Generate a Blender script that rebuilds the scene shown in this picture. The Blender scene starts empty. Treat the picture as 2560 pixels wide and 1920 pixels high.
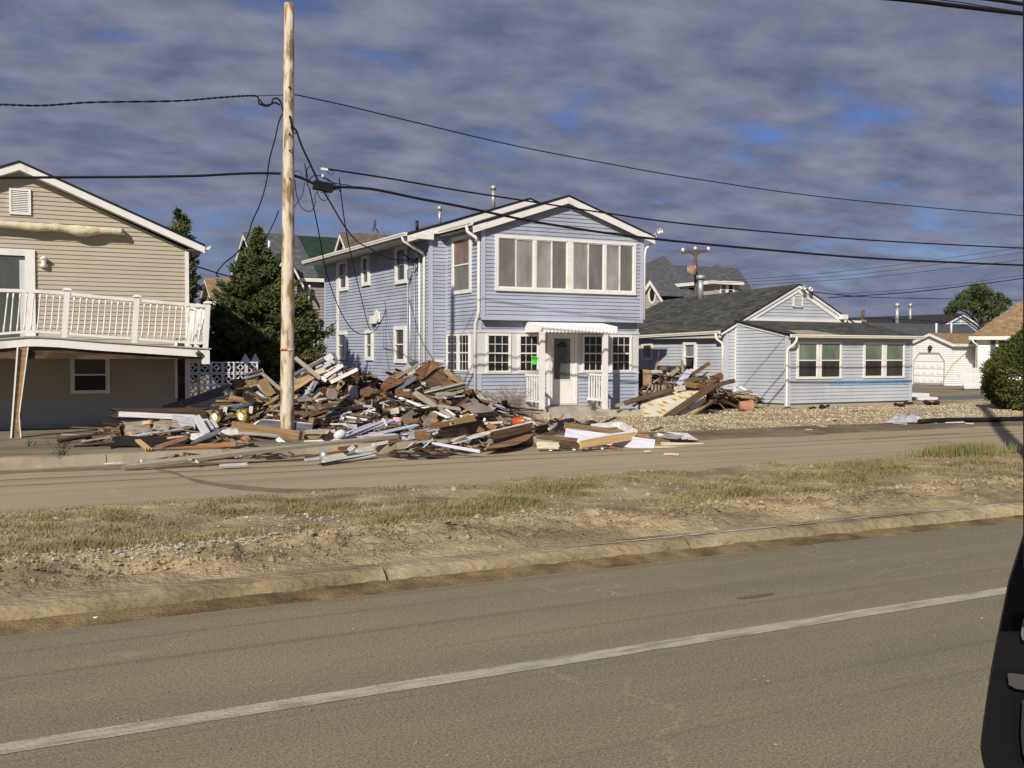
import bpy, bmesh, math, random
from mathutils import Vector, Matrix, noise
V = Vector
R = math.radians
random.seed(7)
sc = bpy.context.scene
COL = sc.collection
# ---------------------------------------------------------------- camera
F = 2530.0; CH = 1.9
_y = R(27.2); _p = math.atan(82 / F); _r = 0.0034
_fh = V((math.sin(_y), math.cos(_y), 0)); _rh = V((math.cos(_y), -math.sin(_y), 0)); _z = V((0, 0, 1))
FW = _fh * math.cos(_p) - _z * math.sin(_p)
_up = _z * math.cos(_p) + _fh * math.sin(_p)
RT = (_rh + _r * _up).normalized(); UP = (_up - _r * _rh).normalized()
cam = bpy.data.cameras.new('camera'); camo = bpy.data.objects.new('camera', cam); COL.objects.link(camo)
cam.sensor_width = 36; cam.lens = 36 * F / 2560; cam.clip_start = 0.05; cam.clip_end = 6000
M = Matrix((RT, UP, -FW)).transposed().to_4x4(); M.translation = (0, 0, CH); camo.matrix_world = M
sc.camera = camo
CP = V((0, 0, CH))
def ray(px, py): return FW * F + RT * (px - 1280) + UP * (960 - py)
def onY(q, Y): d = ray(*q); return CP + d * (Y / d.y)
def onX(q, X): d = ray(*q); return CP + d * (X / d.x)
def onZ(q, Z=0): d = ray(*q); return CP + d * ((Z - CH) / d.z)
# readings taken on enlarged crops of the photograph -> photograph coordinates
def zz(ox, oy, s): return lambda x, y: (ox + x / s, oy + y / s)
zA = zz(440, 860, 6.506); zB = zz(720, 860, 7.9); zC = zz(960, 880, 7.54); zD = zz(760, 1020, 6.506)
zE = zz(1080, 1020, 6.506); zF = zz(1340, 1020, 5.027); zG = zz(260, 1000, 6.144); zH = zz(1580, 880, 7.373)
z1 = zz(0, 380, 3.95); z2 = zz(0, 700, 3.457); z3 = zz(480, 480, 3.456); z4 = zz(1040, 460, 3.456)
z5 = zz(1060, 760, 3.687); z6 = zz(1560, 600, 3.606); z7 = zz(1880, 640, 3.253); z8 = zz(2240, 700, 4.366)
zR = zz(1560, 620, 4.809); zW = zz(640, 200, 4.609); zdd = zz(0, 0, 1 / 1.1573)
# ---------------------------------------------------------------- light
SUN_EL = 31.0; SUN_AZ = 46.0           # light travels towards (sin az, cos az)
ld = V((math.sin(R(SUN_AZ)) * math.cos(R(SUN_EL)), math.cos(R(SUN_AZ)) * math.cos(R(SUN_EL)), -math.sin(R(SUN_EL))))
sun = bpy.data.lights.new('sun', 'SUN'); sun.energy = 4.9; sun.angle = R(0.55); sun.color = (1.0, 0.925, 0.80)
suno = bpy.data.objects.new('sun', sun); COL.objects.link(suno); suno.rotation_euler = ld.to_track_quat('-Z', 'Y').to_euler()
w = bpy.data.worlds.new('World'); sc.world = w; w.use_nodes = True
nt = w.node_tree; nt.nodes.clear(); N = nt.nodes.new; L = nt.links.new
def nd(t, **k):
    n = N(t)
    for a, b in k.items(): setattr(n, a, b)
    return n
sky = nd('ShaderNodeTexSky', sky_type='NISHITA'); sky.sun_disc = False
sky.sun_elevation = R(SUN_EL); sky.sun_rotation = R(180 + SUN_AZ); sky.air_density = 1.3; sky.dust_density = 0.3; sky.ozone_density = 3.0
bg1 = N('ShaderNodeBackground'); bg1.inputs[1].default_value = 0.07; 
tintm = nd('ShaderNodeMix', data_type='RGBA', blend_type='MULTIPLY'); tintm.inputs[0].default_value = 1; tintm.inputs[7].default_value = (0.47, 0.57, 0.98, 1)
L(sky.outputs[0], tintm.inputs[6]); L(tintm.outputs[2], bg1.inputs[0])
tc = N('ShaderNodeTexCoord'); sep = N('ShaderNodeSeparateXYZ'); L(tc.outputs['Generated'], sep.inputs[0])
def mth(op, a, b=None, c=None, clamp=False):
    n = nd('ShaderNodeMath', operation=op); n.use_clamp = clamp
    for i, x in enumerate((a, b, c)):
        if x is None: continue
        if isinstance(x, (int, float)): n.inputs[i].default_value = x
        else: L(x, n.inputs[i])
    return n.outputs[0]
zc = mth('ADD', mth('MAXIMUM', sep.outputs[2], 0.0), 0.20)
cx = mth('DIVIDE', sep.outputs[0], zc); cy = mth('DIVIDE', sep.outputs[1], zc)
cv = N('ShaderNodeCombineXYZ'); L(cx, cv.inputs[0]); L(cy, cv.inputs[1])
mp = N('ShaderNodeMapping'); L(cv.outputs[0], mp.inputs[0]); mp.inputs['Rotation'].default_value = (0, 0, R(20)); mp.inputs['Scale'].default_value = (1.0, 1.25, 1); mp.inputs['Location'].default_value = (4.4, 6.6, 0)
def nz(vec, s, det, rough=.5, dist=0.0):
    n = N('ShaderNodeTexNoise'); L(vec, n.inputs['Vector']); n.inputs['Scale'].default_value = s
    n.inputs['Detail'].default_value = det; n.inputs['Roughness'].default_value = rough; n.inputs['Distortion'].default_value = dist
    return n.outputs['Fac']
n1 = nz(mp.outputs[0], 4.6, 5, .52, .0); n2 = nz(mp.outputs[0], 1.1, 3, .5); n3 = nz(mp.outputs[0], 6.2, 6, .52, .0)
cov = mth('ADD', mth('MULTIPLY', n1, 0.5), mth('MULTIPLY', n2, 0.5))
rp = N('ShaderNodeValToRGB'); L(cov, rp.inputs[0]); e = rp.color_ramp.elements
e[0].position = 0.355; e[0].color = (0, 0, 0, 1); e[1].position = 0.475; e[1].color = (1, 1, 1, 1)
rc = N('ShaderNodeValToRGB'); L(mth('ADD', mth('MULTIPLY', n3, .55), mth('MULTIPLY', n1, .45)), rc.inputs[0]); e = rc.color_ramp.elements
e[0].position = 0.38; e[0].color = (0.122, 0.140, 0.230, 1); e[1].position = 0.66; e[1].color = (0.262, 0.276, 0.370, 1)
hz = mth('SUBTRACT', 1.0, mth('MULTIPLY', mth('MAXIMUM', sep.outputs[2], 0.0), 5.0), clamp=True)
mxh = nd('ShaderNodeMix', data_type='RGBA'); L(mth('MULTIPLY', hz, .45), mxh.inputs[0]); L(rc.outputs[0], mxh.inputs[6]); mxh.inputs[7].default_value = (0.20, 0.215, 0.34, 1)
bg2 = N('ShaderNodeBackground'); L(mxh.outputs[2], bg2.inputs[0]); bg2.inputs[1].default_value = 1.0
mx = N('ShaderNodeMixShader'); L(rp.outputs[0], mx.inputs[0]); L(bg1.outputs[0], mx.inputs[1]); L(bg2.outputs[0], mx.inputs[2])
ow = N('ShaderNodeOutputWorld'); L(mx.outputs[0], ow.inputs[0])
sc.view_settings.view_transform = 'Standard'; sc.view_settings.look = 'None'; sc.view_settings.exposure = 0; sc.view_settings.gamma = 1

# ---------------------------------------------------------------- materials
def MAT(name, col, rough=.7, var=.12, scale=3.0, stretch=(1, 1, 1), bump=0.0, bscale=None, col2=None, c2scale=1.0, c2lo=.45, c2hi=.6, metallic=0, spec=.4, rnd=0.0, coord='Object', c2stretch=None, bdist=.02, alpha=1, trans=0):
    m = bpy.data.materials.new(name); m.use_nodes = True; t = m.node_tree; b = t.nodes['Principled BSDF']
    def n(ty): return t.nodes.new(ty)
    l = t.links.new
    tc = n('ShaderNodeTexCoord'); mp = n('ShaderNodeMapping'); l(tc.outputs[coord], mp.inputs[0]); mp.inputs['Scale'].default_value = stretch
    no = n('ShaderNodeTexNoise'); no.inputs['Scale'].default_value = scale; no.inputs['Detail'].default_value = 6; no.inputs['Roughness'].default_value = .6; l(mp.outputs[0], no.inputs[0])
    mr = n('ShaderNodeMapRange'); l(no.outputs['Fac'], mr.inputs[0]); mr.inputs[1].default_value = .3; mr.inputs[2].default_value = .7; mr.inputs[3].default_value = 1 - var; mr.inputs[4].default_value = 1 + var
    base = n('ShaderNodeRGB'); base.outputs[0].default_value = (*col, 1); cur = base.outputs[0]
    if col2:
        m2 = n('ShaderNodeMapping'); l(tc.outputs[coord], m2.inputs[0]); m2.inputs['Scale'].default_value = c2stretch or stretch; m2.inputs['Location'].default_value = (5.3, 2.1, 7.7)
        n2 = n('ShaderNodeTexNoise'); n2.inputs['Scale'].default_value = c2scale; n2.inputs['Detail'].default_value = 5; l(m2.outputs[0], n2.inputs[0])
        r2 = n('ShaderNodeMapRange'); l(n2.outputs['Fac'], r2.inputs[0]); r2.inputs[1].default_value = c2lo; r2.inputs[2].default_value = c2hi
        x2 = n('ShaderNodeMix'); x2.data_type = 'RGBA'; l(r2.outputs[0], x2.inputs[0]); l(cur, x2.inputs[6]); x2.inputs[7].default_value = (*col2, 1); cur = x2.outputs[2]
    hs = n('ShaderNodeHueSaturation'); l(cur, hs.inputs['Color']); l(mr.outputs[0], hs.inputs['Value'])
    if rnd:
        oi = n('ShaderNodeObjectInfo'); rr = n('ShaderNodeMapRange'); l(oi.outputs['Random'], rr.inputs[0]); rr.inputs[3].default_value = 1 - rnd; rr.inputs[4].default_value = 1 + rnd
        mm = n('ShaderNodeMath'); mm.operation = 'MULTIPLY'; l(rr.outputs[0], mm.inputs[0]); l(mr.outputs[0], mm.inputs[1]); l(mm.outputs[0], hs.inputs['Value'])
    l(hs.outputs[0], b.inputs['Base Color'])
    b.inputs['Roughness'].default_value = rough; b.inputs['Metallic'].default_value = metallic; b.inputs['Specular IOR Level'].default_value = spec
    if bump:
        bn = n('ShaderNodeTexNoise'); bn.inputs['Scale'].default_value = bscale or scale * 3; bn.inputs['Detail'].default_value = 8; l(mp.outputs[0], bn.inputs[0])
        bu = n('ShaderNodeBump'); bu.inputs['Strength'].default_value = bump; bu.inputs['Distance'].default_value = bdist; l(bn.outputs['Fac'], bu.inputs['Height']); l(bu.outputs[0], b.inputs['Normal'])
    if alpha < 1: b.inputs['Alpha'].default_value = alpha
    if trans: b.inputs['Transmission Weight'].default_value = trans
    return m
def SHINGLE(name, c1, c2, cm, sx=.30, sy=.14):
    m = bpy.data.materials.new(name); m.use_nodes = True; t = m.node_tree; b = t.nodes['Principled BSDF']; l = t.links.new
    uv = t.nodes.new('ShaderNodeUVMap'); br = t.nodes.new('ShaderNodeTexBrick'); l(uv.outputs[0], br.inputs[0])
    br.inputs['Color1'].default_value = (*c1, 1); br.inputs['Color2'].default_value = (*c2, 1); br.inputs['Mortar'].default_value = (*cm, 1)
    br.inputs['Scale'].default_value = 1; br.inputs['Brick Width'].default_value = sx; br.inputs['Row Height'].default_value = sy; br.inputs['Mortar Size'].default_value = .008; br.inputs['Mortar Smooth'].default_value = .3
    no = t.nodes.new('ShaderNodeTexNoise'); no.inputs['Scale'].default_value = 2.3; no.inputs['Detail'].default_value = 8; no.inputs['Roughness'].default_value = .7; l(uv.outputs[0], no.inputs[0])
    mr = t.nodes.new('ShaderNodeMapRange'); l(no.outputs['Fac'], mr.inputs[0]); mr.inputs[1].default_value = .3; mr.inputs[2].default_value = .7; mr.inputs[3].default_value = .65; mr.inputs[4].default_value = 1.35
    hs = t.nodes.new('ShaderNodeHueSaturation'); l(br.outputs['Color'], hs.inputs['Color']); l(mr.outputs[0], hs.inputs['Value']); l(hs.outputs[0], b.inputs['Base Color'])
    bu = t.nodes.new('ShaderNodeBump'); bu.inputs['Strength'].default_value = .8; bu.inputs['Distance'].default_value = .012; l(br.outputs['Fac'], bu.inputs['Height']); bu.invert = True; l(bu.outputs[0], b.inputs['Normal'])
    b.inputs['Roughness'].default_value = .92; b.inputs['Specular IOR Level'].default_value = .15
    return m
m_blue = MAT('blue_vinyl', (.38, .41, .50), .6, .07, 1.2, stretch=(1, 1, 2), col2=(.33, .355, .44), c2scale=.8)
m_bluetrim = MAT('blue_trim', (.43, .465, .58), .6, .04)
m_gray = MAT('pale_gray_vinyl', (.47, .50, .555), .6, .07, 1.2, col2=(.42, .44, .485), c2scale=.7)
m_tan = MAT('tan_vinyl', (.42, .38, .30), .6, .06, 1.2, col2=(.43, .385, .29), c2scale=.6)
m_tan2 = MAT('far_tan_siding', (.40, .37, .31), .7, .06)
m_mauve = MAT('far_mauve_siding', (.30, .27, .26), .7, .06)
m_whs = MAT('white_vinyl', (.82, .82, .80), .55, .04)
m_lb = MAT('light_blue_siding', (.40, .56, .68), .6, .04)
m_white = MAT('white_trim', (.76, .75, .73), .5, .05, 4, col2=(.66, .63, .57), c2scale=2.5, c2lo=.58, c2hi=.72)
m_panel = MAT('white_panel', (.60, .60, .62), .7, .07, 2.5)
m_gut = MAT('cream_gutter', (.76, .74, .66), .45, .06)
m_soff = MAT('soffit', (.55, .53, .50), .7, .05)
m_conc = MAT('concrete', (.40, .37, .31), .9, .14, 3, bump=.3, bscale=30, col2=(.30, .27, .21), c2scale=1.5)
m_found = MAT('foundation_paint', (.38, .39, .40), .9, .06)
m_black = MAT('black_rubber', (.008, .008, .010), .5, .1)
m_wire = MAT('black_cable', (.010, .010, .012), .7, .1, spec=.2)
m_metal = MAT('galvanised', (.45, .46, .48), .45, .12, 8, metallic=.5)
m_roofb = SHINGLE('dark_shingle', (.035, .036, .042), (.055, .053, .058), (.018, .018, .02))
m_roofg = SHINGLE('gray_shingle', (.045, .047, .045), (.100, .102, .092), (.022, .023, .023), .38, .15)
m_roofbr = SHINGLE('brown_shingle', (.25, .17, .095), (.36, .25, .145), (.13, .08, .045))
m_roofbr2 = SHINGLE('dull_brown_shingle', (.13, .105, .080), (.17, .14, .105), (.07, .06, .05))
m_roofgr = SHINGLE('green_shingle', (.022, .045, .032), (.035, .060, .042), (.012, .022, .016))
m_roofdg = SHINGLE('slate_gray_shingle', (.085, .09, .10), (.13, .135, .145), (.05, .05, .055))
def GLASS(name, col, rough=.06, spec=.6, cs=None):
    m = MAT(name, col, rough, .32, 1.1, stretch=(2.2, 2.2, .8), spec=spec); return m
g_dark = GLASS('dark_glass', (.018, .017, .018), .08, .5)
g_blind = GLASS('glass_over_blind', (.155, .15, .145), .25, .3)
g_blind2 = GLASS('glass_over_bright_blind', (.27, .265, .26), .25, .3)
g_pink = GLASS('glass_over_pink_blind', (.20, .135, .12), .25, .3)
g_green = GLASS('glass_over_green_shade', (.145, .180, .150), .18, .4)
g_brown = GLASS('glass_over_brown_room', (.05, .045, .045), .12, .5)
def WOOD(name, col, col2, var=.3, rnd=.3, rough=.8):
    return MAT(name, col, rough, var, 3.0, stretch=(.8, 14, 14), bump=.35, bscale=6, col2=col2, c2scale=1.6, c2stretch=(1, 4, 4), rnd=rnd, spec=.2)
W = {
 'dark': WOOD('dark_brown_wood', (.085, .055, .034), (.040, .027, .018)),
 'brown': WOOD('brown_wood', (.21, .135, .080), (.11, .070, .043)),
 'tan': WOOD('tan_lumber', (.42, .275, .145), (.30, .19, .10)),
 'orange': WOOD('orange_brown_wood', (.33, .17, .080), (.19, .095, .045)),
 'gray': WOOD('weathered_gray_wood', (.33, .295, .235), (.21, .185, .150)),
 'pale': WOOD('pale_gray_paint', (.52, .53, .56), (.38, .37, .36), .1, .15),
 'white': WOOD('white_paint', (.82, .80, .78), (.62, .58, .52), .08, .08, .55),
 'lav': WOOD('lavender_siding', (.56, .58, .68), (.44, .45, .52), .06, .1, .5),
 'slate': WOOD('slate_painted_wood', (.17, .18, .21), (.10, .10, .12), .15, .2),
 'black': WOOD('charred_wood', (.022, .017, .015), (.012, .010, .009), .3, .3),
 'cream': WOOD('cream_board', (.62, .58, .44), (.48, .44, .32), .1, .1),
 'yellow': WOOD('yellow_lumber', (.62, .42, .20), (.50, .32, .14), .15, .1),
 'pink': WOOD('pink_foam', (.75, .35, .40), (.70, .55, .55), .1, .1),
 'rust': WOOD('rusty_sheet', (.25, .12, .058), (.14, .065, .035), .25, .15),
 'green': WOOD('green_scrap', (.05, .10, .07), (.06, .10, .06), .2, .1),
}
def ROAD(name, c, c2, dirt, coarse):
    m = bpy.data.materials.new(name); m.use_nodes = True; t = m.node_tree; b = t.nodes['Principled BSDF']; l = t.links.new; n = t.nodes.new
    tc = n('ShaderNodeTexCoord')
    def no(scale, stretch, det=6, loc=(0, 0, 0), rg=.6):
        mp = n('ShaderNodeMapping'); l(tc.outputs['Object'], mp.inputs[0]); mp.inputs['Scale'].default_value = stretch; mp.inputs['Location'].default_value = loc
        x = n('ShaderNodeTexNoise'); x.inputs['Scale'].default_value = scale; x.inputs['Detail'].default_value = det; x.inputs['Roughness'].default_value = rg; l(mp.outputs[0], x.inputs[0]); return x.outputs['Fac']
    def mr(a, lo, hi, o0=0., o1=1.):
        x = n('ShaderNodeMapRange'); l(a, x.inputs[0]); x.inputs[1].default_value = lo; x.inputs[2].default_value = hi; x.inputs[3].default_value = o0; x.inputs[4].default_value = o1; return x.outputs[0]
    def mix(f, a, bb):
        x = n('ShaderNodeMix'); x.data_type = 'RGBA'; l(f, x.inputs[0])
        for i, v in ((6, a), (7, bb)):
            if isinstance(v, tuple): x.inputs[i].default_value = (*v, 1)
            else: l(v, x.inputs[i])
        return x.outputs[2]
    streak = no(1.0, (.045, 2.6, 1), 5); patch = no(.35, (.5, 1.3, 1), 6, (3, 1, 0)); fine = no(70, (1, 1, 1), 3, (0, 0, 0), .85); track = no(1.0, (.03, 5.5, 1), 3, (9, 4, 0)); spk = no(28, (1, 1, 1), 4, (1, 2, 3), .7)
    cur = mix(mr(streak, .40, .62), c, c2)
    cur = mix(mr(patch, .42, .66, 0, .75), cur, dirt)
    cur = mix(mr(track, .57, .66, 0, .55), cur, tuple(x * .60 for x in dirt))
    vm = n('ShaderNodeMapping'); l(tc.outputs['Object'], vm.inputs[0]); vm.inputs['Scale'].default_value = (.5, .9, 1); wn = n('ShaderNodeTexNoise'); wn.inputs['Scale'].default_value = 3; wn.inputs['Detail'].default_value = 5; l(vm.outputs[0], wn.inputs[0])
    va = n('ShaderNodeMix'); va.data_type = 'RGBA'; va.blend_type = 'LINEAR_LIGHT'; va.inputs[0].default_value = .22; l(vm.outputs[0], va.inputs[6]); l(wn.outputs['Color'], va.inputs[7])
    vo = n('ShaderNodeTexVoronoi'); vo.feature = 'DISTANCE_TO_EDGE'; vo.inputs['Scale'].default_value = .55; l(va.outputs[2], vo.inputs['Vector'])
    cm = n('ShaderNodeMath'); cm.operation = 'MULTIPLY'; l(mr(vo.outputs['Distance'], .0, .006, .32, 0.), cm.inputs[0]); l(mr(no(.5, (1, 1, 1), 3, (4, 4, 0)), .48, .60), cm.inputs[1]); cur = mix(cm.outputs[0], cur, tuple(x * 1.5 for x in dirt))
    hs = n('ShaderNodeHueSaturation'); l(cur, hs.inputs['Color'])
    mm = n('ShaderNodeMath'); mm.operation = 'MULTIPLY'; l(mr(fine, .3, .7, 1 - coarse, 1 + coarse), mm.inputs[0]); l(mr(spk, .3, .7, .88, 1.12), mm.inputs[1]); l(mm.outputs[0], hs.inputs['Value'])
    l(hs.outputs[0], b.inputs['Base Color']); b.inputs['Roughness'].default_value = .93; b.inputs['Specular IOR Level'].default_value = .15
    bu = n('ShaderNodeBump'); bu.inputs['Strength'].default_value = .5; bu.inputs['Distance'].default_value = .006; l(fine, bu.inputs['Height']); l(bu.outputs[0], b.inputs['Normal'])
    return m
m_road1 = ROAD('asphalt', (.185, .172, .120), (.225, .200, .132), (.275, .232, .142), .62)
m_road2 = ROAD('dusty_road', (.38, .31, .20), (.31, .255, .170), (.43, .345, .220), .16)
m_dirt = MAT('dirt', (.40, .315, .190), .95, .28, 2.2, bump=.9, bscale=22, bdist=.04, col2=(.235, .190, .115), c2scale=.9, c2lo=.42, c2hi=.62, spec=.1)
m_ground = MAT('sandy_ground', (.27, .225, .155), .95, .2, .8, bump=.6, bscale=14, bdist=.03, col2=(.20, .17, .12), c2scale=.25, spec=.1)
m_apron = MAT('stained_concrete', (.245, .212, .150), .92, .22, 1.4, bump=.3, bscale=30, col2=(.165, .140, .098), c2scale=.7, c2stretch=(.5, 1.6, 1), spec=.15)
m_kerb = MAT('dirty_kerb', (.345, .28, .175), .95, .32, 2.6, stretch=(.6, 1, 1), bump=1.0, bscale=20, bdist=.04, col2=(.22, .172, .100), c2scale=1.7, c2lo=.40, c2hi=.62, spec=.1)
m_kerbw = MAT('pale_kerb_concrete', (.52, .50, .46), .9, .2, 3.0, bump=.3, col2=(.33, .28, .19), c2scale=1.6, c2lo=.42, c2hi=.55)
m_line = MAT('worn_line_paint', (.43, .405, .30), .9, .20, 9, stretch=(.6, 1, 1), bump=.5, bscale=60, col2=(.30, .275, .205), c2scale=3.0, c2stretch=(.8, 5, 1), c2lo=.46, c2hi=.66, spec=.1)
# gravel
def GRAVEL():
    m = bpy.data.materials.new('tan_pebbles'); m.use_nodes = True; t = m.node_tree; b = t.nodes['Principled BSDF']; l = t.links.new; n = t.nodes.new
    tc = n('ShaderNodeTexCoord'); vo = n('ShaderNodeTexVoronoi'); vo.inputs['Scale'].default_value = 16; l(tc.outputs['Object'], vo.inputs['Vector'])
    sp = n('ShaderNodeSeparateColor'); l(vo.outputs['Color'], sp.inputs[0]); cr = n('ShaderNodeValToRGB'); l(sp.outputs[0], cr.inputs[0]); e = cr.color_ramp.elements
    e[0].color = (.20, .150, .085, 1); e[1].color = (.62, .50, .31, 1); x = cr.color_ramp.elements.new(.5); x.color = (.43, .33, .185, 1)
    no = n('ShaderNodeTexNoise'); no.inputs['Scale'].default_value = .8; no.inputs['Detail'].default_value = 6; l(tc.outputs['Object'], no.inputs[0]); mr = n('ShaderNodeMapRange'); l(no.outputs['Fac'], mr.inputs[0]); mr.inputs[1].default_value = .3; mr.inputs[2].default_value = .7; mr.inputs[3].default_value = .55; mr.inputs[4].default_value = 1.35
    hs = n('ShaderNodeHueSaturation'); l(cr.outputs[0], hs.inputs['Color']); l(mr.outputs[0], hs.inputs['Value']); l(hs.outputs[0], b.inputs['Base Color'])
    bu = n('ShaderNodeBump'); bu.inputs['Strength'].default_value = 1; bu.inputs['Distance'].default_value = .05; bu.invert = True; l(vo.outputs['Distance'], bu.inputs['Height']); l(bu.outputs[0], b.inputs['Normal'])
    b.inputs['Roughness'].default_value = .9
    return m
m_gravel = GRAVEL()
def FLORAL():
    m = bpy.data.materials.new('floral_ticking'); m.use_nodes = True; t = m.node_tree; b = t.nodes['Principled BSDF']; l = t.links.new; n = t.nodes.new
    tc = n('ShaderNodeTexCoord'); vo = n('ShaderNodeTexVoronoi'); vo.inputs['Scale'].default_value = 2.9; vo.inputs['Randomness'].default_value = .6; l(tc.outputs['UV'], vo.inputs['Vector']); vo.voronoi_dimensions = '2D'
    no = n('ShaderNodeTexNoise'); no.inputs['Scale'].default_value = 30; l(tc.outputs['Object'], no.inputs[0])
    ad = n('ShaderNodeMath'); ad.operation = 'MULTIPLY_ADD'; l(no.outputs['Fac'], ad.inputs[0]); ad.inputs[1].default_value = .25; l(vo.outputs['Distance'], ad.inputs[2])
    cr = n('ShaderNodeValToRGB'); l(ad.outputs[0], cr.inputs[0]); e = cr.color_ramp.elements
    e[0].position = .24; e[0].color = (.36, .20, .04, 1); e[1].position = .40; e[1].color = (.66, .60, .48, 1); x = e.new(.33); x.color = (.70, .46, .10, 1)
    l(cr.outputs[0], b.inputs['Base Color']); b.inputs['Roughness'].default_value = .9
    return m
m_floral = FLORAL()
def POLEM(name, c, c2, k):
    m = MAT(name, c, .85, .18, 3, stretch=(5, 5, .8), bump=.5, bscale=8, col2=c2, c2scale=1.7, c2stretch=(4.5, 4.5, 1.3), c2lo=k, c2hi=k + .13, spec=.2)
    return m
m_pole = POLEM('pale_stripped_pole', (.60, .52, .41), (.26, .16, .08), .47)
m_pole2 = POLEM('old_pole', (.125, .095, .072), (.08, .055, .042), .5)
m_lamp = MAT('white_lamp', (.75, .74, .70), .4, .05)
m_redt = MAT('red_tape', (.36, .08, .04), .6, .3, 9, col2=(.6, .5, .45), c2scale=6, c2lo=.5, c2hi=.55)
m_yel = MAT('yellow_tyre', (.42, .26, .03), .7, .3, 14, col2=(.035, .03, .02), c2scale=7, c2lo=.44, c2hi=.56)
m_terra = MAT('terracotta', (.40, .20, .13), .8, .1)
m_redb = MAT('red_plastic', (.45, .07, .02), .35, .1)
m_plast = MAT('clear_plastic', (.62, .66, .72), .25, .2, 6, alpha=.55)
m_bluep = MAT('blue_plastic', (.06, .14, .50), .4, .1)
m_foam = MAT('blue_foam_board', (.27, .47, .70), .6, .12)
m_tag = MAT('green_tag', (.06, .80, .05), .6, .02)
m_cloth = MAT('beige_canvas', (.60, .54, .38), .85, .12, 5, bump=.6, bscale=9, bdist=.04)
m_trunk = MAT('bark', (.10, .075, .055), .9, .2, 4, stretch=(3, 3, 1), bump=.5)
m_skyblue = MAT('blue_tube', (.04, .10, .14), .6, .2)
def LEAF(name, c, c2):
    m = MAT(name, c, .7, .25, .9, col2=c2, c2scale=1.3, c2lo=.4, c2hi=.62, spec=.08); return m
m_cedar = LEAF('cedar_leaf', (.065, .092, .034), (.125, .130, .050))
m_yew = LEAF('yew_leaf', (.065, .085, .025), (.125, .130, .040))
m_pine = LEAF('pine_leaf', (.050, .078, .025), (.095, .115, .040))
m_grass = LEAF('dry_grass', (.29, .235, .120), (.225, .20, .090))
m_grassg = LEAF('green_grass', (.155, .165, .062), (.21, .195, .085))
m_twig = MAT('dead_twigs', (.22, .17, .12), .9, .2, 5)

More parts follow.
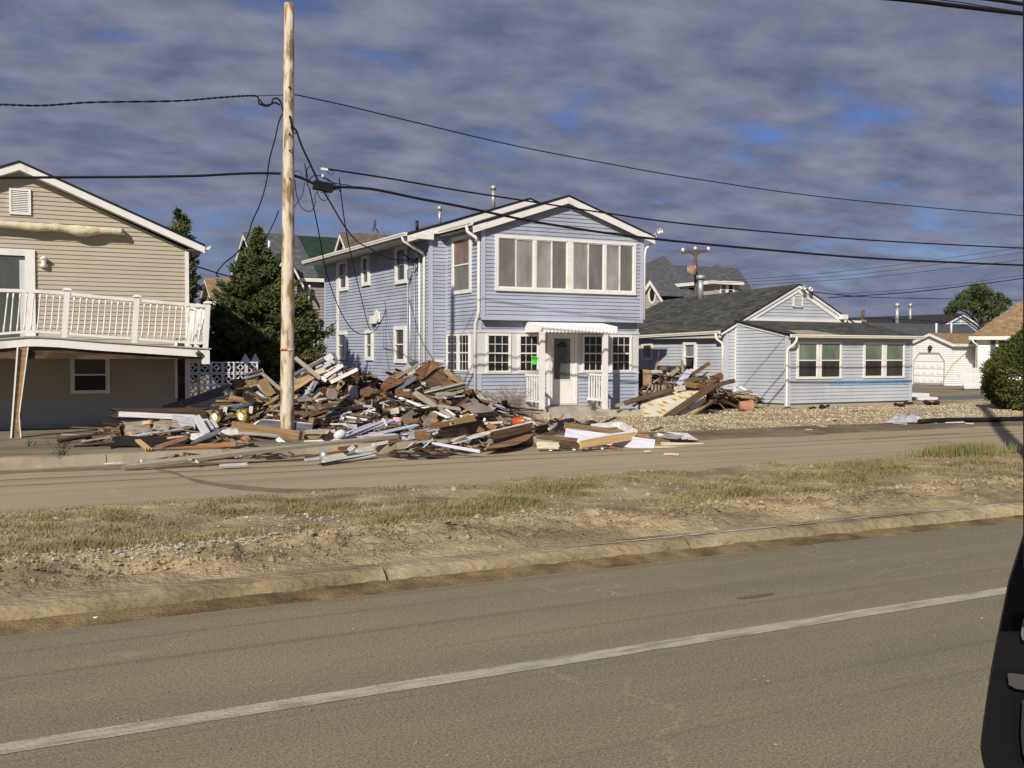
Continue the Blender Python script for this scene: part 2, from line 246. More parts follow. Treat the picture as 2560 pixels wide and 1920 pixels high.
# ---------------------------------------------------------------- mesh helpers
ORG = {}
class MB:
    def __init__(s): s.v = []; s.f = []; s.m = []; s.uv = {}; s.sm = []
    def poly(s, pts, m=0, uv=None, sm=False):
        i = len(s.v); s.v += [V(p) for p in pts]; s.f.append(tuple(range(i, i + len(pts)))); s.m.append(m); s.sm.append(sm)
        if uv: s.uv[len(s.f) - 1] = uv
    def hexa(s, a, b, m=0):                                   # two matching quads (bottom, top)
        i = len(s.v); s.v += [V(p) for p in a] + [V(p) for p in b]
        for f in ((3, 2, 1, 0), (4, 5, 6, 7), (0, 1, 5, 4), (1, 2, 6, 5), (2, 3, 7, 6), (3, 0, 4, 7)):
            s.f.append(tuple(i + k for k in f)); s.m.append(m); s.sm.append(False)
    def box(s, x0, x1, y0, y1, z0, z1, m=0):
        s.hexa([(x0, y0, z0), (x1, y0, z0), (x1, y1, z0), (x0, y1, z0)], [(x0, y0, z1), (x1, y0, z1), (x1, y1, z1), (x0, y1, z1)], m)
    def fbox(s, fr, s0, s1, z0, z1, n0, n1, m=0):
        s.hexa([fr.p(s0, z0, n0), fr.p(s1, z0, n0), fr.p(s1, z0, n1), fr.p(s0, z0, n1)], [fr.p(s0, z1, n0), fr.p(s1, z1, n0), fr.p(s1, z1, n1), fr.p(s0, z1, n1)], m)
    def beam(s, p0, p1, w, t, up=(0, 0, 1), m=0, w1=None):
        p0 = V(p0); p1 = V(p1); d = (p1 - p0).normalized(); u = V(up); u = (u - d * u.dot(d))
        if u.length < 1e-4: u = V((1, 0, 0)) - d * d.x
        u.normalize(); r = d.cross(u); w1 = w if w1 is None else w1
        a = [p0 - r * t / 2 - u * w / 2, p0 + r * t / 2 - u * w / 2, p0 + r * t / 2 + u * w / 2, p0 - r * t / 2 + u * w / 2]
        b = [p1 - r * t / 2 - u * w1 / 2, p1 + r * t / 2 - u * w1 / 2, p1 + r * t / 2 + u * w1 / 2, p1 - r * t / 2 + u * w1 / 2]
        s.hexa(a, b, m)
    def tube(s, pts, r, n=6, m=0, cap=True, rs=None):
        pts = [V(p) for p in pts]; i0 = len(s.v); u = None
        for k, p in enumerate(pts):
            d = (pts[min(k + 1, len(pts) - 1)] - pts[max(k - 1, 0)]).normalized()
            if u is None: u = d.orthogonal().normalized()
            else: u = (u - d * u.dot(d)).normalized()
            q = d.cross(u); rr = rs[k] if rs else r
            s.v += [p + (u * math.cos(2 * math.pi * j / n) + q * math.sin(2 * math.pi * j / n)) * rr for j in range(n)]
        for k in range(len(pts) - 1):
            for j in range(n):
                a = i0 + k * n + j; b = i0 + k * n + (j + 1) % n; s.f.append((a, b, b + n, a + n)); s.m.append(m); s.sm.append(n > 5)
        if cap:
            s.f.append(tuple(range(i0 + n - 1, i0 - 1, -1))); s.m.append(m); s.sm.append(False)
            e = i0 + (len(pts) - 1) * n; s.f.append(tuple(range(e, e + n))); s.m.append(m); s.sm.append(False)
    def slab(s, a, b, c, d, t, m=0, me=None):                  # roof panel: a,b eave; c,d ridge (b above->c); UVs in metres
        a, b, c, d = map(V, (a, b, c, d)); ue = (b - a).normalized(); vv = (d - a) - ue * (d - a).dot(ue); vv.normalize()
        def uvf(p): return ((p - a).dot(ue), (p - a).dot(vv))
        s.poly([a, b, c, d], m, [uvf(p) for p in (a, b, c, d)])
        dn = V((0, 0, -t)); me = m if me is None else me
        s.poly([d + dn, c + dn, b + dn, a + dn], me)
        for p, q in ((a, b), (b, c), (c, d), (d, a)): s.poly([p, p + dn, q + dn, q], me)
    def tri(s, a, b, c, m=0):
        a, b, c = map(V, (a, b, c)); ue = (b - a).normalized(); vv = (c - a) - ue * (c - a).dot(ue); vv.normalize()
        s.poly([a, b, c], m, [((p - a).dot(ue), (p - a).dot(vv)) for p in (a, b, c)])
    def lathe(s, prof, c, ax=(0, 0, 1), n=14, m=0):
        ax = V(ax).normalized(); u = ax.orthogonal().normalized(); q = ax.cross(u); c = V(c); i0 = len(s.v)
        for r, h in prof: s.v += [c + ax * h + (u * math.cos(2 * math.pi * j / n) + q * math.sin(2 * math.pi * j / n)) * r for j in range(n)]
        for k in range(len(prof) - 1):
            for j in range(n):
                a = i0 + k * n + j; b = i0 + k * n + (j + 1) % n; s.f.append((a, b, b + n, a + n)); s.m.append(m); s.sm.append(True)
    def build(s, name, mats, parent=None, label=None, cat=None, group=None, kind=None, origin=None):
        if not isinstance(mats, (list, tuple)): mats = [mats]
        if parent is not None: o0 = ORG[parent.name]
        elif origin is not None: o0 = V(origin)
        else:
            xs = [p.x for p in s.v]; ys = [p.y for p in s.v]; zs = [p.z for p in s.v]; o0 = V(((min(xs) + max(xs)) / 2, (min(ys) + max(ys)) / 2, min(zs)))
        me = bpy.data.meshes.new(name); me.from_pydata([tuple(p - o0) for p in s.v], [], s.f)
        for mt in mats: me.materials.append(mt)
        me.polygons.foreach_set('material_index', s.m); me.polygons.foreach_set('use_smooth', s.sm)
        if s.uv:
            ul = me.uv_layers.new(name='UVMap')
            for fi, uvs in s.uv.items():
                ls = me.polygons[fi].loop_start
                for k, q in enumerate(uvs): ul.data[ls + k].uv = q
        me.update()
        o = bpy.data.objects.new(name, me); COL.objects.link(o)
        if parent is not None: o.parent = parent
        else: o.location = o0
        ORG[o.name] = o0
        tag(o, label, cat, group, kind)
        return o
def build_sep(mb, name, mats, parent, tol=.012, **k):
    # one object per loose piece: pieces whose boxes touch stay together
    ids = list(range(len(mb.f))); par = {}
    def find(a):
        while par.get(a, a) != a: a = par[a]
        return a
    bx = []; cl = []
    for f in mb.f:
        ps = [mb.v[i] for i in f]; bx.append([min(p[k_] for p in ps) for k_ in range(3)] + [max(p[k_] for p in ps) for k_ in range(3)])
    for i, b in enumerate(bx):
        hit = [c for c in cl if all(b[k_] <= c[0][k_ + 3] + tol and b[k_ + 3] >= c[0][k_] - tol for k_ in range(3)) and any(all(b[k_] <= bx[j][k_ + 3] + tol and b[k_ + 3] >= bx[j][k_] - tol for k_ in range(3)) for j in c[1])]
        new = [list(b), [i]]
        for c in hit:
            cl.remove(c); new[1] = c[1] + new[1]; new[0] = [min(new[0][k_], c[0][k_]) for k_ in range(3)] + [max(new[0][k_ + 3], c[0][k_ + 3]) for k_ in range(3)]
        cl.append(new)
    out = []
    for bb, fs in cl:
        q = MB(); q.v = []; mp_ = {}
        for i in fs:
            q.f.append(tuple(mp_.setdefault(a, len(mp_)) for a in mb.f[i])); q.m.append(mb.m[i]); q.sm.append(mb.sm[i])
            if i in mb.uv: q.uv[len(q.f) - 1] = mb.uv[i]
        q.v = [None] * len(mp_)
        for a, b in mp_.items(): q.v[b] = mb.v[a]
        out.append(q.build(name, mats, parent, **k))
    return out
def tag(o, label=None, cat=None, group=None, kind=None):
    if label: o['label'] = label
    if cat: o['category'] = cat
    if group: o['group'] = group
    if kind: o['kind'] = kind
    return o
def empty(name, loc, label, cat, group=None):
    o = bpy.data.objects.new(name, None); COL.objects.link(o); o.location = loc; ORG[o.name] = V(loc); o.empty_display_size = .3
    return tag(o, label, cat, group)
class Fr:
    def __init__(s, P, U, Nn): s.P = V(P); s.U = V(U); s.N = V(Nn)
    def p(s, a, z, n=0): return s.P + s.U * a + s.N * n + V((0, 0, z))
def siding(mb, fr, poly, course=.11, out=.02, m=0, shear=None):
    zs = [q[1] for q in poly]; z0 = min(zs); z1 = max(zs)
    def rng(z):
        xs = []
        for i in range(len(poly)):
            (a, za), (b, zb) = poly[i], poly[(i + 1) % len(poly)]
            if abs(za - zb) < 1e-9:
                if abs(z - za) < 1e-6: xs += [a, b]
                continue
            t = (z - za) / (zb - za)
            if -1e-6 <= t <= 1 + 1e-6: xs.append(a + (b - a) * t)
        return (min(xs), max(xs)) if xs else None
    z = z0
    brk = sorted(set(zs))
    while z < z1 - 1e-4:
        zt = min(z + course, z1); cuts = [z] + [b for b in brk if z + 1e-3 < b < zt - 1e-3] + [zt]
        for a, b in zip(cuts[:-1], cuts[1:]):
            oa = out * (1 - (a - z) / course); ob = out * (1 - (b - z) / course); ra = rng(a + 1e-5); rb = rng(b - 1e-5)
            if not ra or not rb: continue
            mb.poly([fr.p(ra[0], a, oa), fr.p(ra[1], a, oa), fr.p(rb[1], b, ob), fr.p(rb[0], b, ob)], m)
            if a == z: mb.poly([fr.p(ra[0], a, 0), fr.p(ra[1], a, 0), fr.p(ra[1], a, oa), fr.p(ra[0], a, oa)], m)
        z = zt
def window(parent, fr, s0, s1, z0, z1, pane=g_dark, pane2=None, fw=.08, out=.06, grid=None, split=True, label=None, mat=m_white, sill=True, name='window'):
    mb = MB(); n0 = .012
    mb.fbox(fr, s0, s0 + fw, z0, z1, n0, out); mb.fbox(fr, s1 - fw, s1, z0, z1, n0, out)
    mb.fbox(fr, s0 + fw, s1 - fw, z1 - fw, z1, n0, out - .003); mb.fbox(fr, s0 + fw, s1 - fw, z0, z0 + fw, n0, out - .003)
    zm = (z0 + z1) / 2; a0 = s0 + fw; a1 = s1 - fw; b0 = z0 + fw; b1 = z1 - fw
    if split: mb.fbox(fr, a0, a1, zm - .02, zm + .02, n0, out - .008)
    # sash edges
    for (c0, c1) in (((zm + .02), b1), (b0, (zm - .02))) if split else ((b0, b1),):
        mb.fbox(fr, a0, a0 + .02, c0, c1, n0, out - .018); mb.fbox(fr, a1 - .02, a1, c0, c1, n0, out - .018)
        if grid:
            nx, ny = grid
            for i in range(1, nx): x = a0 + (a1 - a0) * i / nx; mb.fbox(fr, x - .008, x + .008, c0, c1, n0, out - .026)
            for j in range(1, ny): z = c0 + (c1 - c0) * j / ny; mb.fbox(fr, a0, a1, z - .008, z + .008, n0, out - .028)
    o = mb.build(name, mat, parent, label=label)
    pb = MB(); pb.poly([fr.p(a0, zm if split else b0, .03), fr.p(a1, zm if split else b0, .03), fr.p(a1, b1, .03), fr.p(a0, b1, .03)]); pb.build('pane', pane, o)
    if split: pb = MB(); pb.poly([fr.p(a0, b0, .026), fr.p(a1, b0, .026), fr.p(a1, zm, .026), fr.p(a0, zm, .026)]); pb.build('pane', pane2 or pane, o)
    return o
def gutter(parent, p0, p1, h=.11, d=.1, side=(0, -1, 0), m=m_gut, name='gutter'):
    p0 = V(p0); p1 = V(p1); sd = V(side); mb = MB(); up = V((0, 0, 1))
    prof = [V((0, 0, 0)), sd * d * .75, sd * d * .8 + up * h * .35, sd * d + up * h * .6, sd * d + up * h, sd * (d - .012) + up * h, sd * (d - .03) + up * .02, sd * .015 + up * .02, up * h]
    for a, b in zip(prof[:-1], prof[1:]): mb.poly([p0 + a, p1 + a, p1 + b, p0 + b])
    mb.poly([p0 + q for q in prof[:6]]); mb.poly([p1 + q for q in prof[:6]])
    return mb.build(name, m, parent)
def pipe(parent, pts, r, m, name, n=8, **k):
    mb = MB(); mb.tube(pts, r, n); return mb.build(name, m, parent, **k)
def vec(*a): return V(a)
exec_order = []
# ================================================================ SETTING
def sheet(name, x0, x1, y0, y1, z, m):
    mb = MB(); mb.poly([(x0, y0, z), (x1, y0, z), (x1, y1, z), (x0, y1, z)]); return mb.build(name, m, kind='structure', origin=(0, 0, z))
sheet('ground', -1500, 1500, -1500, 1500, -.02, m_ground)
sheet('road', -80, 140, -7, 7.78, 0, m_road1)
sheet('side_road', -80, 140, 12.3, 18.3, -.008, m_road2)
sheet('back_street', 31.5, 120, 28.3, 31.2, -.010, MAT('back_asphalt', (.13, .13, .13), .9, .15))
# road line
mb = MB()
xs = [-10 + i * .25 for i in range(320)]
for a, b in zip(xs[:-1], xs[1:]):
    def yy(x, k): return (5.255 if k == 0 else 5.405) + .008 * noise.noise(V((x * 3, k * 7, 0)))
    mb.poly([(a, yy(a, 0), .004), (b, yy(b, 0), .004), (b, yy(b, 1), .004), (a, yy(a, 1), .004)])
mb.build('road_line', m_line, kind='structure', origin=(0, 0, .004))
def fbm(x, y, s, o=4):
    return noise.fractal(V((x * s, y * s, 3.7)), 1.0, 2.1, o)
def strip(name, m, x0, x1, y0, y1, nx, ny, hf, mats2=None, mi=None):
    import array
    vs = []; fs = []
    for j in range(ny + 1):
        y = y0 + (y1 - y0) * j / ny
        for i in range(nx + 1):
            x = x0 + (x1 - x0) * i / nx; vs.append((x, y, hf(x, y)))
    for j in range(ny):
        for i in range(nx):
            a = j * (nx + 1) + i; fs.append((a, a + 1, a + nx + 2, a + nx + 1))
    me = bpy.data.meshes.new(name); me.from_pydata(vs, [], fs); me.materials.append(m)
    me.polygons.foreach_set('use_smooth', [True] * len(fs)); me.update()
    o = bpy.data.objects.new(name, me); COL.objects.link(o); ORG[o.name] = V((0, 0, 0)); return tag(o, kind='structure')
def sst(a, b, x): t = max(0, min(1, (x - a) / (b - a))); return t * t * (3 - 2 * t)
def medh(x, y):
    edge = sst(7.98, 8.3, y) * (1 - sst(12.1, 13.0, y + .35 * fbm(x, 0, .5)))
    clod = math.exp(-((y - 8.9 - .25 * fbm(x, 1, .35)) / .50) ** 2)
    b = noise.noise(V((x * 3.1, y * 3.4, 1))); c = noise.noise(V((x * 7.3, y * 7.7, 4))); d = noise.noise(V((x * 15, y * 15, 8)))
    h = .10 + edge * (.035 + .04 * fbm(x, y, .6, 3)) + clod * (.035 + .09 * abs(b) + .055 * c + .03 * d) + edge * (.018 * c + .010 * d)
    rut = math.exp(-((y - (8.95 + (x - 6) * .55)) / .18) ** 2) * sst(5.5, 6.5, x) * (1 - sst(9, 10.2, x)); h -= .06 * rut
    out = sst(12.15, 12.9, y + .3 * fbm(x, 3, .7)); h = h * (1 - out) + (-.03) * out
    hole = math.exp(-((x - 1.0) / .45) ** 2 - ((y - 8.75) / .3) ** 2); return h - .16 * hole
strip('median', m_dirt, -3, 45, 7.97, 13.2, 900, 110, medh)
# kerb of the median, jointed
mb = MB()
def kerbpiece(mb, x0, x1, yb, yt, h, yk, m=0):
    n = max(1, int((x1 - x0) / .08)); 
    for i in range(n):
        a = x0 + (x1 - x0) * i / n; b = x0 + (x1 - x0) * (i + 1) / n
        def P(x):
            j = .022 * noise.noise(V((x * 1.7, yb, 0))) + .008 * noise.noise(V((x * 7, yb, 5))); k = .014 * noise.noise(V((x * 1.3, yb, 2))) + .006 * noise.noise(V((x * 6, yb, 9)))
            return [V((x, yb + j, -.01)), V((x, yb + .035 + j, h * .55 + k)), V((x, yt + j, h + k)), V((x, yt + .05, h + .012 + k)), V((x, yk, h + .01 + k)), V((x, yk, -.01))]
        A = P(a); B = P(b)
        for q in range(5): mb.poly([A[q], B[q], B[q + 1], A[q + 1]], m, sm=(q in (1, 2)))
        if i == 0: mb.poly(A[::-1], m)
        if i == n - 1: mb.poly(B, m)
x = -3.2
while x < 44: kerbpiece(mb, x, x + 3.0, 7.70, 7.80, .11, 8.02); x += 3.03
mb.build('median_kerb', m_kerb, kind='structure', origin=(0, 0, 0))
# damp dirt lying along the kerb foot, worn pale concrete edge on the kerb top
def fil(x, y):
    k = sst(7.42 + .05 * fbm(x, 0, 1.1), 7.72, y); return -.004 + .045 * k * (.75 + .5 * abs(noise.noise(V((x * 5, y * 9, 2))))) * (1 - .55 * sst(6, 11, x))
strip('gutter_dirt', MAT('damp_gutter_dirt', (.215, .160, .082), .95, .35, 5, bump=.9, bscale=35, col2=(.13, .092, .045), c2scale=2.2, spec=.1), -3, 44, 7.36, 7.745, 900, 8, fil)
mb = MB(); x = 4.0
while x < 20:
    l = random.uniform(.15, .9)
    if random.random() < .72:
        n = max(2, int(l / .06)); pts = [(x + l * i / n, 7.865 + .012 * noise.noise(V((x + i * .3, 0, 0))), .128) for i in range(n + 1)]; q = [(a, b + random.uniform(.018, .05), c) for a, b, c in pts]
        for i in range(n): mb.poly([pts[i], pts[i + 1], q[i + 1], q[i]])
    x += l + random.uniform(.0, .12)
mb.build('kerb_edge', m_kerbw, kind='structure', origin=(0, 0, 0))
for i, (x, y, r_) in enumerate(((1890, 1490, .12),)):
    c = onZ((x, y), .003); mb = MB(); mb.poly([c + V((r_ * (1.6 + .5 * noise.noise(V((k, i, 0)))) * math.cos(k * .52), r_ * (.35 + .2 * noise.noise(V((k * .9, i, 5)))) * math.sin(k * .52), .001 * i)) for k in range(12)]); mb.build('oil_stain', MAT('oil_stain', (.135, .118, .080), .9, .3), kind='structure', origin=(0, 0, .003))
# far kerb and pavement before the houses
mb = MB(); x = -6
while x < 9.4: kerbpiece(mb, x, x + 2.55, 18.02, 18.09, .15, 18.28); x += 2.562
mb.build('far_kerb', MAT('far_kerb_concrete', (.315, .27, .19), .92, .18, 2.0, bump=.4, col2=(.23, .195, .13), c2scale=1.0), kind='structure', origin=(0, 0, 0))
m_stain = MAT('damp_road_dirt', (.215, .172, .112), .95, .2, 2, bump=.4, col2=(.165, .13, .085), c2scale=.8, spec=.1)
def ribbon(name, pts, wd, m, z=-.0035):
    mb = MB(); n = len(pts)
    for i in range(n - 1):
        (a, b), (c, d) = pts[i], pts[i + 1]; K = 14
        for k in range(K):
            def E(t):
                x = a + (c - a) * t; y = b + (d - b) * t; w2 = wd * (.55 + .45 * noise.noise(V((x * 1.3, y, 1))) + .15 * noise.noise(V((x * 7, y, 4)))); return V((x, y - w2, z)), V((x, y + w2, z))
            p, q = E(k / K), E((k + 1) / K); mb.poly([p[0], q[0], q[1], p[1]])
    return mb.build(name, m, kind='structure', origin=(0, 0, z))
ribbon('gutter_stain', [(-2, 17.55), (1, 17.5), (3, 17.4), (4.6, 17.3), (6, 17.35), (8, 17.3)], .34, m_stain)
ribbon('wheel_track', [(-2, 16.55), (2, 16.45), (6, 16.5), (12, 16.35), (20, 16.3), (34, 16.4)], .045, m_stain, -.0045)
ribbon('wheel_track', [(-2, 15.75), (3, 15.7), (8, 15.75), (14, 15.6), (22, 15.7), (36, 15.7)], .035, m_stain, -.0045)
ribbon('damp_stain', [(2.3, 17.0), (2.5, 16.3), (2.6, 15.3), (2.9, 14.4), (3.4, 13.7), (4.3, 13.2), (5.4, 13.0)], .50, m_stain, -.004)
def aph(x, y): return .145 - .125 * sst(18.3, 21.5, y) + .010 * fbm(x, y, .5, 2) + .03 * math.exp(-((y - 22.9 - .03 * x) / .25) ** 2)
strip('pavement', m_apron, -8, 11.5, 18.27, 27, 100, 60, aph)
# gravel yard with its dirt verge
def gvh(x, y): return .010 + .04 * sst(19.2, 20.5, y + .5 * fbm(x, 0, .4)) * (1 - sst(23.5, 25.5, y)) - .012 * sst(23.5, 25.5, y) + .008 * fbm(x, y, 1.2, 3)
strip('gravel_yard', m_gravel, 11.4, 60, 19.1, 28.2, 240, 60, gvh)
def vgh(x, y): return .028 + .02 * fbm(x, y, .9, 4) * sst(17.0, 17.8, y) - .05 * (1 - sst(17.3, 18.0, y + .25 * fbm(x, 0, .6))) 
strip('verge', MAT('dark_verge_dirt', (.205, .165, .105), .95, .25, 2, bump=.7, bscale=18, col2=(.145, .115, .075), c2scale=.8, spec=.1), 9.3, 60, 17.0, 19.4, 240, 26, vgh)

# ================================================================ BLUE HOUSE
BH = empty('blue_house', (15.3, 26.5, 0), 'two storey blue vinyl house with white trim and a wide row of upstairs windows', 'house')
XL, XR, YL, YU = 12.53, 18.07, 26.5, 26.28
XM, YM, YB, XRM = 11.97, 28.8, 39.8, 18.63
fF = Fr((0, YL, 0), (1, 0, 0), (0, -1, 0)); fU = Fr((0, YU, 0), (1, 0, 0), (0, -1, 0)); fM = Fr((0, YM, 0), (1, 0, 0), (0, -1, 0))
fS = Fr((XL, 0, 0), (0, 1, 0), (-1, 0, 0)); fW = Fr((XM, 0, 0), (0, 1, 0), (-1, 0, 0))
mb = MB()
siding(mb, fF, [(XL, .12), (XR, .12), (XR, 1.25), (XL, 1.25)], .112, .026)
siding(mb, fF, [(XL, 2.46), (XR, 2.46), (XR, 2.83), (XL, 2.83)], .112, .026)
ze = 5.40; zp = 6.46
siding(mb, fU, [(XL, 2.86), (XR, 2.86), (XR, ze), ((XL + XR) / 2, zp), (XL, ze)], .112, .026)
siding(mb, fM, [(XM, .05), (XL, .05), (XL, 5.6), (XM, 5.42)], .112, .026)
siding(mb, fS, [(YL, .12), (YM, .12), (YM, 1.25), (YL, 1.25)], .112, .026); siding(mb, fS, [(YL, 2.46), (YM, 2.46), (YM, 2.85), (YL, 2.85)], .112, .026)
siding(mb, fS, [(YU, 2.86), (YM, 2.86), (YM, 5.62), (YU, 5.62)], .112, .026)
siding(mb, fW, [(YM, .05), (YB, .05), (YB, 5.35), (YM, 5.35)], .112, .026)
mb.box(XL + .005, XR - .0, YL + .005, YM, 0, 2.85); mb.box(XL + .004, XR, YU + .004, YM + .01, 2.83, 5.42)
mb.box(XM + .004, XRM, YM + .004, YB, 0, 5.4)
mb.build('wall', m_blue, BH)
mb = MB()   # corner posts and sills of the vinyl
for fr, a in ((fU, XL), (fU, XR - .09)): mb.fbox(fr, a - (.02 if a == XL else 0), a + .09 + (0 if a == XL else .02), 2.80, 5.5, -.02, .034)
for fr, a in ((fF, XL), (fF, XR - .09)): mb.fbox(fr, a - (.02 if a == XL else 0), a + .09, .10, 1.25, -.02, .034); mb.fbox(fr, a - (.02 if a == XL else 0), a + .09, 2.46, 2.83, -.02, .034)
mb.fbox(fM, XM - .03, XM + .08, .02, 5.36, -.08, .034); mb.fbox(fS, YM - .06, YM - .004, .1, 5.6, .0, .034)
mb.fbox(fU, XL, XR, 2.80, 2.868, .0, .04)
mb.fbox(fW, YB - .08, YB, .05, 5.3, 0, .032)
build_sep(mb, 'corner_trim', m_bluetrim, BH)
mb = MB(); mb.box(XL + .03, XR - .03, YL + .02, YM, -.03, .12); mb.box(XM + .03, XRM, YM + .04, YB - .05, -.03, .05); build_sep(mb, 'foundation', m_conc, BH)
# white ground-floor window band
mb = MB(); mb.fbox(fF, XL - .012, XR + .012, 1.262, 2.45, .004, .012)
mb.fbox(fF, XL - .03, XR + .02, 1.235, 1.262, 0, .045); mb.fbox(fF, XL - .03, XR + .02, 2.44, 2.50, 0, .04)
mb.fbox(fS, YL, YM - .06, 1.235, 1.262, .0, .045); mb.fbox(fS, YL, YM - .06, 2.44, 2.50, .0, .04); mb.fbox(fS, YL, YM - .06, 1.262, 2.44, .004, .012)
build_sep(mb, 'window_band', m_panel, BH)
window(BH, fF, 12.76, 13.56, 1.27, 2.41, g_dark, grid=(3, 2), fw=.06)
wt = window(BH, fF, 13.80, 14.52, 1.27, 2.41, g_dark, grid=(3, 2), fw=.07, label='window with a bright green notice stuck on its lower pane')
mb = MB(); mb.fbox(fF, 14.25, 14.40, 1.51, 1.76, .062, .066); mb.fbox(fF, 14.30, 14.33, 1.65, 1.70, .066, .068, 1); mb.fbox(fF, 14.325, 14.35, 1.60, 1.615, .066, .068, 1)
mb.fbox(fF, 14.29, 14.36, 1.70, 1.706, .066, .068, 1)
mb.build('notice', [m_tag, MAT('ink', (.02, .15, .02), .8, 0)], wt)
window(BH, fF, 16.00, 16.77, 1.27, 2.41, g_dark, grid=(3, 2), fw=.06)
window(BH, fF, 17.03, 17.80, 1.27, 2.41, g_dark, grid=(3, 2), fw=.06)
window(BH, fS, 27.06, 27.84, 1.29, 2.41, g_dark, grid=(3, 2), fw=.05); window(BH, fS, 27.90, 28.72, 1.29, 2.41, g_dark, grid=(3, 2), fw=.05)
window(BH, fS, 26.96, 28.32, 3.61, 5.33, g_pink, g_blind, fw=.11)
# upstairs row: one big frame, eight sliders
mb = MB(); a0, a1, b0, b1 = 12.93, 17.78, 3.645, 5.26; T = .09
mb.fbox(fU, a0, a1, b1 - T, b1, .01, .08); mb.fbox(fU, a0, a1, b0, b0 + T, .01, .085); mb.fbox(fU, a0, a0 + T, b0 + T, b1 - T, .01, .078); mb.fbox(fU, a1 - T, a1, b0 + T, b1 - T, .01, .078)
bounds = [(12.93 + T, 14.18), (14.26, 15.32), (15.52, 16.60), (16.68, 17.78 - T)]
for i in range(3):
    mb.fbox(fU, bounds[i][1], bounds[i + 1][0], b0 + T, b1 - T, .01, .076)
pw = mb.build('window', m_white, BH, label='long white frame holding eight upstairs panes')
for i, (p, q) in enumerate(bounds):
    mid = (p + q) / 2; mb = MB(); z0, z1_ = b0 + T, b1 - T
    for (c, d, n) in ((p, mid + .02, .05), (mid - .02, q, .06)) if i % 2 == 0 else ((p, mid + .02, .06), (mid - .02, q, .05)):
        mb.fbox(fU, c, c + .035, z0, z1_, .012, n); mb.fbox(fU, d - .035, d, z0, z1_, .012, n); mb.fbox(fU, c, d, z0, z0 + .04, .012, n - .002); mb.fbox(fU, c, d, z1_ - .03, z1_, .012, n - .002)
    mb.build('sash', m_white, pw)
    for k, (c, d) in enumerate(((p, mid), (mid, q))):
        g = MB(); g.poly([fU.p(c, z0, .032), fU.p(d, z0, .032), fU.p(d, z1_, .032), fU.p(c, z1_, .032)]); g.build('pane', g_blind2 if (k + (i > 0)) % 2 == 1 or False else g_blind, pw)
# side windows
for (y0, y1, za, zb) in ((36.74, 37.80, 4.17, 5.32), (34.26, 35.07, 4.22, 5.30), (30.64, 31.66, 4.09, 5.32), (36.9, 37.99, 1.55, 2.64), (33.92, 34.70, 1.56, 2.65), (30.72, 31.77, 1.50, 2.72)):
    window(BH, fW, y0, y1, za, zb, g_dark if zb > 3 else g_brown, g_brown, fw=.13, out=.09)
mb = MB(); mb.fbox(fW, 37.90, 38.16, .05, 5.3, .02, .05); mb.build('wall_trim', m_white, BH)
# door
dr = MB(); dr.fbox(fF, 14.88, 15.72, .30, 2.40, .012, .05); door = dr.build('door', m_white, BH)
mb = MB(); mb.poly([fF.p(15.0, 1.06, .054), fF.p(15.57, 1.06, .054), fF.p(15.57, 2.29, .054), fF.p(15.0, 2.29, .054)]); mb.build('pane', GLASS('storm_door_glass', (.085, .095, .10), .1, .5), door)
mb = MB()
for a, b, c, d in ((14.97, 15.0, 1.03, 2.32), (15.57, 15.60, 1.03, 2.32), (15.0, 15.57, 1.03, 1.06), (15.0, 15.57, 2.29, 2.32)): mb.fbox(fF, a, b, c, d, .05, .062)
mb.build('glazing_bead', m_white, door)
mb = MB(); k = [fF.p(15.285 + .2 * math.cos(a), 2.03 + .16 * math.sin(a), .0545) for a in [math.pi * i / 10 for i in range(11)]]; mb.poly(k); mb.build('fan_light', g_dark, door)
mb = MB(); mb.fbox(fF, 14.925, 14.95, 1.28, 1.42, .05, .08); mb.build('handle', m_metal, door)
mb = MB(); mb.fbox(fF, 14.78, 14.88, .28, 2.44, .012, .07); mb.fbox(fF, 15.72, 15.82, .28, 2.44, .012, .07); mb.fbox(fF, 14.88, 15.72, 2.40, 2.44, .012, .068); mb.fbox(fF, 14.88, 15.72, .28, .30, .012, .07); mb.build('door_frame', m_white, BH)
mb = MB(); mb.fbox(fF, 14.90, 15.70, .305, .325, .05, .07); mb.build('kick_rail', m_metal, door)
# awning, scalloped
mb = MB(); A0, A1, yf, yw = 14.02, 16.58, 25.40, 26.46
def ribs(x): return .012 * math.sin(x * 2 * math.pi / .12)
n = 170; za_, zf_ = 2.78, 2.63
for i in range(n):
    x0 = A0 + (A1 - A0) * i / n; x1 = A0 + (A1 - A0) * (i + 1) / n; c0 = .03 * abs(math.sin((x0 - A0) * math.pi / .12)); c1 = .03 * abs(math.sin((x1 - A0) * math.pi / .12))
    mb.poly([(x0, yw, za_ + ribs(x0)), (x1, yw, za_ + ribs(x1)), (x1, yf, zf_ + ribs(x1)), (x0, yf, zf_ + ribs(x0))])
    mb.poly([(x0, yf, zf_ + ribs(x0)), (x1, yf, zf_ + ribs(x1)), (x1, yf - .02 + ribs(x1), 2.475 - c1), (x0, yf - .02 + ribs(x0), 2.475 - c0)])
for xx in (A0, A1):
    n = 60
    for i in range(n):
        y0 = yf + (yw - yf) * i / n; y1 = yf + (yw - yf) * (i + 1) / n; t0 = zf_ + (za_ - zf_) * i / n; t1 = zf_ + (za_ - zf_) * (i + 1) / n
        mb.poly([(xx, y0, 2.475 - .03 * abs(math.sin((y0 - yf) * math.pi / .12))), (xx, y1, 2.475 - .03 * abs(math.sin((y1 - yf) * math.pi / .12))), (xx, y1, t1), (xx, y0, t0)])
mb.build('awning', MAT('white_awning', (.84, .83, .84), .5, .03), BH)
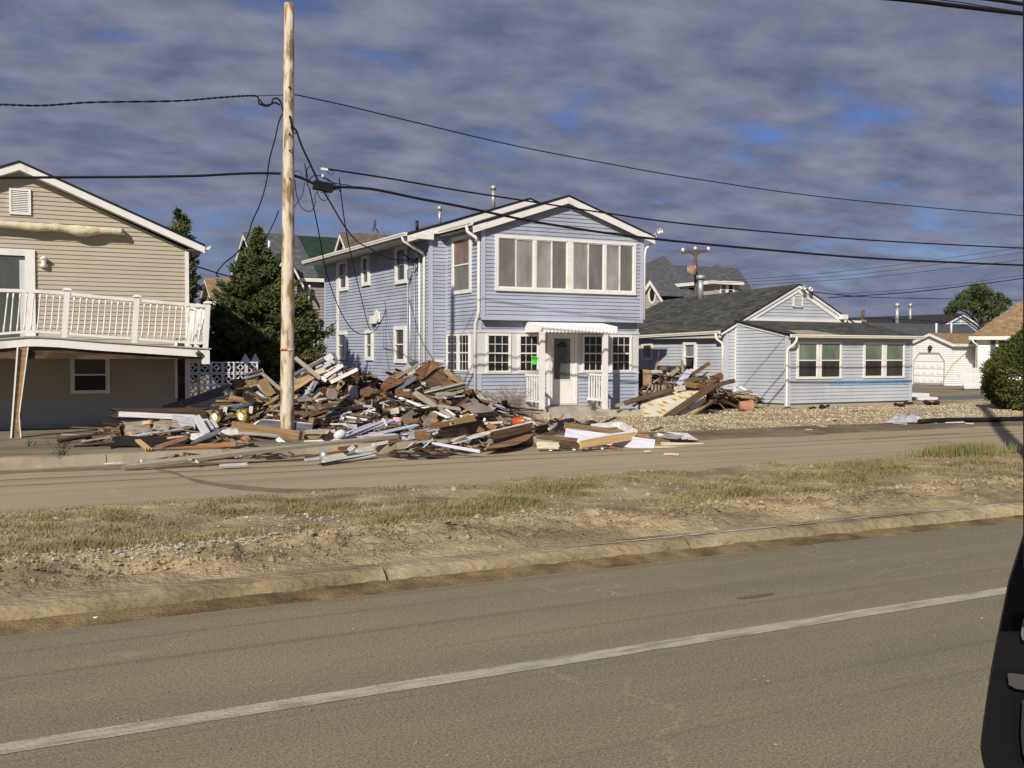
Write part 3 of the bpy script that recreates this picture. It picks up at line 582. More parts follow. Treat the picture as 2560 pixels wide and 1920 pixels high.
for i, px_ in enumerate((14.03, 16.165)):
    mb = MB(); mb.box(px_ - .065, px_ + .065, 25.36, 25.49, .17 if i == 0 else .2, 2.46); mb.box(px_ - .075, px_ + .075, 25.35, 25.50, 2.40, 2.46); mb.build('porch_post', m_white, BH)
    mb = MB(); y0, y1 = 25.49, 26.40
    mb.box(px_ - .03, px_ + .03, y0, y1, 1.17, 1.235); mb.box(px_ - .03, px_ + .03, y0, y1, .42, .49)
    for k in range(6): y = y0 + .10 + k * .145; mb.box(px_ - .018, px_ + .018, y - .018, y + .018, .49, 1.17)
    mb.build('porch_railing', m_white, BH)
mb = MB(); mb.box(14.0, 16.35, 25.62, 26.48, -.02, .26); mb.build('landing', m_conc, BH)
mb = MB(); mb.box(14.13, 16.13, 25.16, 25.62, -.02, .13); mb.build('step', m_conc, BH)
mb = MB(); mb.box(13.10, 14.12, 25.10, 25.55, -.03, .16); mb.box(16.14, 18.2, 25.10, 25.45, -.03, .17); build_sep(mb, 'planter_kerb', MAT('pale_concrete', (.47, .43, .35), .9, .12, 3, bump=.3), BH)
mb = MB(); mb.box(13.92, 14.12, 25.32, 25.52, .16, .25); mb.box(13.70, 13.92, 25.52, 25.70, .05, .23); mb.box(16.02, 16.26, 25.30, 25.50, .13, .20); build_sep(mb, 'brick_block', MAT('pinkish_block', (.52, .38, .32), .9, .1), BH)
# ---- roofs
RX = 15.27; sl = .335
def gable_roof(par, rx, zr, half, y0, y1, s, m, th=.05, rake=.20, fascia=True, rakew=None, both=True, mrake=m_white):
    ze_ = zr - half * s
    mb = MB(); mb.slab((rx - half, y1, ze_), (rx - half, y0, ze_), (rx, y0, zr), (rx, y1, zr), th, 0, 1); mb.slab((rx + half, y0, ze_), (rx + half, y1, ze_), (rx, y1, zr), (rx, y0, zr), th, 0, 1)
    mb.build('roof', [m, m_black], par)
    mb = MB()
    for sg in (-1, 1):
        a = V((rx, y0 + .02, zr - th)); b = V((rx + sg * half, y0 + .02, ze_ - th)); dn = V((0, 0, -rake)); bk = V((0, .03, 0))
        mb.hexa([a + dn, b + dn, b + dn + bk, a + dn + bk], [a, b, b + bk, a + bk])
    build_sep(mb, 'rake_board', mrake, par)
gable_roof(BH, 15.30, 6.79, 4.15, 28.55, 40.0, .33, m_roofb, rake=.20)
gable_roof(BH, RX, 6.54, 3.12, 26.05, 29.6, sl, m_roofb, rake=.20)
mb = MB()
# soffits, returns
mb.poly([(11.17, 28.6, 5.32), (11.17, 39.95, 5.32), (11.99, 39.95, 5.33), (11.99, 28.6, 5.33)]); mb.box(11.17, 11.20, 28.6, 39.95, 5.30, 5.40)
mb.poly([(12.19, 26.08, 5.42), (12.19, 28.8, 5.42), (12.55, 28.8, 5.43), (12.55, 26.08, 5.43)])
mb.poly([(18.05, 26.08, 5.42), (18.05, 28.8, 5.42), (18.37, 28.8, 5.42), (18.37, 26.08, 5.42)])
build_sep(mb, 'soffit', m_soff, BH)
mb = MB(); P = [(11.18, 28.56, 5.30), (11.99, 28.56, 5.28), (11.99, 28.56, 5.64), (11.18, 28.56, 5.38)]; mb.hexa(P, [(a, 28.75, c) for a, b, c in P])
P = [(12.19, 26.06, 5.40), (12.56, 26.06, 5.38), (12.56, 26.06, 5.60), (12.19, 26.06, 5.50)]; mb.hexa(P, [(a, 26.26, c) for a, b, c in P])
P = [(18.04, 26.06, 5.38), (18.37, 26.06, 5.40), (18.37, 26.06, 5.50), (18.04, 26.06, 5.58)]; mb.hexa(P, [(a, 26.26, c) for a, b, c in P])
build_sep(mb, 'eave_return', m_white, BH)
gutter(BH, (11.16, 28.62, 5.36), (11.16, 40.0, 5.36), .11, .10, (-1, 0, 0))
gutter(BH, (12.18, 26.12, 5.46), (12.18, 28.6, 5.46), .11, .10, (-1, 0, 0))
gutter(BH, (18.39, 26.1, 5.46), (18.39, 29, 5.46), .10, .09, (1, 0, 0))
pipe(BH, [(11.12, 28.95, 5.37), (11.14, 28.95, 5.24), (11.85, 29.12, 4.93), (11.90, 29.12, 4.80), (11.90, 29.12, .2)], .045, m_white, 'downspout')
pipe(BH, [(12.12, 26.45, 5.47), (12.14, 26.45, 5.32), (12.42, 26.36, 5.12), (12.46, 26.36, 5.0), (12.46, 26.36, 3.05), (12.46, 26.44, 2.88), (12.46, 26.58, 2.70), (12.46, 26.60, .15)], .05, m_white, 'downspout')
pipe(BH, [(18.46, 26.25, 5.44), (18.44, 26.25, 5.30), (18.2, 26.3, 5.12), (18.15, 26.3, 4.9), (18.15, 26.3, 2.9)], .04, m_white, 'downspout')
# electrics and conduits on the side wall
for y, z0, z1_, r, m in ((29.55, .1, 4.9, .035, m_white), (29.95, .1, 4.75, .014, m_metal), (30.35, .1, 4.35, .035, m_metal), (30.55, .1, 5.2, .016, m_bluetrim)):
    pipe(BH, [(XM - .05, y, z0), (XM - .05, y, z1_)], r, m, 'conduit')
mb = MB(); mb.fbox(fW, 30.26, 30.44, 4.2, 4.5, .04, .12); mb.fbox(fW, 29.6, 29.75, 4.82, 4.95, .04, .11); build_sep(mb, 'service_head', m_metal, BH)
mb = MB(); mb.fbox(fW, 33.2, 33.45, 2.9, 3.25, .03, .12); mb.fbox(fW, 33.55, 33.95, 2.85, 3.12, .03, .16); mb.fbox(fW, 33.42, 33.6, 3.1, 3.3, .03, .10); build_sep(mb, 'junction_box', m_lamp, BH)
for (x, y, h, r, m, cap) in ((12.42, 31.0, .32, .05, m_black, 0), (13.05, 30.6, .45, .055, m_metal, 1), (14.9, 30.4, .62, .07, m_metal, 1)):
    zb = 6.79 - (15.3 - x) * .33; mb = MB(); mb.tube([(x, y, zb - .05), (x, y, zb + h)], r, 10)
    if cap: mb.tube([(x, y, zb + h - .02), (x, y, zb + h + .12)], r * 1.45, 10)
    mb.build('vent_pipe', m, BH)
mb = MB(); c = V((18.42, 26.0, 5.62)); mb.lathe([(.03, 0), (.07, .02), (.08, .12)], c, (-.3, -1, .1), 10); mb.lathe([(.03, 0), (.07, .02), (.08, .12)], c + V((.1, .1, .03)), (.6, -1, .2), 10); mb.tube([c + V((0, .2, -.1)), c], .02, 6); build_sep(mb, 'flood_light', m_lamp, BH)

# ================================================================ TAN HOUSE (left)
TH = empty('tan_house', (.6, 26.5, 0), 'tan vinyl house with a gable, rolled awning and dark shaded ground floor', 'house')
fT = Fr((0, 26.5, 0), (1, 0, 0), (0, -1, 0)); TX = 4.42; TXL = -3.2; rx = .62
mb = MB(); siding(mb, fT, [(TXL, .70), (4.12, .70), (4.12, 2.2), (TXL, 2.2)], .104, .022)
siding(mb, fT, [(TXL, 2.2), (TX, 2.2), (TX, 4.42), (rx, 6.05), (TXL, 4.42)], .104, .022)
fT2 = Fr((TX, 0, 0), (0, 1, 0), (1, 0, 0)); siding(mb, fT2, [(26.5, .3), (36, .3), (36, 4.42), (26.5, 4.42)], .104, .022)
mb.box(TXL, TX - .004, 26.51, 36, .0, 4.4); mb.build('wall', m_tan, TH)
mb = MB(); mb.fbox(fT, TXL, 4.14, -.05, .70, -.01, .03); build_sep(mb, 'foundation', m_found, TH)
mb = MB(); mb.fbox(fT, TX - .07, TX + .02, 2.2, 4.40, -.04, .03); mb.fbox(fT, 4.08, 4.15, .70, 2.1, .0, .028); mb.fbox(fT, 4.33, 4.46, -.03, 2.1, -.02, .03); build_sep(mb, 'corner_trim', m_white, TH)
mb = MB(); mb.fbox(fT, 4.15, 4.33, 0, 2.1, -.01, .02); mb.build('bare_sheathing', W['dark'], TH)
gable_roof(TH, rx, 6.28, 4.17, 26.18, 36.3, .415, m_roofb, rake=.17)
mb = MB(); mb.poly([(4.4, 26.2, 4.42), (4.78, 26.2, 4.42), (4.78, 36, 4.42), (4.4, 36, 4.42)]); mb.poly([(TXL, 26.2, 4.6), (rx, 26.2, 6.05), (rx, 26.5, 6.05), (TXL, 26.5, 4.6)]); mb.poly([(rx, 26.2, 6.05), (4.6, 26.2, 4.42), (4.6, 26.5, 4.42), (rx, 26.5, 6.05)]); build_sep(mb, 'soffit', m_soff, TH)
gutter(TH, (4.80, 26.2, 4.42), (4.80, 36, 4.42), .10, .13, (1, 0, 0))
mb = MB(); fr = fT
a, b, c, d = .40, .86, 5.06, 5.66
mb.fbox(fr, a, a + .05, c, d, .02, .06); mb.fbox(fr, b - .05, b, c, d, .02, .06); mb.fbox(fr, a + .05, b - .05, d - .045, d, .02, .06); mb.fbox(fr, a + .05, b - .05, c, c + .045, .02, .06)
nl = 12
for i in range(nl):
    z = c + .05 + (d - c - .1) * i / nl; mb.hexa([fr.p(a + .05, z, .055), fr.p(b - .05, z, .055), fr.p(b - .05, z + .006, .055), fr.p(a + .05, z + .006, .055)], [fr.p(a + .05, z + .03, .02), fr.p(b - .05, z + .03, .02), fr.p(b - .05, z + .036, .02), fr.p(a + .05, z + .036, .02)])
mb.build('gable_vent', m_white, TH)
# rolled-up awning
mb = MB(); pts = []; rs = []
for i in range(70):
    x = -1.2 + (2.86 + 1.2) * i / 69; s_ = noise.noise(V((x * 4, 0, 1))); bulge = .05 * math.exp(-((x - 1.95) / .30) ** 2) + .02 * math.exp(-((x - .9) / .3) ** 2)
    pts.append((x, 26.30 - .02 * s_, 4.80 - .01 * (x) - bulge * .9 + .008 * s_)); rs.append(.082 + .014 * s_ + bulge)
mb.tube(pts, .09, 14, rs=rs); mb.tube([(2.84, 26.30, 4.765), (2.90, 26.30, 4.765)], .045, 8, 0)
mb.build('rolled_awning', m_cloth, TH)
mb = MB()
for xx in (.2, 1.1, 2.0, 2.88): mb.box(xx - .02, xx + .02, 26.30, 26.48, 4.78, 4.84)
mb.beam((2.88, 26.33, 4.80), (3.02, 26.46, 4.62), .03, .02); build_sep(mb, 'awning_bracket', m_metal, TH)
# sliding door upstairs
mb = MB(); mb.fbox(fT, .72, .93, 2.05, 4.25, .02, .07); mb.fbox(fT, -1.2, .72, 4.10, 4.25, .02, .07); o = mb.build('patio_door', m_white, TH)
mb = MB(); mb.fbox(fT, -1.2, .72, 2.05, 4.1, .022, .03); mb.build('pane', GLASS('patio_glass', (.075, .085, .075), .12, .5), o)
mb = MB(); mb.fbox(fT, .60, .72, 2.2, 4.0, .031, .05); mb.build('sash', MAT('pale_sash', (.55, .57, .58), .5, .05), o)
# wall lamp
mb = MB(); c = V((1.12, 26.40, 4.0)); mb.lathe([(.0, .12), (.10, .05), (.075, .04), (.06, -.02), (.055, -.12)], c, n=12); mb.lathe([(.0, -.11), (.09, -.08), (.09, -.02)], c + V((0, .04, -.06)), n=12)
mb.box(1.09, 1.15, 26.42, 26.49, 3.86, 3.98); mb.build('wall_lamp', m_lamp, TH)
window(TH, fT, 1.67, 2.56, .84, 1.75, g_dark, MAT('dark_screen', (.012, .012, .016), .5, .1), fw=.08, out=.05)
# ---- deck
DK = empty('raised_deck', (.5, 24.0, 0), 'sagging white railed deck on a leaning timber post before the tan house', 'deck')
def dz(x):
    kn = [(-4, 2.02), (.1, 2.10), (.75, 2.165), (1.3, 2.14), (2.06, 2.075), (4.5, 1.915)]
    for (a, p), (b, q) in zip(kn[:-1], kn[1:]):
        if a <= x <= b: t = (x - a) / (b - a); return p + (q - p) * t
    return kn[-1][1]
mb = MB(); N_ = 40
for i in range(N_):
    x0 = -4 + 8.5 * i / N_; x1 = -4 + 8.5 * (i + 1) / N_; a, b = dz(x0), dz(x1)
    mb.hexa([(x0, 23.93, a), (x1, 23.93, b), (x1, 26.46, b), (x0, 26.46, a)], [(x0, 23.93, a + .03), (x1, 23.93, b + .03), (x1, 26.46, b + .03), (x0, 26.46, a + .03)])
mb.build('deck_floor', MAT('gray_decking', (.36, .36, .36), .8, .1), DK)
mb = MB()
for i in range(N_):
    x0 = -4 + 8.46 * i / N_; x1 = -4 + 8.46 * (i + 1) / N_; a, b = dz(x0) - .004, dz(x1) - .004; h = .185
    mb.hexa([(x0, 23.97, a - h), (x1, 23.97, b - h), (x1, 24.0, b - h), (x0, 24.0, a - h)], [(x0, 23.97, a), (x1, 23.97, b), (x1, 24.0, b), (x0, 24.0, a)])
mb.box(4.30, 4.47, 23.96, 24.02, 1.58, 1.90); mb.box(4.44, 4.47, 24.02, 26.4, 1.60, 1.90)
mb.build('fascia', m_white, DK)
mb = MB()
for y in (24.05, 25.2, 26.2): mb.box(-4, 4.4, y, y + .05, 1.70, 1.88)
build_sep(mb, 'joist', W['dark'], DK)
def railpost(x, y, zb, lean):
    mb = MB(); w_ = .055; h = 1.02
    mb.hexa([(x - w_, y - w_, zb), (x + w_, y - w_, zb), (x + w_, y + w_, zb), (x - w_, y + w_, zb)], [(x - w_ + lean, y - w_, zb + h), (x + w_ + lean, y - w_, zb + h), (x + w_ + lean, y + w_, zb + h), (x - w_ + lean, y + w_, zb + h)])
    w2 = .085; a = zb + h
    mb.hexa([(x - w2 + lean, y - w2, a), (x + w2 + lean, y - w2, a), (x + w2 + lean, y + w2, a), (x - w2 + lean, y + w2, a)], [(x - w2 + lean, y - w2, a + .03), (x + w2 + lean, y - w2, a + .03), (x + w2 + lean, y + w2, a + .03), (x - w2 + lean, y + w2, a + .03)])
    w3 = .03; mb.hexa([(x - w2 + lean, y - w2, a + .03), (x + w2 + lean, y - w2, a + .03), (x + w2 + lean, y + w2, a + .03), (x - w2 + lean, y + w2, a + .03)], [(x - w3 + lean, y - w3, a + .06), (x + w3 + lean, y - w3, a + .06), (x + w3 + lean, y + w3, a + .06), (x - w3 + lean, y + w3, a + .06)])
    return mb.build('railing_post', m_white, DK)
for x in (-1.5, 1.40, 2.83): railpost(x, 24.0, dz(x) + .03, .07)
railpost(4.38, 24.0, dz(4.38) + .03, .06); railpost(4.42, 25.35, 1.95, .04); railpost(4.42, 26.35, 1.97, 0)
for sec, (xa, xb) in enumerate(((-1.4, 1.33), (1.48, 2.76), (2.92, 4.30))):
    mb = MB(); n = 24
    for i in range(n):
        x0 = xa + (xb - xa) * i / n; x1 = xa + (xb - xa) * (i + 1) / n
        za0 = dz(x0) if x0 > .8 else 2.165; za1 = dz(x1) if x1 > .8 else 2.165
        lt = .07; mb.hexa([(x0 + lt, 23.96, za0 + .95), (x1 + lt, 23.96, za1 + .95), (x1 + lt, 24.04, za1 + .95), (x0 + lt, 24.04, za0 + .95)], [(x0 + lt, 23.96, za0 + 1.02), (x1 + lt, 23.96, za1 + 1.02), (x1 + lt, 24.04, za1 + 1.02), (x0 + lt, 24.04, za0 + 1.02)])
        a, b = dz(x0) + .10, dz(x1) + .10; mb.hexa([(x0, 23.97, a), (x1, 23.97, b), (x1, 24.03, b), (x0, 24.03, a)], [(x0, 23.97, a + .05), (x1, 23.97, b + .05), (x1, 24.03, b + .05), (x0, 24.03, a + .05)])
    build_sep(mb, 'rail', m_white, DK)
    n = int((xb - xa) / .127)
    for i in range(n):
        x = xa + (xb - xa) * (i + .5) / n
        if x < -.4: continue
        lt = .075; 
        if sec == 0 and x < .25: lt = -.03 if x < .12 else .10
        zb = dz(x) + .15; zt = (dz(x) if x > .8 else 2.165) + .96; mb = MB(); P0 = V((x, 24.0, zb)); P1 = V((x + lt, 24.0, zt)); d = P1 - P0
        mb.tube([P0, P0 + d * .15, P0 + d * .17, P0 + d * .5, P0 + d * .83, P0 + d * .85, P1], .02, 6, rs=[.021, .021, .014, .017, .014, .021, .021]); mb.build('baluster', m_white, DK)
for (ya, yb) in ((24.07, 25.28), (25.42, 26.29)):
    mb = MB(); mb.hexa([(4.39, ya, 2.88), (4.47, ya, 2.88), (4.47, yb, 2.93), (4.39, yb, 2.93)], [(4.39, ya, 2.95), (4.47, ya, 2.95), (4.47, yb, 3.0), (4.39, yb, 3.0)]); mb.box(4.40, 4.46, ya, yb, 2.05, 2.10); build_sep(mb, 'rail', m_white, DK)
    n = 8
    for i in range(n): y = ya + (yb - ya) * (i + .5) / n; mb = MB(); mb.tube([(4.42, y, 2.1), (4.44, y, 2.9)], .018, 6); mb.build('baluster', m_white, DK)
mb = MB(); mb.box(4.40, 4.46, 24.2, 26.2, 2.15, 2.8); 
# support post with split white cladding
mb = MB(); mb.hexa([(.36, 23.93, -.03), (.50, 23.93, -.03), (.50, 24.07, -.03), (.36, 24.07, -.03)], [(.50, 23.99, 1.94), (.68, 23.99, 1.94), (.68, 24.07, 1.94), (.50, 24.07, 1.94)]); sp_ = mb.build('support_post', W['tan'], DK)
mb = MB(); mb.beam((.335, 23.95, -.03), (.49, 23.98, 1.95), .03, .12, (1, 0, 0)); mb.beam((.53, 23.95, -.03), (.50, 23.95, .5), .02, .12, (1, 0, 0)); mb.beam((.50, 23.95, .5), (.69, 23.98, 1.95), .02, .12, (1, 0, 0)); mb.build('cladding', m_white, sp_)
mb = MB(); mb.tube([(4.18, 23.93, 1.80), (4.22, 23.90, 1.86), (4.27, 23.93, 1.82), (4.22, 23.95, 1.74)], .05, 7); mb.build('fabric_scrap', W['green'], None, 'small green rag caught under the corner of the raised deck', 'rag')

# ================================================================ GRAY HOUSE (right)
GH = empty('gray_house', (27, 26.3, 0), 'single storey pale gray house with a gable and four green shaded porch windows', 'house')
SH = .0135
def sh(y): return -SH * (y - 26.3)
gx0, gx1, gy = 24.03, 29.95, 26.30; cx0, cx1, cy0, cy1 = 23.53, 30.4, 29.0, 37.9
fG = Fr((0, gy, 0), (1, 0, 0), (0, -1, 0)); fGs = Fr((gx0, 0, 0), (0, 1, 0), (-1, 0, 0)); fGm = Fr((0, cy0, 0), (1, 0, 0), (0, -1, 0)); fGl = Fr((cx0, 0, 0), (0, 1, 0), (-1, 0, 0))
class FrS(Fr):
    def p(s, a, z, n=0): q = Fr.p(s, a, z, n); q.z += sh(q.y); return q
fGs.__class__ = FrS; fGl.__class__ = FrS; fGm.__class__ = FrS
mb = MB(); siding(mb, fG, [(gx0, .155), (gx1, .155), (gx1, 2.42), (gx0, 2.42)], .121, .024)
siding(mb, fGs, [(gy, .155), (cy0, .155), (cy0, 2.98), (gy, 2.42)], .121, .024)
siding(mb, fGm, [(cx0, .10), (gx0, .10), (gx0, 2.98), (cx0, 2.72)], .121, .024)
siding(mb, fGl, [(cy0, .10), (cy1, .10), (cy1, 2.62), (cy0, 2.62)], .121, .024)
siding(mb, fGm, [(24.2, 3.05), (29.7, 3.05), (26.97, 4.33)], .121, .024)
mb.box(gx0 + .01, gx1, gy + .01, cy0 + .1, 0.15, 2.4); mb.box(cx0 + .01, cx1, cy0 + .05, cy1, -.1, 2.52)
mb.build('wall', m_gray, GH)
mb = MB(); mb.box(gx0 + .05, gx1 - .25, gy + .05, cy0, -.05, .146); mb.box(cx0 + .04, cx1, cy0 + .03, cy1, -.15, .02); build_sep(mb, 'foundation', MAT('gray_block', (.36, .34, .30), .9, .1), GH)
mb = MB(); mb.fbox(fG, gx0 - .03, gx0 + .12, .05, 2.42, -.1, .034); mb.fbox(fG, gx1 - .07, gx1 + .03, .06, 2.40, -.05, .034); mb.fbox(fGm, cx0 - .03, cx0 + .14, .0, 2.60, -.08, .034); build_sep(mb, 'corner_trim', MAT('gray_corner_post', (.50, .52, .58), .6, .05), GH)
mb = MB(); mb.fbox(fGs, cy0 - .04, cy0 - .005, .15, 2.98, 0, .045)
a = fGs.p(gy - .12, 2.38, .05); b = fGs.p(cy0, 2.96, .05); up_ = V((0, 0, .10)); bk = V((.06, 0, 0)); mb.hexa([a, b, b + bk, a + bk], [a + up_, b + up_, b + up_ + bk, a + up_ + bk]); build_sep(mb, 'white_trim', m_white, GH)
wn = dict(fw=.07, out=.05)
for (a, b) in ((24.42, 25.41), (25.47, 26.48), (27.53, 28.53), (28.59, 29.58)): window(GH, fG, a, b, .98, 2.26, g_green, g_brown, fw=.085 if a in (24.42, 27.53) else .07, out=.05)
# torn strip showing blue foam board
mb = MB(); xs_ = [25.9 + 3.95 * i / 24 for i in range(25)]
for a, b in zip(xs_[:-1], xs_[1:]):
    def lo(x): return .745 + .012 * noise.noise(V((x * 3, 0, 0)))
    def hi(x): return (.93 + .012 * noise.noise(V((x * 4, 5, 0)))) - .13 * max(0, 1 - (x - 25.9) / .25)
    mb.poly([fG.p(a, lo(a), .029), fG.p(b, lo(b), .029), fG.p(b, hi(b), .029), fG.p(a, hi(a), .029)])
fb = mb.build('foam_board', m_foam, GH)
mb = MB()
def glyphrow(x0, x1, z0, z1, n, m):
    for i in range(n):
        a = x0 + (x1 - x0) * i / n; b = a + (x1 - x0) / n * .62
        if random.random() < .7: mb.fbox(fG, a, b, z1 - .008, z1, .030, .031, m)
        if random.random() < .6: mb.fbox(fG, a, b, z0, z0 + .008, .030, .031, m)
        mb.fbox(fG, a, a + .010, z0, z1, .030, .0313, m)
        if random.random() < .5: mb.fbox(fG, a, b, (z0 + z1) / 2 - .004, (z0 + z1) / 2 + .004, .030, .0312, m)
glyphrow(26.0, 26.55, .78, .85, 7, 0); glyphrow(27.75, 27.88, .825, .855, 3, 0); glyphrow(28.0, 28.55, .825, .855, 10, 0); glyphrow(29.1, 29.28, .82, .85, 4, 0); glyphrow(29.45, 29.72, .82, .84, 5, 0)
mb.build('printed_lettering', MAT('navy_print', (.04, .10, .22), .7, 0), fb)
# roofs
mb = MB(); ty = cy0 - .02
mb.slab((gx0 - .10, gy - .22, 2.50), (30.26, gy - .22, 2.50), (30.26, ty, 3.06), (gx0 - .10, ty, 3.06), .05, 0, 1); mb.build('porch_roof', [m_roofg, m_black], GH)
mb = MB(); mb.slab((24.35, gy - .20, 2.508), (26.3, gy - .20, 2.508), (25.6, 26.85, 2.665), (24.5, 26.85, 2.665), .002, 0, 0); mb.build('bare_roof_board', W['gray'], GH)
prx = 26.95; pz = 4.50; ex = 23.26; ez = 2.66
def S_(x, y, z): return (x, y, z + sh(y))
mb = MB(); yr = 37.4
mb.slab(S_(ex, 38.2, ez), S_(ex, cy0 - .12, ez), S_(prx, cy0 - .12, pz), S_(prx, yr, pz - .12), .05, 0, 1)
mb.slab(S_(30.64, cy0 - .12, ez), S_(30.64, 38.2, ez), S_(prx, yr, pz - .12), S_(prx, cy0 - .12, pz), .05, 0, 1)
mb.tri(S_(30.64, 38.2, ez), S_(ex, 38.2, ez), S_(prx, yr, pz - .12)); mb.build('roof', [m_roofg, m_black], GH)
mb = MB()
for sg, xe in ((-1, ex), (1, 30.64)):
    a = V(S_(prx, cy0 - .10, pz - .05)); b = V(S_(xe, cy0 - .10, ez - .05)); dn = V((0, 0, -.10)); bk = V((0, .03, 0)); mb.hexa([a + dn, b + dn, b + dn + bk, a + dn + bk], [a, b, b + bk, a + bk])
    a = V(S_(prx, cy0 - .05, pz - .15)); b = V(S_(prx + (xe - prx) * .80, cy0 - .05, pz - .15 - (pz - ez) * .80)); dn = V((0, 0, -.17)); mb.hexa([a + dn, b + dn, b + dn + bk, a + dn + bk], [a, b, b + bk, a + bk])
mb.box(24.4, 30.2, cy0 - .06, cy0 - .03, 2.99, 3.14); build_sep(mb, 'rake_board', m_white, GH)
mb = MB(); fr = fGm; a, b, c, d = 26.70, 27.16, 3.62, 4.06; mb.fbox(fr, a, a + .04, c, d, .02, .08); mb.fbox(fr, b - .04, b, c, d, .02, .08); mb.fbox(fr, a, b, d - .03, d, .02, .08); mb.fbox(fr, a, b, c, c + .03, .02, .08)
for i in range(8): z = c + .04 + .045 * i; mb.hexa([fr.p(a + .04, z, .075), fr.p(b - .04, z, .075), fr.p(b - .04, z + .006, .075), fr.p(a + .04, z + .006, .075)], [fr.p(a + .04, z + .03, .03), fr.p(b - .04, z + .03, .03), fr.p(b - .04, z + .036, .03), fr.p(a + .04, z + .036, .03)])
mb.build('gable_vent', m_lamp, GH)
gutter(GH, (gx0 - .12, gy - .24, 2.40), (30.26, gy - .24, 2.40), .10, .11, (0, -1, 0))
mb = MB(); mb.poly([(gx0, gy, 2.40), (30.2, gy, 2.40), (30.2, gy - .24, 2.40), (gx0, gy - .24, 2.40)]); mb.box(gx0 - .1, 30.24, gy - .245, gy - .225, 2.38, 2.47); build_sep(mb, 'soffit', m_soff, GH)
gutter(GH, (ex, cy0 - .1, 2.55), (ex, 34.6, 2.55 + sh(34.6)), .11, .10, (-1, 0, 0))
mb = MB(); mb.poly([(ex, cy0 - .1, 2.54), (ex, 38, 2.54 + sh(38)), (cx0, 38, 2.54 + sh(38)), (cx0, cy0 - .1, 2.54)]); mb.box(ex - .0, ex + .03, cy0 - .1, 38, 2.40, 2.55); build_sep(mb, 'soffit', m_soff, GH)
pipe(GH, [(24.15, 26.0, 2.42), (24.15, 26.0, 2.30), (24.12, 26.1, 2.16), (23.98, 26.22, 2.02), (23.96, 26.24, 1.9), (23.96, 26.24, .16), (23.90, 26.18, .05)], .045, m_white, 'downspout')
pipe(GH, [(23.20, 29.1, 2.55), (23.20, 29.1, 2.40), (23.44, 29.05, 2.22), (23.47, 29.05, 2.1), (23.47, 29.05, .6)], .045, m_white, 'downspout')
w0 = onX(z6(548, 925), cx0); w1_ = onX(z6(660, 1190), cx0)
window(GH, fGl, min(w0.y, w1_.y), max(w0.y, w1_.y), w1_.z - sh(32), w0.z - sh(32), GLASS('hazy_glass', (.16, .19, .20), .25, .4), g_brown, fw=.10, out=.10)
w0 = onX(z6(165, 935), cx0); w1_ = onX(z6(262, 1090), cx0)
window(GH, fGl, min(w0.y, w1_.y), max(w0.y, w1_.y), w1_.z - sh(36), w0.z - sh(36), g_dark, fw=.10, out=.05, split=False)
mb = MB(); zc_ = lambda x, y: 4.50 - (prx - x) * .4986 + sh(y); 
p = onX(z6(690, 545), 26.6); mb.tube([(26.6, 34.4, 4.1), (26.6, 34.4, 5.0)], .12, 10); mb.tube([(26.6, 34.4, 4.95), (26.6, 34.4, 5.12)], .19, 10); mb.build('chimney_pipe', m_metal, GH)
mb = MB(); c = V((27.12, 28.8, 4.33)); mb.box(27.02, 27.16, 28.82, 28.95, 4.26, 4.36); mb.lathe([(.03, 0), (.08, .03), (.085, .13)], c + V((.15, -.05, -.05)), (.3, -1, -.2), 10); mb.lathe([(.03, 0), (.07, .03), (.075, .13)], c + V((-.1, -.05, 0)), (-.5, -1, -.2), 10); build_sep(mb, 'flood_light', m_lamp, GH)
mb = MB(); c = V((30.05, 28.8, 3.28)); c = onY((2110, 793), 28.8); mb.box(c.x - .12, c.x + .12, 28.7, 28.93, c.z - .08, c.z + .10); mb.box(c.x + .0, c.x + .07, 28.72, 28.8, c.z - .2, c.z - .08); mb.build('wall_box', m_lamp, GH)
# ================================================================ BACKGROUND HOUSES
def far_gable_x(root, Xa, Xb, yr, zr, yf, yb, ze, wall, roof, zb=0, ov=.3, rakem=m_white, th=.12, rw=.22):
    """ridge along X, gable end facing -X at Xa"""
    mb = MB(); f1 = Fr((Xa + ov, 0, 0), (0, 1, 0), (-1, 0, 0)); s_ = (zr - ze) / (yr - yf)
    siding(mb, f1, [(yf + .3, zb), (yb - .3, zb), (yb - .3, ze + .05), (yr, zr - .12), (yf + .3, ze + .05)], .16, .03)
    f2 = Fr((0, yf + .3, 0), (1, 0, 0), (0, -1, 0)); siding(mb, f2, [(Xa + ov, zb), (Xb, zb), (Xb, ze), (Xa + ov, ze)], .16, .03)
    mb.box(Xa + ov + .01, Xb, yf + .32, yb - .3, zb, ze); mb.build('wall', wall, root)
    mb = MB(); mb.slab((Xa, yf, ze), (Xb, yf, ze), (Xb, yr, zr), (Xa, yr, zr), .08); mb.slab((Xb, yb, ze), (Xa, yb, ze), (Xa, yr, zr), (Xb, yr, zr), .08); mb.build('roof', roof, root)
    mb = MB()
    for ye in (yf, yb):
        a = V((Xa, yr, zr - .08)); b = V((Xa, ye, ze - .08)); dn = V((0, 0, -rw)); bk = V((.05, 0, 0)); mb.hexa([a + dn, b + dn, b + dn + bk, a + dn + bk], [a, b, b + bk, a + bk])
    mb.box(Xa, Xb, yf - .03, yf, ze - .2, ze - .02); mb.build('white_trim', rakem, root)
    return f1, f2
def hp(q, Y): return onY(q, Y)
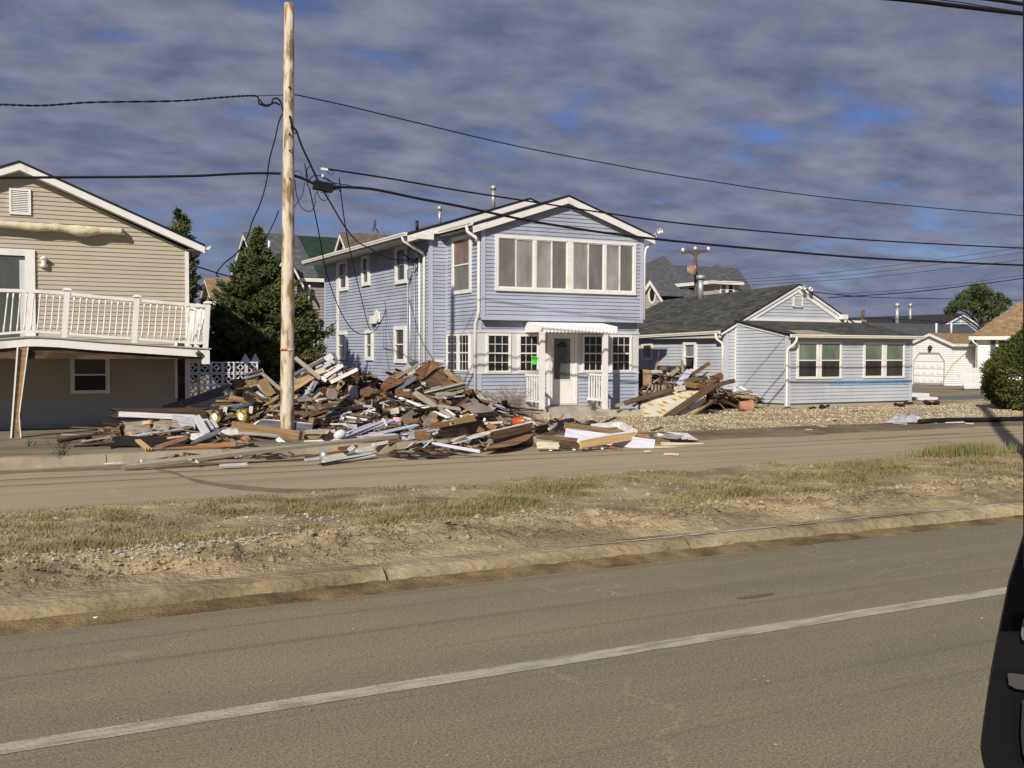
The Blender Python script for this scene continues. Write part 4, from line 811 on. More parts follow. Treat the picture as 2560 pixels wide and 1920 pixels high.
# gray and green roofed house behind the cedar
pk = hp((607, 581), 54); Xa = pk.x; pb = onX((581, 690), Xa); pf = onX((655, 712), Xa); pe = hp((845, 596), 54)
HA = empty('far_house', (Xa, pf.y, 0), 'tall mauve sided house with green roof behind the cedar tree', 'house')
ze = (pb.z + pf.z) / 2
far_gable_x(HA, Xa, pe.x + 1.5, 54, pk.z, pf.y, max(pb.y, 58), ze, m_mauve, m_roofgr)
mb = MB(); mid = hp((742, 588), 54).x
mb.slab((Xa - .02, pf.y - .03, ze + .03), (mid, pf.y - .03, ze + .03), (mid, 54, pk.z + .03), (Xa - .02, 54, pk.z + .03), .02); mb.build('slate_roof', m_roofdg, HA)
# its cross gable facing the street
yg = pf.y - .6; c0 = hp((713, 628), yg); cl_ = hp((668, 712), yg); cr_ = hp((757, 712), yg)
fr = Fr((0, yg, 0), (1, 0, 0), (0, -1, 0)); mb = MB(); siding(mb, fr, [(cl_.x + .3, 0), (cr_.x - .3, 0), (cr_.x - .3, cr_.z), (c0.x, c0.z - .2), (cl_.x + .3, cl_.z)], .16, .03); mb.build('gable_wall', m_mauve, HA)
mb = MB(); mb.slab((cl_.x, yg + 5, cl_.z), (cl_.x, yg - .2, cl_.z), (c0.x, yg - .2, c0.z), (c0.x, yg + 5, c0.z), .06); mb.slab((cr_.x, yg - .2, cr_.z), (cr_.x, yg + 5, cr_.z), (c0.x, yg + 5, c0.z), (c0.x, yg - .2, c0.z), .06); mb.build('cross_roof', m_roofgr, HA)
mb = MB()
for e in (cl_, cr_):
    a = V((c0.x, yg - .2, c0.z)); b = V((e.x, yg - .2, e.z)); dn = V((0, 0, -.24)); bk = V((0, .05, 0)); mb.hexa([a + dn, b + dn, b + dn + bk, a + dn + bk], [a, b, b + bk, a + bk])
build_sep(mb, 'gable_trim', m_white, HA)
frA = Fr((0, pf.y + .3, 0), (1, 0, 0), (0, -1, 0))
for (a, b, c, d) in ((742, 752, 733, 780),): 
    p, q = onY((a, c), yg), onY((b, d), yg); window(HA, fr, p.x, q.x, q.z, p.z, g_dark, fw=.12, out=.08)
p, q = onY((783, 820), pf.y + .3), onY((795, 905), pf.y + .3); window(HA, frA, p.x, q.x, q.z, p.z, g_dark, fw=.2, out=.08)
pipe(HA, [onY((773, 714), pf.y), onY((773, 730), pf.y + .2), onY((771, 880), pf.y + .2)], .07, m_white, 'downspout')
p = onY((673, 632), 51); mb = MB(); mb.tube([p, p + V((0, 0, .6))], .06, 8); mb.build('vent_pipe', m_white, HA)
# small brown roofed house
pk = hp((511, 694), 50); Xa = pk.x; pf = onX((528, 752), Xa); pb = onX((497, 750), Xa)
HB = empty('far_house', (Xa, pf.y, 0), 'low house with brown roof and white gable edge between tan house and cedar', 'house')
far_gable_x(HB, Xa, onY((592, 695), 50).x, 50, pk.z, pf.y, pb.y, min(pf.z, pb.z), m_mauve, m_roofbr, rw=.12)
# dull brown roof above the blue house eave
pk = hp((849, 580), 47.5); Xa = pk.x; pf = onX((868, 632), Xa); pb = onX((832, 636), Xa)
HC = empty('far_house', (Xa, pf.y, 0), 'house with dull brown roof and steep white gable rising behind the blue house eave', 'house')
far_gable_x(HC, Xa, Xa + 7.5, 47.5, pk.z, 2 * 47.5 - pb.y, pb.y, pb.z, m_tan2, m_roofbr2, rw=.20)
p = hp((946, 590), 47.5)
SD = empty('satellite_dish', p, 'dark satellite dish on the brown roof ridge behind the blue house', 'satellite dish')
mb = MB(); mb.tube([p, p + V((0, 0, .2)), p + V((-.12, 0, .35))], .03, 6); mb.build('mast', m_metal, SD)
mb = MB(); c = p + V((-.14, 0, .46)); mb.lathe([(0, 0), (.18, .025), (.31, .08), (.33, .09)], c, (-.97, .12, .2), 18); mb.build('dish', MAT('dish_gray', (.09, .09, .10), .5, .05), SD)
# big slate house to the right, with hips and dormer
HD = empty('large_far_house', (hp(zR(700, 500), 66).x, 66, 0), 'large house with slate gray hipped roofs and a tan dormer behind the gray house', 'house')
P = lambda x, y, Y: onY(zR(x, y), Y)
def rp(mb, pts): 
    a = pts[0]; b = pts[1]; ue = (b - a).normalized(); nn = (pts[1] - pts[0]).cross(pts[2] - pts[0]).normalized(); vv = nn.cross(ue)
    mb.poly(pts, 0, [((p - a).dot(ue), (p - a).dot(vv)) for p in pts])
ap = P(480, 95, 72); e0 = P(20, 560, 65); e1 = P(1000, 560, 65); e1.z = e0.z; bkz = V((0, 12, 0))
mb = MB(); rp(mb, [e0, e1, ap]); rp(mb, [e1, e1 + bkz, ap]); rp(mb, [e1 + bkz, e0 + bkz, ap]); rp(mb, [e0 + bkz, e0, ap])
r0 = P(560, 202, 70); r1 = P(1375, 240, 70); r1.z = r0.z = (r0.z + r1.z) / 2; f0 = P(300, 690, 62); f1 = P(1690, 640, 62); f1.z = f0.z; f0 = V((r0.x - 3, 62, f0.z))
b0 = V((f0.x, 78, f0.z)); b1 = V((f1.x, 78, f0.z))
rp(mb, [f0, f1, r1, r0]); rp(mb, [f1, b1, r1]); rp(mb, [b1, b0, r0, r1]); rp(mb, [b0, f0, r0])
a2 = P(1130, 195, 69); g0 = P(820, 470, 64.6); g1 = P(1440, 470, 64.6); g1.z = g0.z; rp(mb, [g0, g1, a2]); rp(mb, [g1, g1 + V((0, 5, 0)), a2]); rp(mb, [g0 + V((0, 5, 0)), g0, a2])
mb.build('roof', m_roofdg, HD)
mb = MB(); mb.box(f0.x + .4, f1.x - .4, 62.5, 77.5, 0, f0.z); mb.build('wall', m_tan2, HD)
# dormer
yd = 62.6; d0 = P(1090, 430, yd); d1 = P(1385, 575, yd); lf = P(960, 425, yd + 1.6)
frd = Fr((0, yd, 0), (1, 0, 0), (0, -1, 0)); mb = MB(); siding(mb, frd, [(d0.x, d1.z - .4), (d1.x, d1.z - .4), (d1.x, d0.z + .1), (d0.x, d0.z + .1)], .16, .02)
mb.poly([V((d0.x, yd, d1.z - .4)), V((d0.x, yd, d0.z + .1)), V((d0.x, yd + 4, d0.z + .1)), V((d0.x, yd + 4, d1.z - .4))]); mb.poly([V((d1.x, yd, d1.z - .4)), V((d1.x, yd, d0.z + .1)), V((d1.x, yd + 4, d0.z + .1)), V((d1.x, yd + 4, d1.z - .4))])
dm = mb.build('dormer', m_tan2, HD)
mb = MB(); h0 = P(1080, 385, yd - .5); h1 = P(1445, 405, yd - .5); mb.box(h0.x - .1, h1.x, yd - .5, yd + 5, h0.z - .28, h0.z - .02); mb.build('dormer_eave', m_white, dm)
p, q = P(1150, 420, yd), P(1320, 580, yd); mdx = (p.x + q.x) / 2
window(dm, frd, p.x, mdx, q.z, p.z, GLASS('far_glass', (.10, .12, .13), .2, .4), fw=.12, out=.08); window(dm, frd, mdx, q.x, q.z, p.z, g_dark, fw=.12, out=.08)
# its small front gable with an oval window
yg = 58; c0 = P(290, 400, yg); c1 = P(462, 672, yg); w_ = c1.x - c0.x
frg = Fr((0, yg, 0), (1, 0, 0), (0, -1, 0)); mb = MB(); siding(mb, frg, [(c0.x - w_ + .2, c1.z - 3), (c1.x - .2, c1.z - 3), (c1.x - .2, c1.z + .1), (c0.x, c0.z - .2), (c0.x - w_ + .2, c1.z + .1)], .22, .03); mb.build('gable_wall', m_tan2, HD)
mb = MB(); rp(mb, [V((c1.x, yg - .2, c1.z)), V((c1.x, yg + 6, c1.z)), V((c0.x, yg + 6, c0.z)), V((c0.x, yg - .2, c0.z))]); rp(mb, [V((c0.x - w_, yg + 6, c1.z)), V((c0.x - w_, yg - .2, c1.z)), V((c0.x, yg - .2, c0.z)), V((c0.x, yg + 6, c0.z))]); mb.build('gable_roof', m_roofdg, HD)
mb = MB()
for e in (c1, V((c0.x - w_, yg, c1.z))):
    a = V((c0.x, yg - .25, c0.z + .05)); b = V((e.x, yg - .25, e.z + .05)); dn = V((0, 0, -.3)); bk = V((0, .06, 0)); mb.hexa([a + dn, b + dn, b + dn + bk, a + dn + bk], [a, b, b + bk, a + bk])
build_sep(mb, 'gable_trim', m_white, HD)
mb = MB(); c = P(330, 560, yg); 
def oval(mb, c, rx_, rz_, y, m): mb.poly([(c.x + rx_ * math.cos(t), y, c.z + rz_ * math.sin(t)) for t in [2 * math.pi * i / 20 for i in range(20)]], m)
oval(mb, c, .34, .66, yg - .06, 0); ov_ = mb.build('oval_window', m_white, HD); mb = MB(); oval(mb, c, .2, .48, yg - .075, 0); mb.build('pane', g_dark, ov_)
# white garage
gc = onZ(z8(605, 1155), 0); gX, gY = gc.x, gc.y
gl = onX(z8(165, 1150), gX); pkg = onX(z8(345, 590), gX); er = onX(z8(650, 755), gX - .2); el = onX(z8(165, 690), gX)
GA = empty('white_garage', (gX, gY, 0), 'small white garage with a closed panelled door and brown roof', 'garage')
yl = gl.y; yr_ = (gY + yl) / 2; fgx = Fr((gX, 0, 0), (0, 1, 0), (-1, 0, 0)); zE_ = el.z; zP = pkg.z
mb = MB(); siding(mb, fgx, [(gY, 0), (yl, 0), (yl, zE_), (yr_, zP - .05), (gY, zE_)], .13, .03); fgy = Fr((0, gY, 0), (1, 0, 0), (0, -1, 0)); sr = onY(z8(885, 760), gY).x + 1.5
siding(mb, fgy, [(gX, 0), (sr, 0), (sr, zE_), (gX, zE_)], .13, .03); mb.box(gX + .01, sr, gY + .01, yl, 0, zE_); mb.build('wall', m_whs, GA)
mb = MB(); mb.slab((gX - .2, gY - .25, zE_ - .05), (sr, gY - .25, zE_ - .05), (sr, yr_, zP + .05), (gX - .2, yr_, zP + .05), .06, 0, 0); mb.slab((sr, yl + .25, zE_ - .05), (gX - .2, yl + .25, zE_ - .05), (gX - .2, yr_, zP + .05), (sr, yr_, zP + .05), .06, 0, 0); mb.build('roof', m_roofbr, GA)
mb = MB()
for ye in (gY - .25, yl + .25):
    a = V((gX - .22, yr_, zP + .04)); b = V((gX - .22, ye, zE_ - .06)); dn = V((0, 0, -.16)); bk = V((.04, 0, 0)); mb.hexa([a + dn, b + dn, b + dn + bk, a + dn + bk], [a, b, b + bk, a + bk])
mb.box(gX - .2, sr, gY - .29, gY - .25, zE_ - .2, zE_ - .05); build_sep(mb, 'white_trim', m_white, GA)
d0 = onX(z8(523, 1140), gX); d1 = onX(z8(205, 795), gX); dzt = d1.z; ya, yb_ = d0.y, d1.y
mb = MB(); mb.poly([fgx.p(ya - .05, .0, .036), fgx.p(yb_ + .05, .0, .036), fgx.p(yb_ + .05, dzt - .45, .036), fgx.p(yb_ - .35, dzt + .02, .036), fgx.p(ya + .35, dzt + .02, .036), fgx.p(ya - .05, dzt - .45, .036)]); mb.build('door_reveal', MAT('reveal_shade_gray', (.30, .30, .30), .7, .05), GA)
mb = MB()
for i in range(4):
    za = .12 + (dzt - .2) * i / 4; zb2 = .12 + (dzt - .2) * (i + 1) / 4 - .025
    top = [fgx.p(yb_, zb2, .05), fgx.p(ya, zb2, .05)] if i < 3 else [fgx.p(yb_, dzt - .5, .05), fgx.p(yb_ - .35, zb2, .05), fgx.p(ya + .35, zb2, .05), fgx.p(ya, dzt - .5, .05)]
    mb.poly([fgx.p(ya, za, .05), fgx.p(yb_, za, .05)] + top)
    for k in range(4):
        a = ya + (yb_ - ya) * (k + .15) / 4; b = ya + (yb_ - ya) * (k + .85) / 4
        if i < 3: mb.fbox(fgx, a, b, za + .1, zb2 - .1, .05, .07)
mb.build('garage_door', m_whs, GA)
mb = MB(); mb.lathe([(0, .1), (.14, 0), (.05, -.25)], fgx.p(yr_, dzt + .35, .12), n=8); mb.build('wall_lamp', m_black, GA)
# white house at the right edge, turned towards the corner
hY = gY - 1.2; hw = onY(z8(878, 900), hY); hX = hw.x; _a = R(-56); UW = V((math.cos(_a), math.sin(_a), 0)); NW = V((math.sin(_a), -math.cos(_a), 0))
frh = Fr((hX, hY, 0), UW, NW); frl = Fr((hX, hY, 0), -NW, -UW)
def onF(q, fr, n=0):
    d = ray(*q); P = fr.P + fr.N * n; t = (P - CP).dot(fr.N) / d.dot(fr.N); p = CP + d * t; return (p - fr.P).dot(fr.U), p.z
ez_ = onF(z8(1000, 612), frh, .5)[1]
WH = empty('white_house', frh.p(3, 0), 'white sided house with brown hipped roof behind the round green bush', 'house')
mb = MB(); siding(mb, frh, [(0, 0), (10, 0), (10, ez_), (0, ez_)], .13, .03); siding(mb, frl, [(0, 0), (8, 0), (8, ez_), (0, ez_)], .13, .03); mb.fbox(frh, .01, 10, 0, ez_, -8, -.01); mb.build('wall', m_whs, WH)
s0_, _ = onF(z8(805, 605), frh, .5); r0s, r0z = onF(z8(1400, 205), frh, -4)
A_, B_, C_, D_ = frh.p(s0_, ez_, .5), frh.p(10.5, ez_, .5), frh.p(10.5, ez_, -8.5), frh.p(s0_, ez_, -8.5); g0_, g1_ = frh.p(r0s, r0z, -4), frh.p(max(r0s + .3, 7.5), r0z, -4)
mb = MB(); rp(mb, [A_, B_, g1_, g0_]); rp(mb, [D_, A_, g0_]); rp(mb, [B_, C_, g1_]); rp(mb, [C_, D_, g0_, g1_]); mb.build('roof', m_roofbr, WH)
mb = MB(); mb.fbox(frh, s0_, 10.5, ez_ - .2, ez_ - .01, .48, .52); mb.fbox(frh, s0_ - .04, s0_, ez_ - .2, ez_ - .01, -8.5, .52); mb.poly([frh.p(s0_, ez_ - .19, .5), frh.p(10.5, ez_ - .19, .5), frh.p(10.5, ez_ - .19, -8.5), frh.p(s0_, ez_ - .19, -8.5)]); build_sep(mb, 'eave', m_gut, WH)
p, q = onF(z8(1090, 640), frh), onF(z8(1240, 835), frh); window(WH, frh, p[0], q[0], q[1], p[1], g_brown, fw=.12, out=.07)
p, q = onF(z8(1033, 635), frh), onF(z8(1085, 830), frh); mb = MB(); mb.fbox(frh, p[0], q[0], q[1], p[1], .03, .07); mb.build('shutter', MAT('blue_shutter', (.07, .10, .13), .6, .1), WH)
mb = MB(); mb.fbox(frh, -.04, .14, 0, ez_ - .2, -.1, .035); mb.build('corner_trim', m_white, WH)
pipe(WH, [frh.p(s0_ + .1, ez_ - .15, .5), frh.p(s0_ + .2, ez_ - .35, .4), frh.p(.05, ez_ - .5, .1), frh.p(.05, .1, .1)], .06, m_white, 'downspout')
# fallen picket fence panel
pf0 = onZ(z8(760, 1200), 0); pf1 = onZ(z8(1000, 1192), 0); 
PF = empty('picket_fence', pf0, 'leaning white picket fence panel left of the round green bush', 'fence')
tt = onY(z8(700, 945), pf0.y).z; lean = V((onY(z8(700, 945), pf0.y).x - pf0.x, 0, 0)); U_ = (pf1 - pf0)
for k in range(13):
    b = pf0 + U_ * (k / 12) + V((0, 0, .05)); t = b + lean + V((0, .25, tt - .08 * (k > 2) - .05)); mb = MB(); mb.beam(b, t, .085, .03, (1, 0, 0)); mb.build('picket', m_whs, PF)
for f in (.22, .62):
    mb = MB(); a = pf0 + lean * f + V((0, .25 * f + .04, tt * f)); mb.beam(a, a + U_, .09, .04); mb.build('rail', m_whs, PF)
# dark gray low roof and light blue house far off
HE = empty('far_house', (onY((2250, 850), 58).x, 58, 0), 'low house with wide dark gray roof behind the white garage', 'house')
a, b, c, d = onY((2120, 850), 55), onY((2470, 850), 55), onY((2420, 818), 62), onY((2165, 800), 62); mb = MB(); zE2 = a.z; b.z = zE2; zR2 = (c.z + d.z) / 2 + .0; c.z = d.z = zR2
rp(mb, [a, b, c, d]); rp(mb, [V((b.x, 69, zE2)), V((a.x, 69, zE2)), d, c]); rp(mb, [b, V((b.x, 69, zE2)), c]); rp(mb, [V((a.x, 69, zE2)), a, d]); mb.build('roof', m_roofdg, HE)
mb = MB(); mb.box(a.x + .4, b.x - .4, 55.4, 68.6, 0, zE2); mb.build('wall', m_tan2, HE)
for q in ((440, 575), (603, 560)): p = onY(z8(*q), 56.5); mb = MB(); mb.tube([p - V((0, 0, .3)), p + V((0, 0, .75))], .08, 8); mb.build('vent_pipe', m_white, HE)
HF = empty('far_house', (onY((2420, 800), 88).x, 88, 0), 'light blue two storey house with low gable far behind the garage', 'house')
pk = onY(z8(735, 365), 88); e0 = onY(z8(560, 415), 88); e1 = onY(z8(960, 485), 88); zE3 = min(e0.z, e1.z) ; half = (e1.x - e0.x) / 2
frf = Fr((0, 88.3, 0), (1, 0, 0), (0, -1, 0)); mb = MB(); siding(mb, frf, [(pk.x - half + .4, 0), (pk.x + half - .4, 0), (pk.x + half - .4, zE3), (pk.x, pk.z - .2), (pk.x - half + .4, zE3)], .25, .04)
mb.box(pk.x - half + .4, pk.x + half - .4, 88.4, 115, 0, zE3); mb.build('wall', m_lb, HF)
gable_roof(HF, pk.x, pk.z, half, 88, 116, (pk.z - zE3) / half, m_roofb, rake=.25, th=.12)
mb = MB(); mb.box(pk.x - half - .02, pk.x - half + .1, 88, 116, zE3 - .45, zE3 - .1); mb.build('gutter', m_white, HF)
p, q = onY(z8(700, 440), 88.3), onY(z8(760, 480), 88.3); window(HF, frf, p.x, q.x, q.z, p.z, g_dark, fw=.2, out=.1, split=False)
for q, r in ((12, .25), (155, .18)): p = onY(z8(q, 420), 95); mb = MB(); mb.tube([p - V((0, 0, .8)), p + V((0, 0, 1.5))], r, 8); mb.tube([p + V((0, 0, 1.5)), p + V((0, 0, 2.0))], r * 1.5, 8); mb.build('chimney_pipe', m_metal, HF)

# ================================================================ POLES AND WIRES
def polemesh(mb, p0, p1, r0, r1, n=18, seg=24):
    pts = [V(p0).lerp(V(p1), i / seg) for i in range(seg + 1)]; mb.tube(pts, r0, n, rs=[r0 + (r1 - r0) * i / seg + .004 * noise.noise(V((i * .7, 3, 1))) for i in range(seg + 1)])
PX, PY = 5.72, 21.83
UPL = empty('utility_pole', (PX, PY, 0), 'tall bare pale utility pole rising out of the debris pile', 'utility pole')
mb = MB(); polemesh(mb, (PX - .015, PY, -.1), (PX + .07, PY, 9.37), .155, .105); mb.build('shaft', m_pole, UPL)
mb = MB(); mb.tube([(PX, PY, 1.885), (PX, PY, 1.94)], .150, 18); mb.build('tape_band', m_redt, UPL)
for zz_ in (7.55, 6.55, 6.2, 5.6):
    mb = MB(); mb.tube([(PX + .03, PY - .16, zz_), (PX + .03, PY + .16, zz_)], .018, 6); mb.build('bolt', m_black, UPL)
# pole standing out of frame in the median whose shadow crosses the side road
SP = empty('utility_pole', (12.75, 9.2, 0), 'dark leaning utility pole standing in the median beyond the right edge', 'utility pole')
mb = MB(); polemesh(mb, (13.05, 9.0, -.2), (14.2, 8.0, 13.5), .19, .14); mb.build('shaft', m_pole2, SP)
# far pole with crossarm and transformer
YF = 56
FP = empty('utility_pole', (onY((1743, 800), YF).x, YF, 0), 'far brown utility pole with crossarm and rusty transformer above the slate roof', 'utility pole')
b = onY(zR(885, 640), YF); t = onY(zR(856, 15), YF); b = b + (b - t) * .6; b.z = 0; mb = MB(); polemesh(mb, b, t, .18, .12, 10, 4); mb.build('shaft', m_pole2, FP)
a = onY(zR(695, 52), YF); c = onY(zR(1030, 35), YF); mb = MB(); mb.beam(a, c, .20, .12); mb.build('crossarm', m_pole2, FP)
for q in ((708, 25), (856, 8), (1015, 12)): p = onY(zR(*q), YF); mb = MB(); mb.lathe([(.0, .16), (.10, .1), (.12, 0), (.06, -.15)], p, n=8); mb.build('insulator', m_lamp, FP)
for q in ((800, 60), (915, 55)): p = onY(zR(*q), YF); p2 = onY(zR(862, 100), YF); mb = MB(); mb.tube([p, p2], .04, 5); mb.build('brace', m_pole2, FP)
p0 = onY(zR(815, 320), YF - .4); p1 = onY(zR(812, 215), YF - .4); mb = MB(); mb.tube([p0, p1], .30, 14); mb.build('transformer', MAT('rusty_transformer', (.55, .47, .35), .6, .2, 2, col2=(.30, .15, .07), c2scale=1.5), FP)
mb = MB(); q0 = onY(zR(935, 450), YF); mb.tube([onY(zR(850, 405), YF), q0], .10, 5); mb.build('cable_bracket', m_black, FP)
# small far pole
p = onY(z7(903, 440), 60); b = onY(z7(893, 560), 60)
FP2 = empty('utility_pole', (b.x, 60, 0), 'short far pole with small red fitting right of the gray house gable', 'utility pole')
mb = MB(); mb.tube([(b.x, 60, 0), p], .13, 8); mb.build('shaft', m_pole2, FP2); mb = MB(); mb.box(p.x - .3, p.x + .2, 59.8, 59.95, p.z - .95, p.z - .8); mb.build('crossarm', W['orange'], FP2)

def cat(pts, n=8):
    out = []
    P = [pts[0]] + list(pts) + [pts[-1]]
    for i in range(1, len(P) - 2):
        for k in range(n):
            t = k / n; a, b, c, d = P[i - 1], P[i], P[i + 1], P[i + 2]
            out.append(.5 * ((2 * b) + (c - a) * t + (2 * a - 5 * b + 4 * c - d) * t * t + (3 * b - a - 3 * c + d) * t ** 3))
    out.append(pts[-1]); return out
def wire(label, pts, r, conv=zdd, Y=21.83, name='cable', cat_='cable', twist=0, m=m_wire, group=None, n=8):
    """pts: (x, y[, Y]) readings"""
    P = []
    for q in pts:
        yy_ = q[2] if len(q) > 2 else Y; P.append(onY(conv(q[0], q[1]), yy_))
    P = cat(P, n); mb = MB()
    if twist:
        for ph in (0, math.pi):
            Q = [p + V((.0, math.cos(i * 1.1 + ph), math.sin(i * 1.1 + ph))) * twist for i, p in enumerate(cat(P, 2))]; mb.tube(Q, r * .7, 5)
    else: mb.tube(P, r, 6)
    return mb.build(name, m, None, label, cat_, group)
wire('twisted overhead cable sloping from the left edge to the bare pole', [(-60, 228), (0, 226), (90, 228), (200, 221), (380, 218), (470, 211), (535, 207), (556, 209), (560, 224), (578, 229), (592, 222), (604, 226)], .018, twist=.011)
wire('thin straight wire meeting the bare pole beside the cable loop', [(555, 207), (590, 206), (615, 205)], .008)
wire('black jumper loop bending over beside the upper pole', [(560, 214), (570, 226), (585, 225), (590, 214), (600, 213), (607, 222), (611, 240)], .018)
wire('uppermost thin wire running right from the bare pole', [(622, 205), (640, 205), (655, 208), (760, 231), (900, 265), (1100, 312), (1300, 351), (1500, 386), (1800, 428), (2212, 466), (2400, 476)], .013)
wire('thick black cable running left from the bare pole', [(-60, 385), (0, 384), (150, 383), (300, 382), (420, 380), (500, 376), (560, 374), (606, 375)], .026)
wire('heaviest cable sweeping right from the black splice box', [(622, 376), (650, 384), (680, 397), (715, 403), (800, 408), (900, 428), (1000, 447), (1150, 478), (1300, 502), (1450, 520), (1650, 539), (1900, 559), (2212, 573), (2400, 578)], .030)
wire('middle cable running right from the white insulator above the splice box', [(700, 364), (740, 370), (850, 387), (1000, 413), (1150, 436), (1300, 459), (1450, 480), (1650, 500), (1900, 520), (2212, 536), (2400, 542)], .020)
wire('straight stay cable dropping from the upper pole to the splice box', [(626, 250), (631, 272), (640, 283), (653, 318), (668, 350), (686, 388), (694, 402)], .022, Y=21.7)
wire('small cable loop hanging under the stay near the upper pole', [(628, 272), (632, 284), (638, 288), (641, 282)], .012, Y=21.7)
wire('twisted cable hanging from the pole down left towards the tan house', [(610, 245, 21.9), (601, 268, 22), (594, 300, 22.2), (582, 345, 22.6), (575, 395, 23.2), (562, 440, 24), (545, 478, 25), (533, 515, 26), (510, 548, 27), (485, 568, 27.6), (468, 590, 28), (472, 598, 28)], .018, twist=.011)
wire('slack dark cable reaching from the tan house corner past the hanging cable', [(412, 545, 26.8), (420, 572, 27.2), (440, 580, 27.6), (470, 590, 28), (500, 598, 29), (530, 604, 30)], .016)
wire('thin cable dropping steeply left of the pole behind the cedar top', [(602, 455, 22), (592, 480, 23), (575, 515, 25), (563, 545, 27), (552, 575, 29)], .012)
SB = empty('splice_box', onY(zdd(697, 402), 21.8), 'black cylindrical splice box hanging on the heavy cable right of the pole', 'splice box')
a = onY(zW(668, 1205), 21.8); b = onY(zW(878, 1250), 21.8); mb = MB(); mb.beam(a, b, .19, .19); mb.build('case', m_black, SB)
mb = MB(); e = onY(zW(950, 1240), 21.8); mb.tube([b, e], .04, 8); mb.build('cable_grip', m_black, SB)
p = onY(zW(785, 1025), 21.8); IN = empty('insulator_clamp', p, 'small white insulator on the middle cable above the splice box', 'insulator')
mb = MB(); mb.beam(p - V((.07, 0, 0)), p + V((.08, 0, -.01)), .05, .05); mb.build('clamp', m_lamp, IN); mb = MB(); mb.lathe([(0, .03), (.025, 0), (.03, -.04), (0, -.05)], onY(zW(770, 1098), 21.8), n=8); mb.build('insulator', m_lamp, IN)
T = [('tangled loop of thin wire left of the splice box', [(450, 1150), (455, 1250), (480, 1370), (520, 1460), (580, 1510), (640, 1505), (680, 1440), (680, 1330), (700, 1290)], .009),
 ('curly loose wire hanging below the splice box', [(705, 1280), (730, 1350), (780, 1390), (825, 1370), (830, 1320), (790, 1290), (745, 1300)], .008),
 ('loose wire bowing out left of the stay cable', [(640, 985), (600, 1010), (585, 1060), (600, 1130), (640, 1180), (670, 1190)], .012),
 ('thin wire arching over the splice box', [(610, 1170), (650, 1110), (720, 1100), (790, 1120), (860, 1165), (940, 1230), (970, 1290)], .010),
 ('loose wire loop beside the white insulator', [(800, 1040), (850, 1080), (890, 1090), (880, 1050), (830, 1035)], .007),
 ('hanging wire between pole and stay cable', [(560, 960), (575, 1040), (580, 1120), (590, 1180), (600, 1230)], .012),
 ('broken thin wire curling beside the pole above the heavy cable', [(430, 1080), (450, 1055), (490, 1045), (525, 1075), (515, 1120)], .006),
 ('thin wire looping from splice box to the pole side', [(400, 1590), (430, 1490), (490, 1390), (530, 1340), (545, 1280), (560, 1180)], .008),
 ('second lashed wire rising over the heavy cable right of the splice box', [(760, 1120), (880, 1180), (980, 1200), (1050, 1210), (1150, 1240), (1210, 1248)], .010)]
for lb, pts, r in T: wire(lb, pts, r, zW)
wire('service cable running down from the splice box to the blue house wall', [(694, 405, 21.8), (715, 440, 23), (745, 490, 25), (772, 522, 26.6), (800, 537, 28), (825, 552, 29), (855, 561, 29.6), (878, 562, 29.8), (893, 560, 29.9)], .018)
wire('loose cable hanging in a long curve before the blue side wall', [(668, 405, 21.9), (678, 450, 22.4), (690, 510, 23.2), (703, 580, 24.5), (722, 640, 26), (745, 690, 28), (768, 717, 30), (795, 722, 31.5), (815, 708, 32.2), (830, 680, 32.6), (836, 652, 32.8)], .014)
wire('slack cable dropping from right of the splice box to the blue wall box', [(733, 385, 21.9), (738, 430, 22.6), (748, 500, 24), (765, 580, 26.5), (782, 650, 29.5), (796, 705, 32), (805, 712, 32.3), (818, 690, 32.6)], .013)
wire('bundle of dark wires by the blue house service head', [(870, 548, 30.2), (880, 556, 30.1), (890, 566, 30), (900, 560, 29.8), (908, 550, 29.6), (903, 575, 29.7), (895, 590, 29.8)], .022)
wire('thin wire falling from the wall box to the heap by the blue wall', [(831, 650, 32.7), (838, 700, 32), (846, 740, 31.6), (852, 775, 31.2)], .006)
wire('near black cable crossing the top right corner', [(1880, -7, 9), (1960, 0, 9), (2060, 12, 9), (2160, 24, 9), (2260, 35, 9)], .028)
wire('thinner wire lying along the near top right cable', [(2010, -3, 9.1), (2080, 6, 9.1), (2130, 14, 9.1), (2200, 25, 9)], .006)
wire('second near cable at the extreme top right corner', [(2080, -9, 8), (2150, 0, 8), (2230, 12, 8)], .022)
wire('service wire from the gray house gable peak running right', [(1728, 624, 29), (1760, 631, 29.5), (1850, 640, 31), (1950, 644, 33), (2080, 646, 36), (2212, 649, 40)], .016)
wire('black cable rising right beyond the gray house roof', [(1790, 643, 40), (1870, 638, 40), (1980, 630, 40), (2100, 616, 40), (2212, 601, 40), (2300, 588, 40)], .026)
wire('thin far wire above the black rising cable', [(1800, 636, 55), (1930, 628, 55), (2060, 615, 55), (2212, 594, 55)], .016)
wire('highest faint far wire right of the far pole', [(1530, 608, 56), (1700, 597, 56), (1900, 577, 56), (2212, 534, 56)], .015)
wire('second faint far wire right of the far pole', [(1530, 612, 56), (1700, 604, 56), (1900, 587, 56), (2212, 545, 56)], .015)
wire('third faint far wire right of the far pole', [(1530, 620, 72), (1700, 611, 72), (1900, 597, 72), (2212, 561, 72)], .02)
wire('dark wire sagging across the low gray roof and white house roof', [(1865, 688, 50), (1960, 690, 50), (2060, 697, 50), (2130, 694, 44), (2212, 684, 38)], .020)
wire('short wires between the slate roof and the far pole', [(1420, 608, 70), (1470, 610, 71), (1505, 613, 73)], .03)

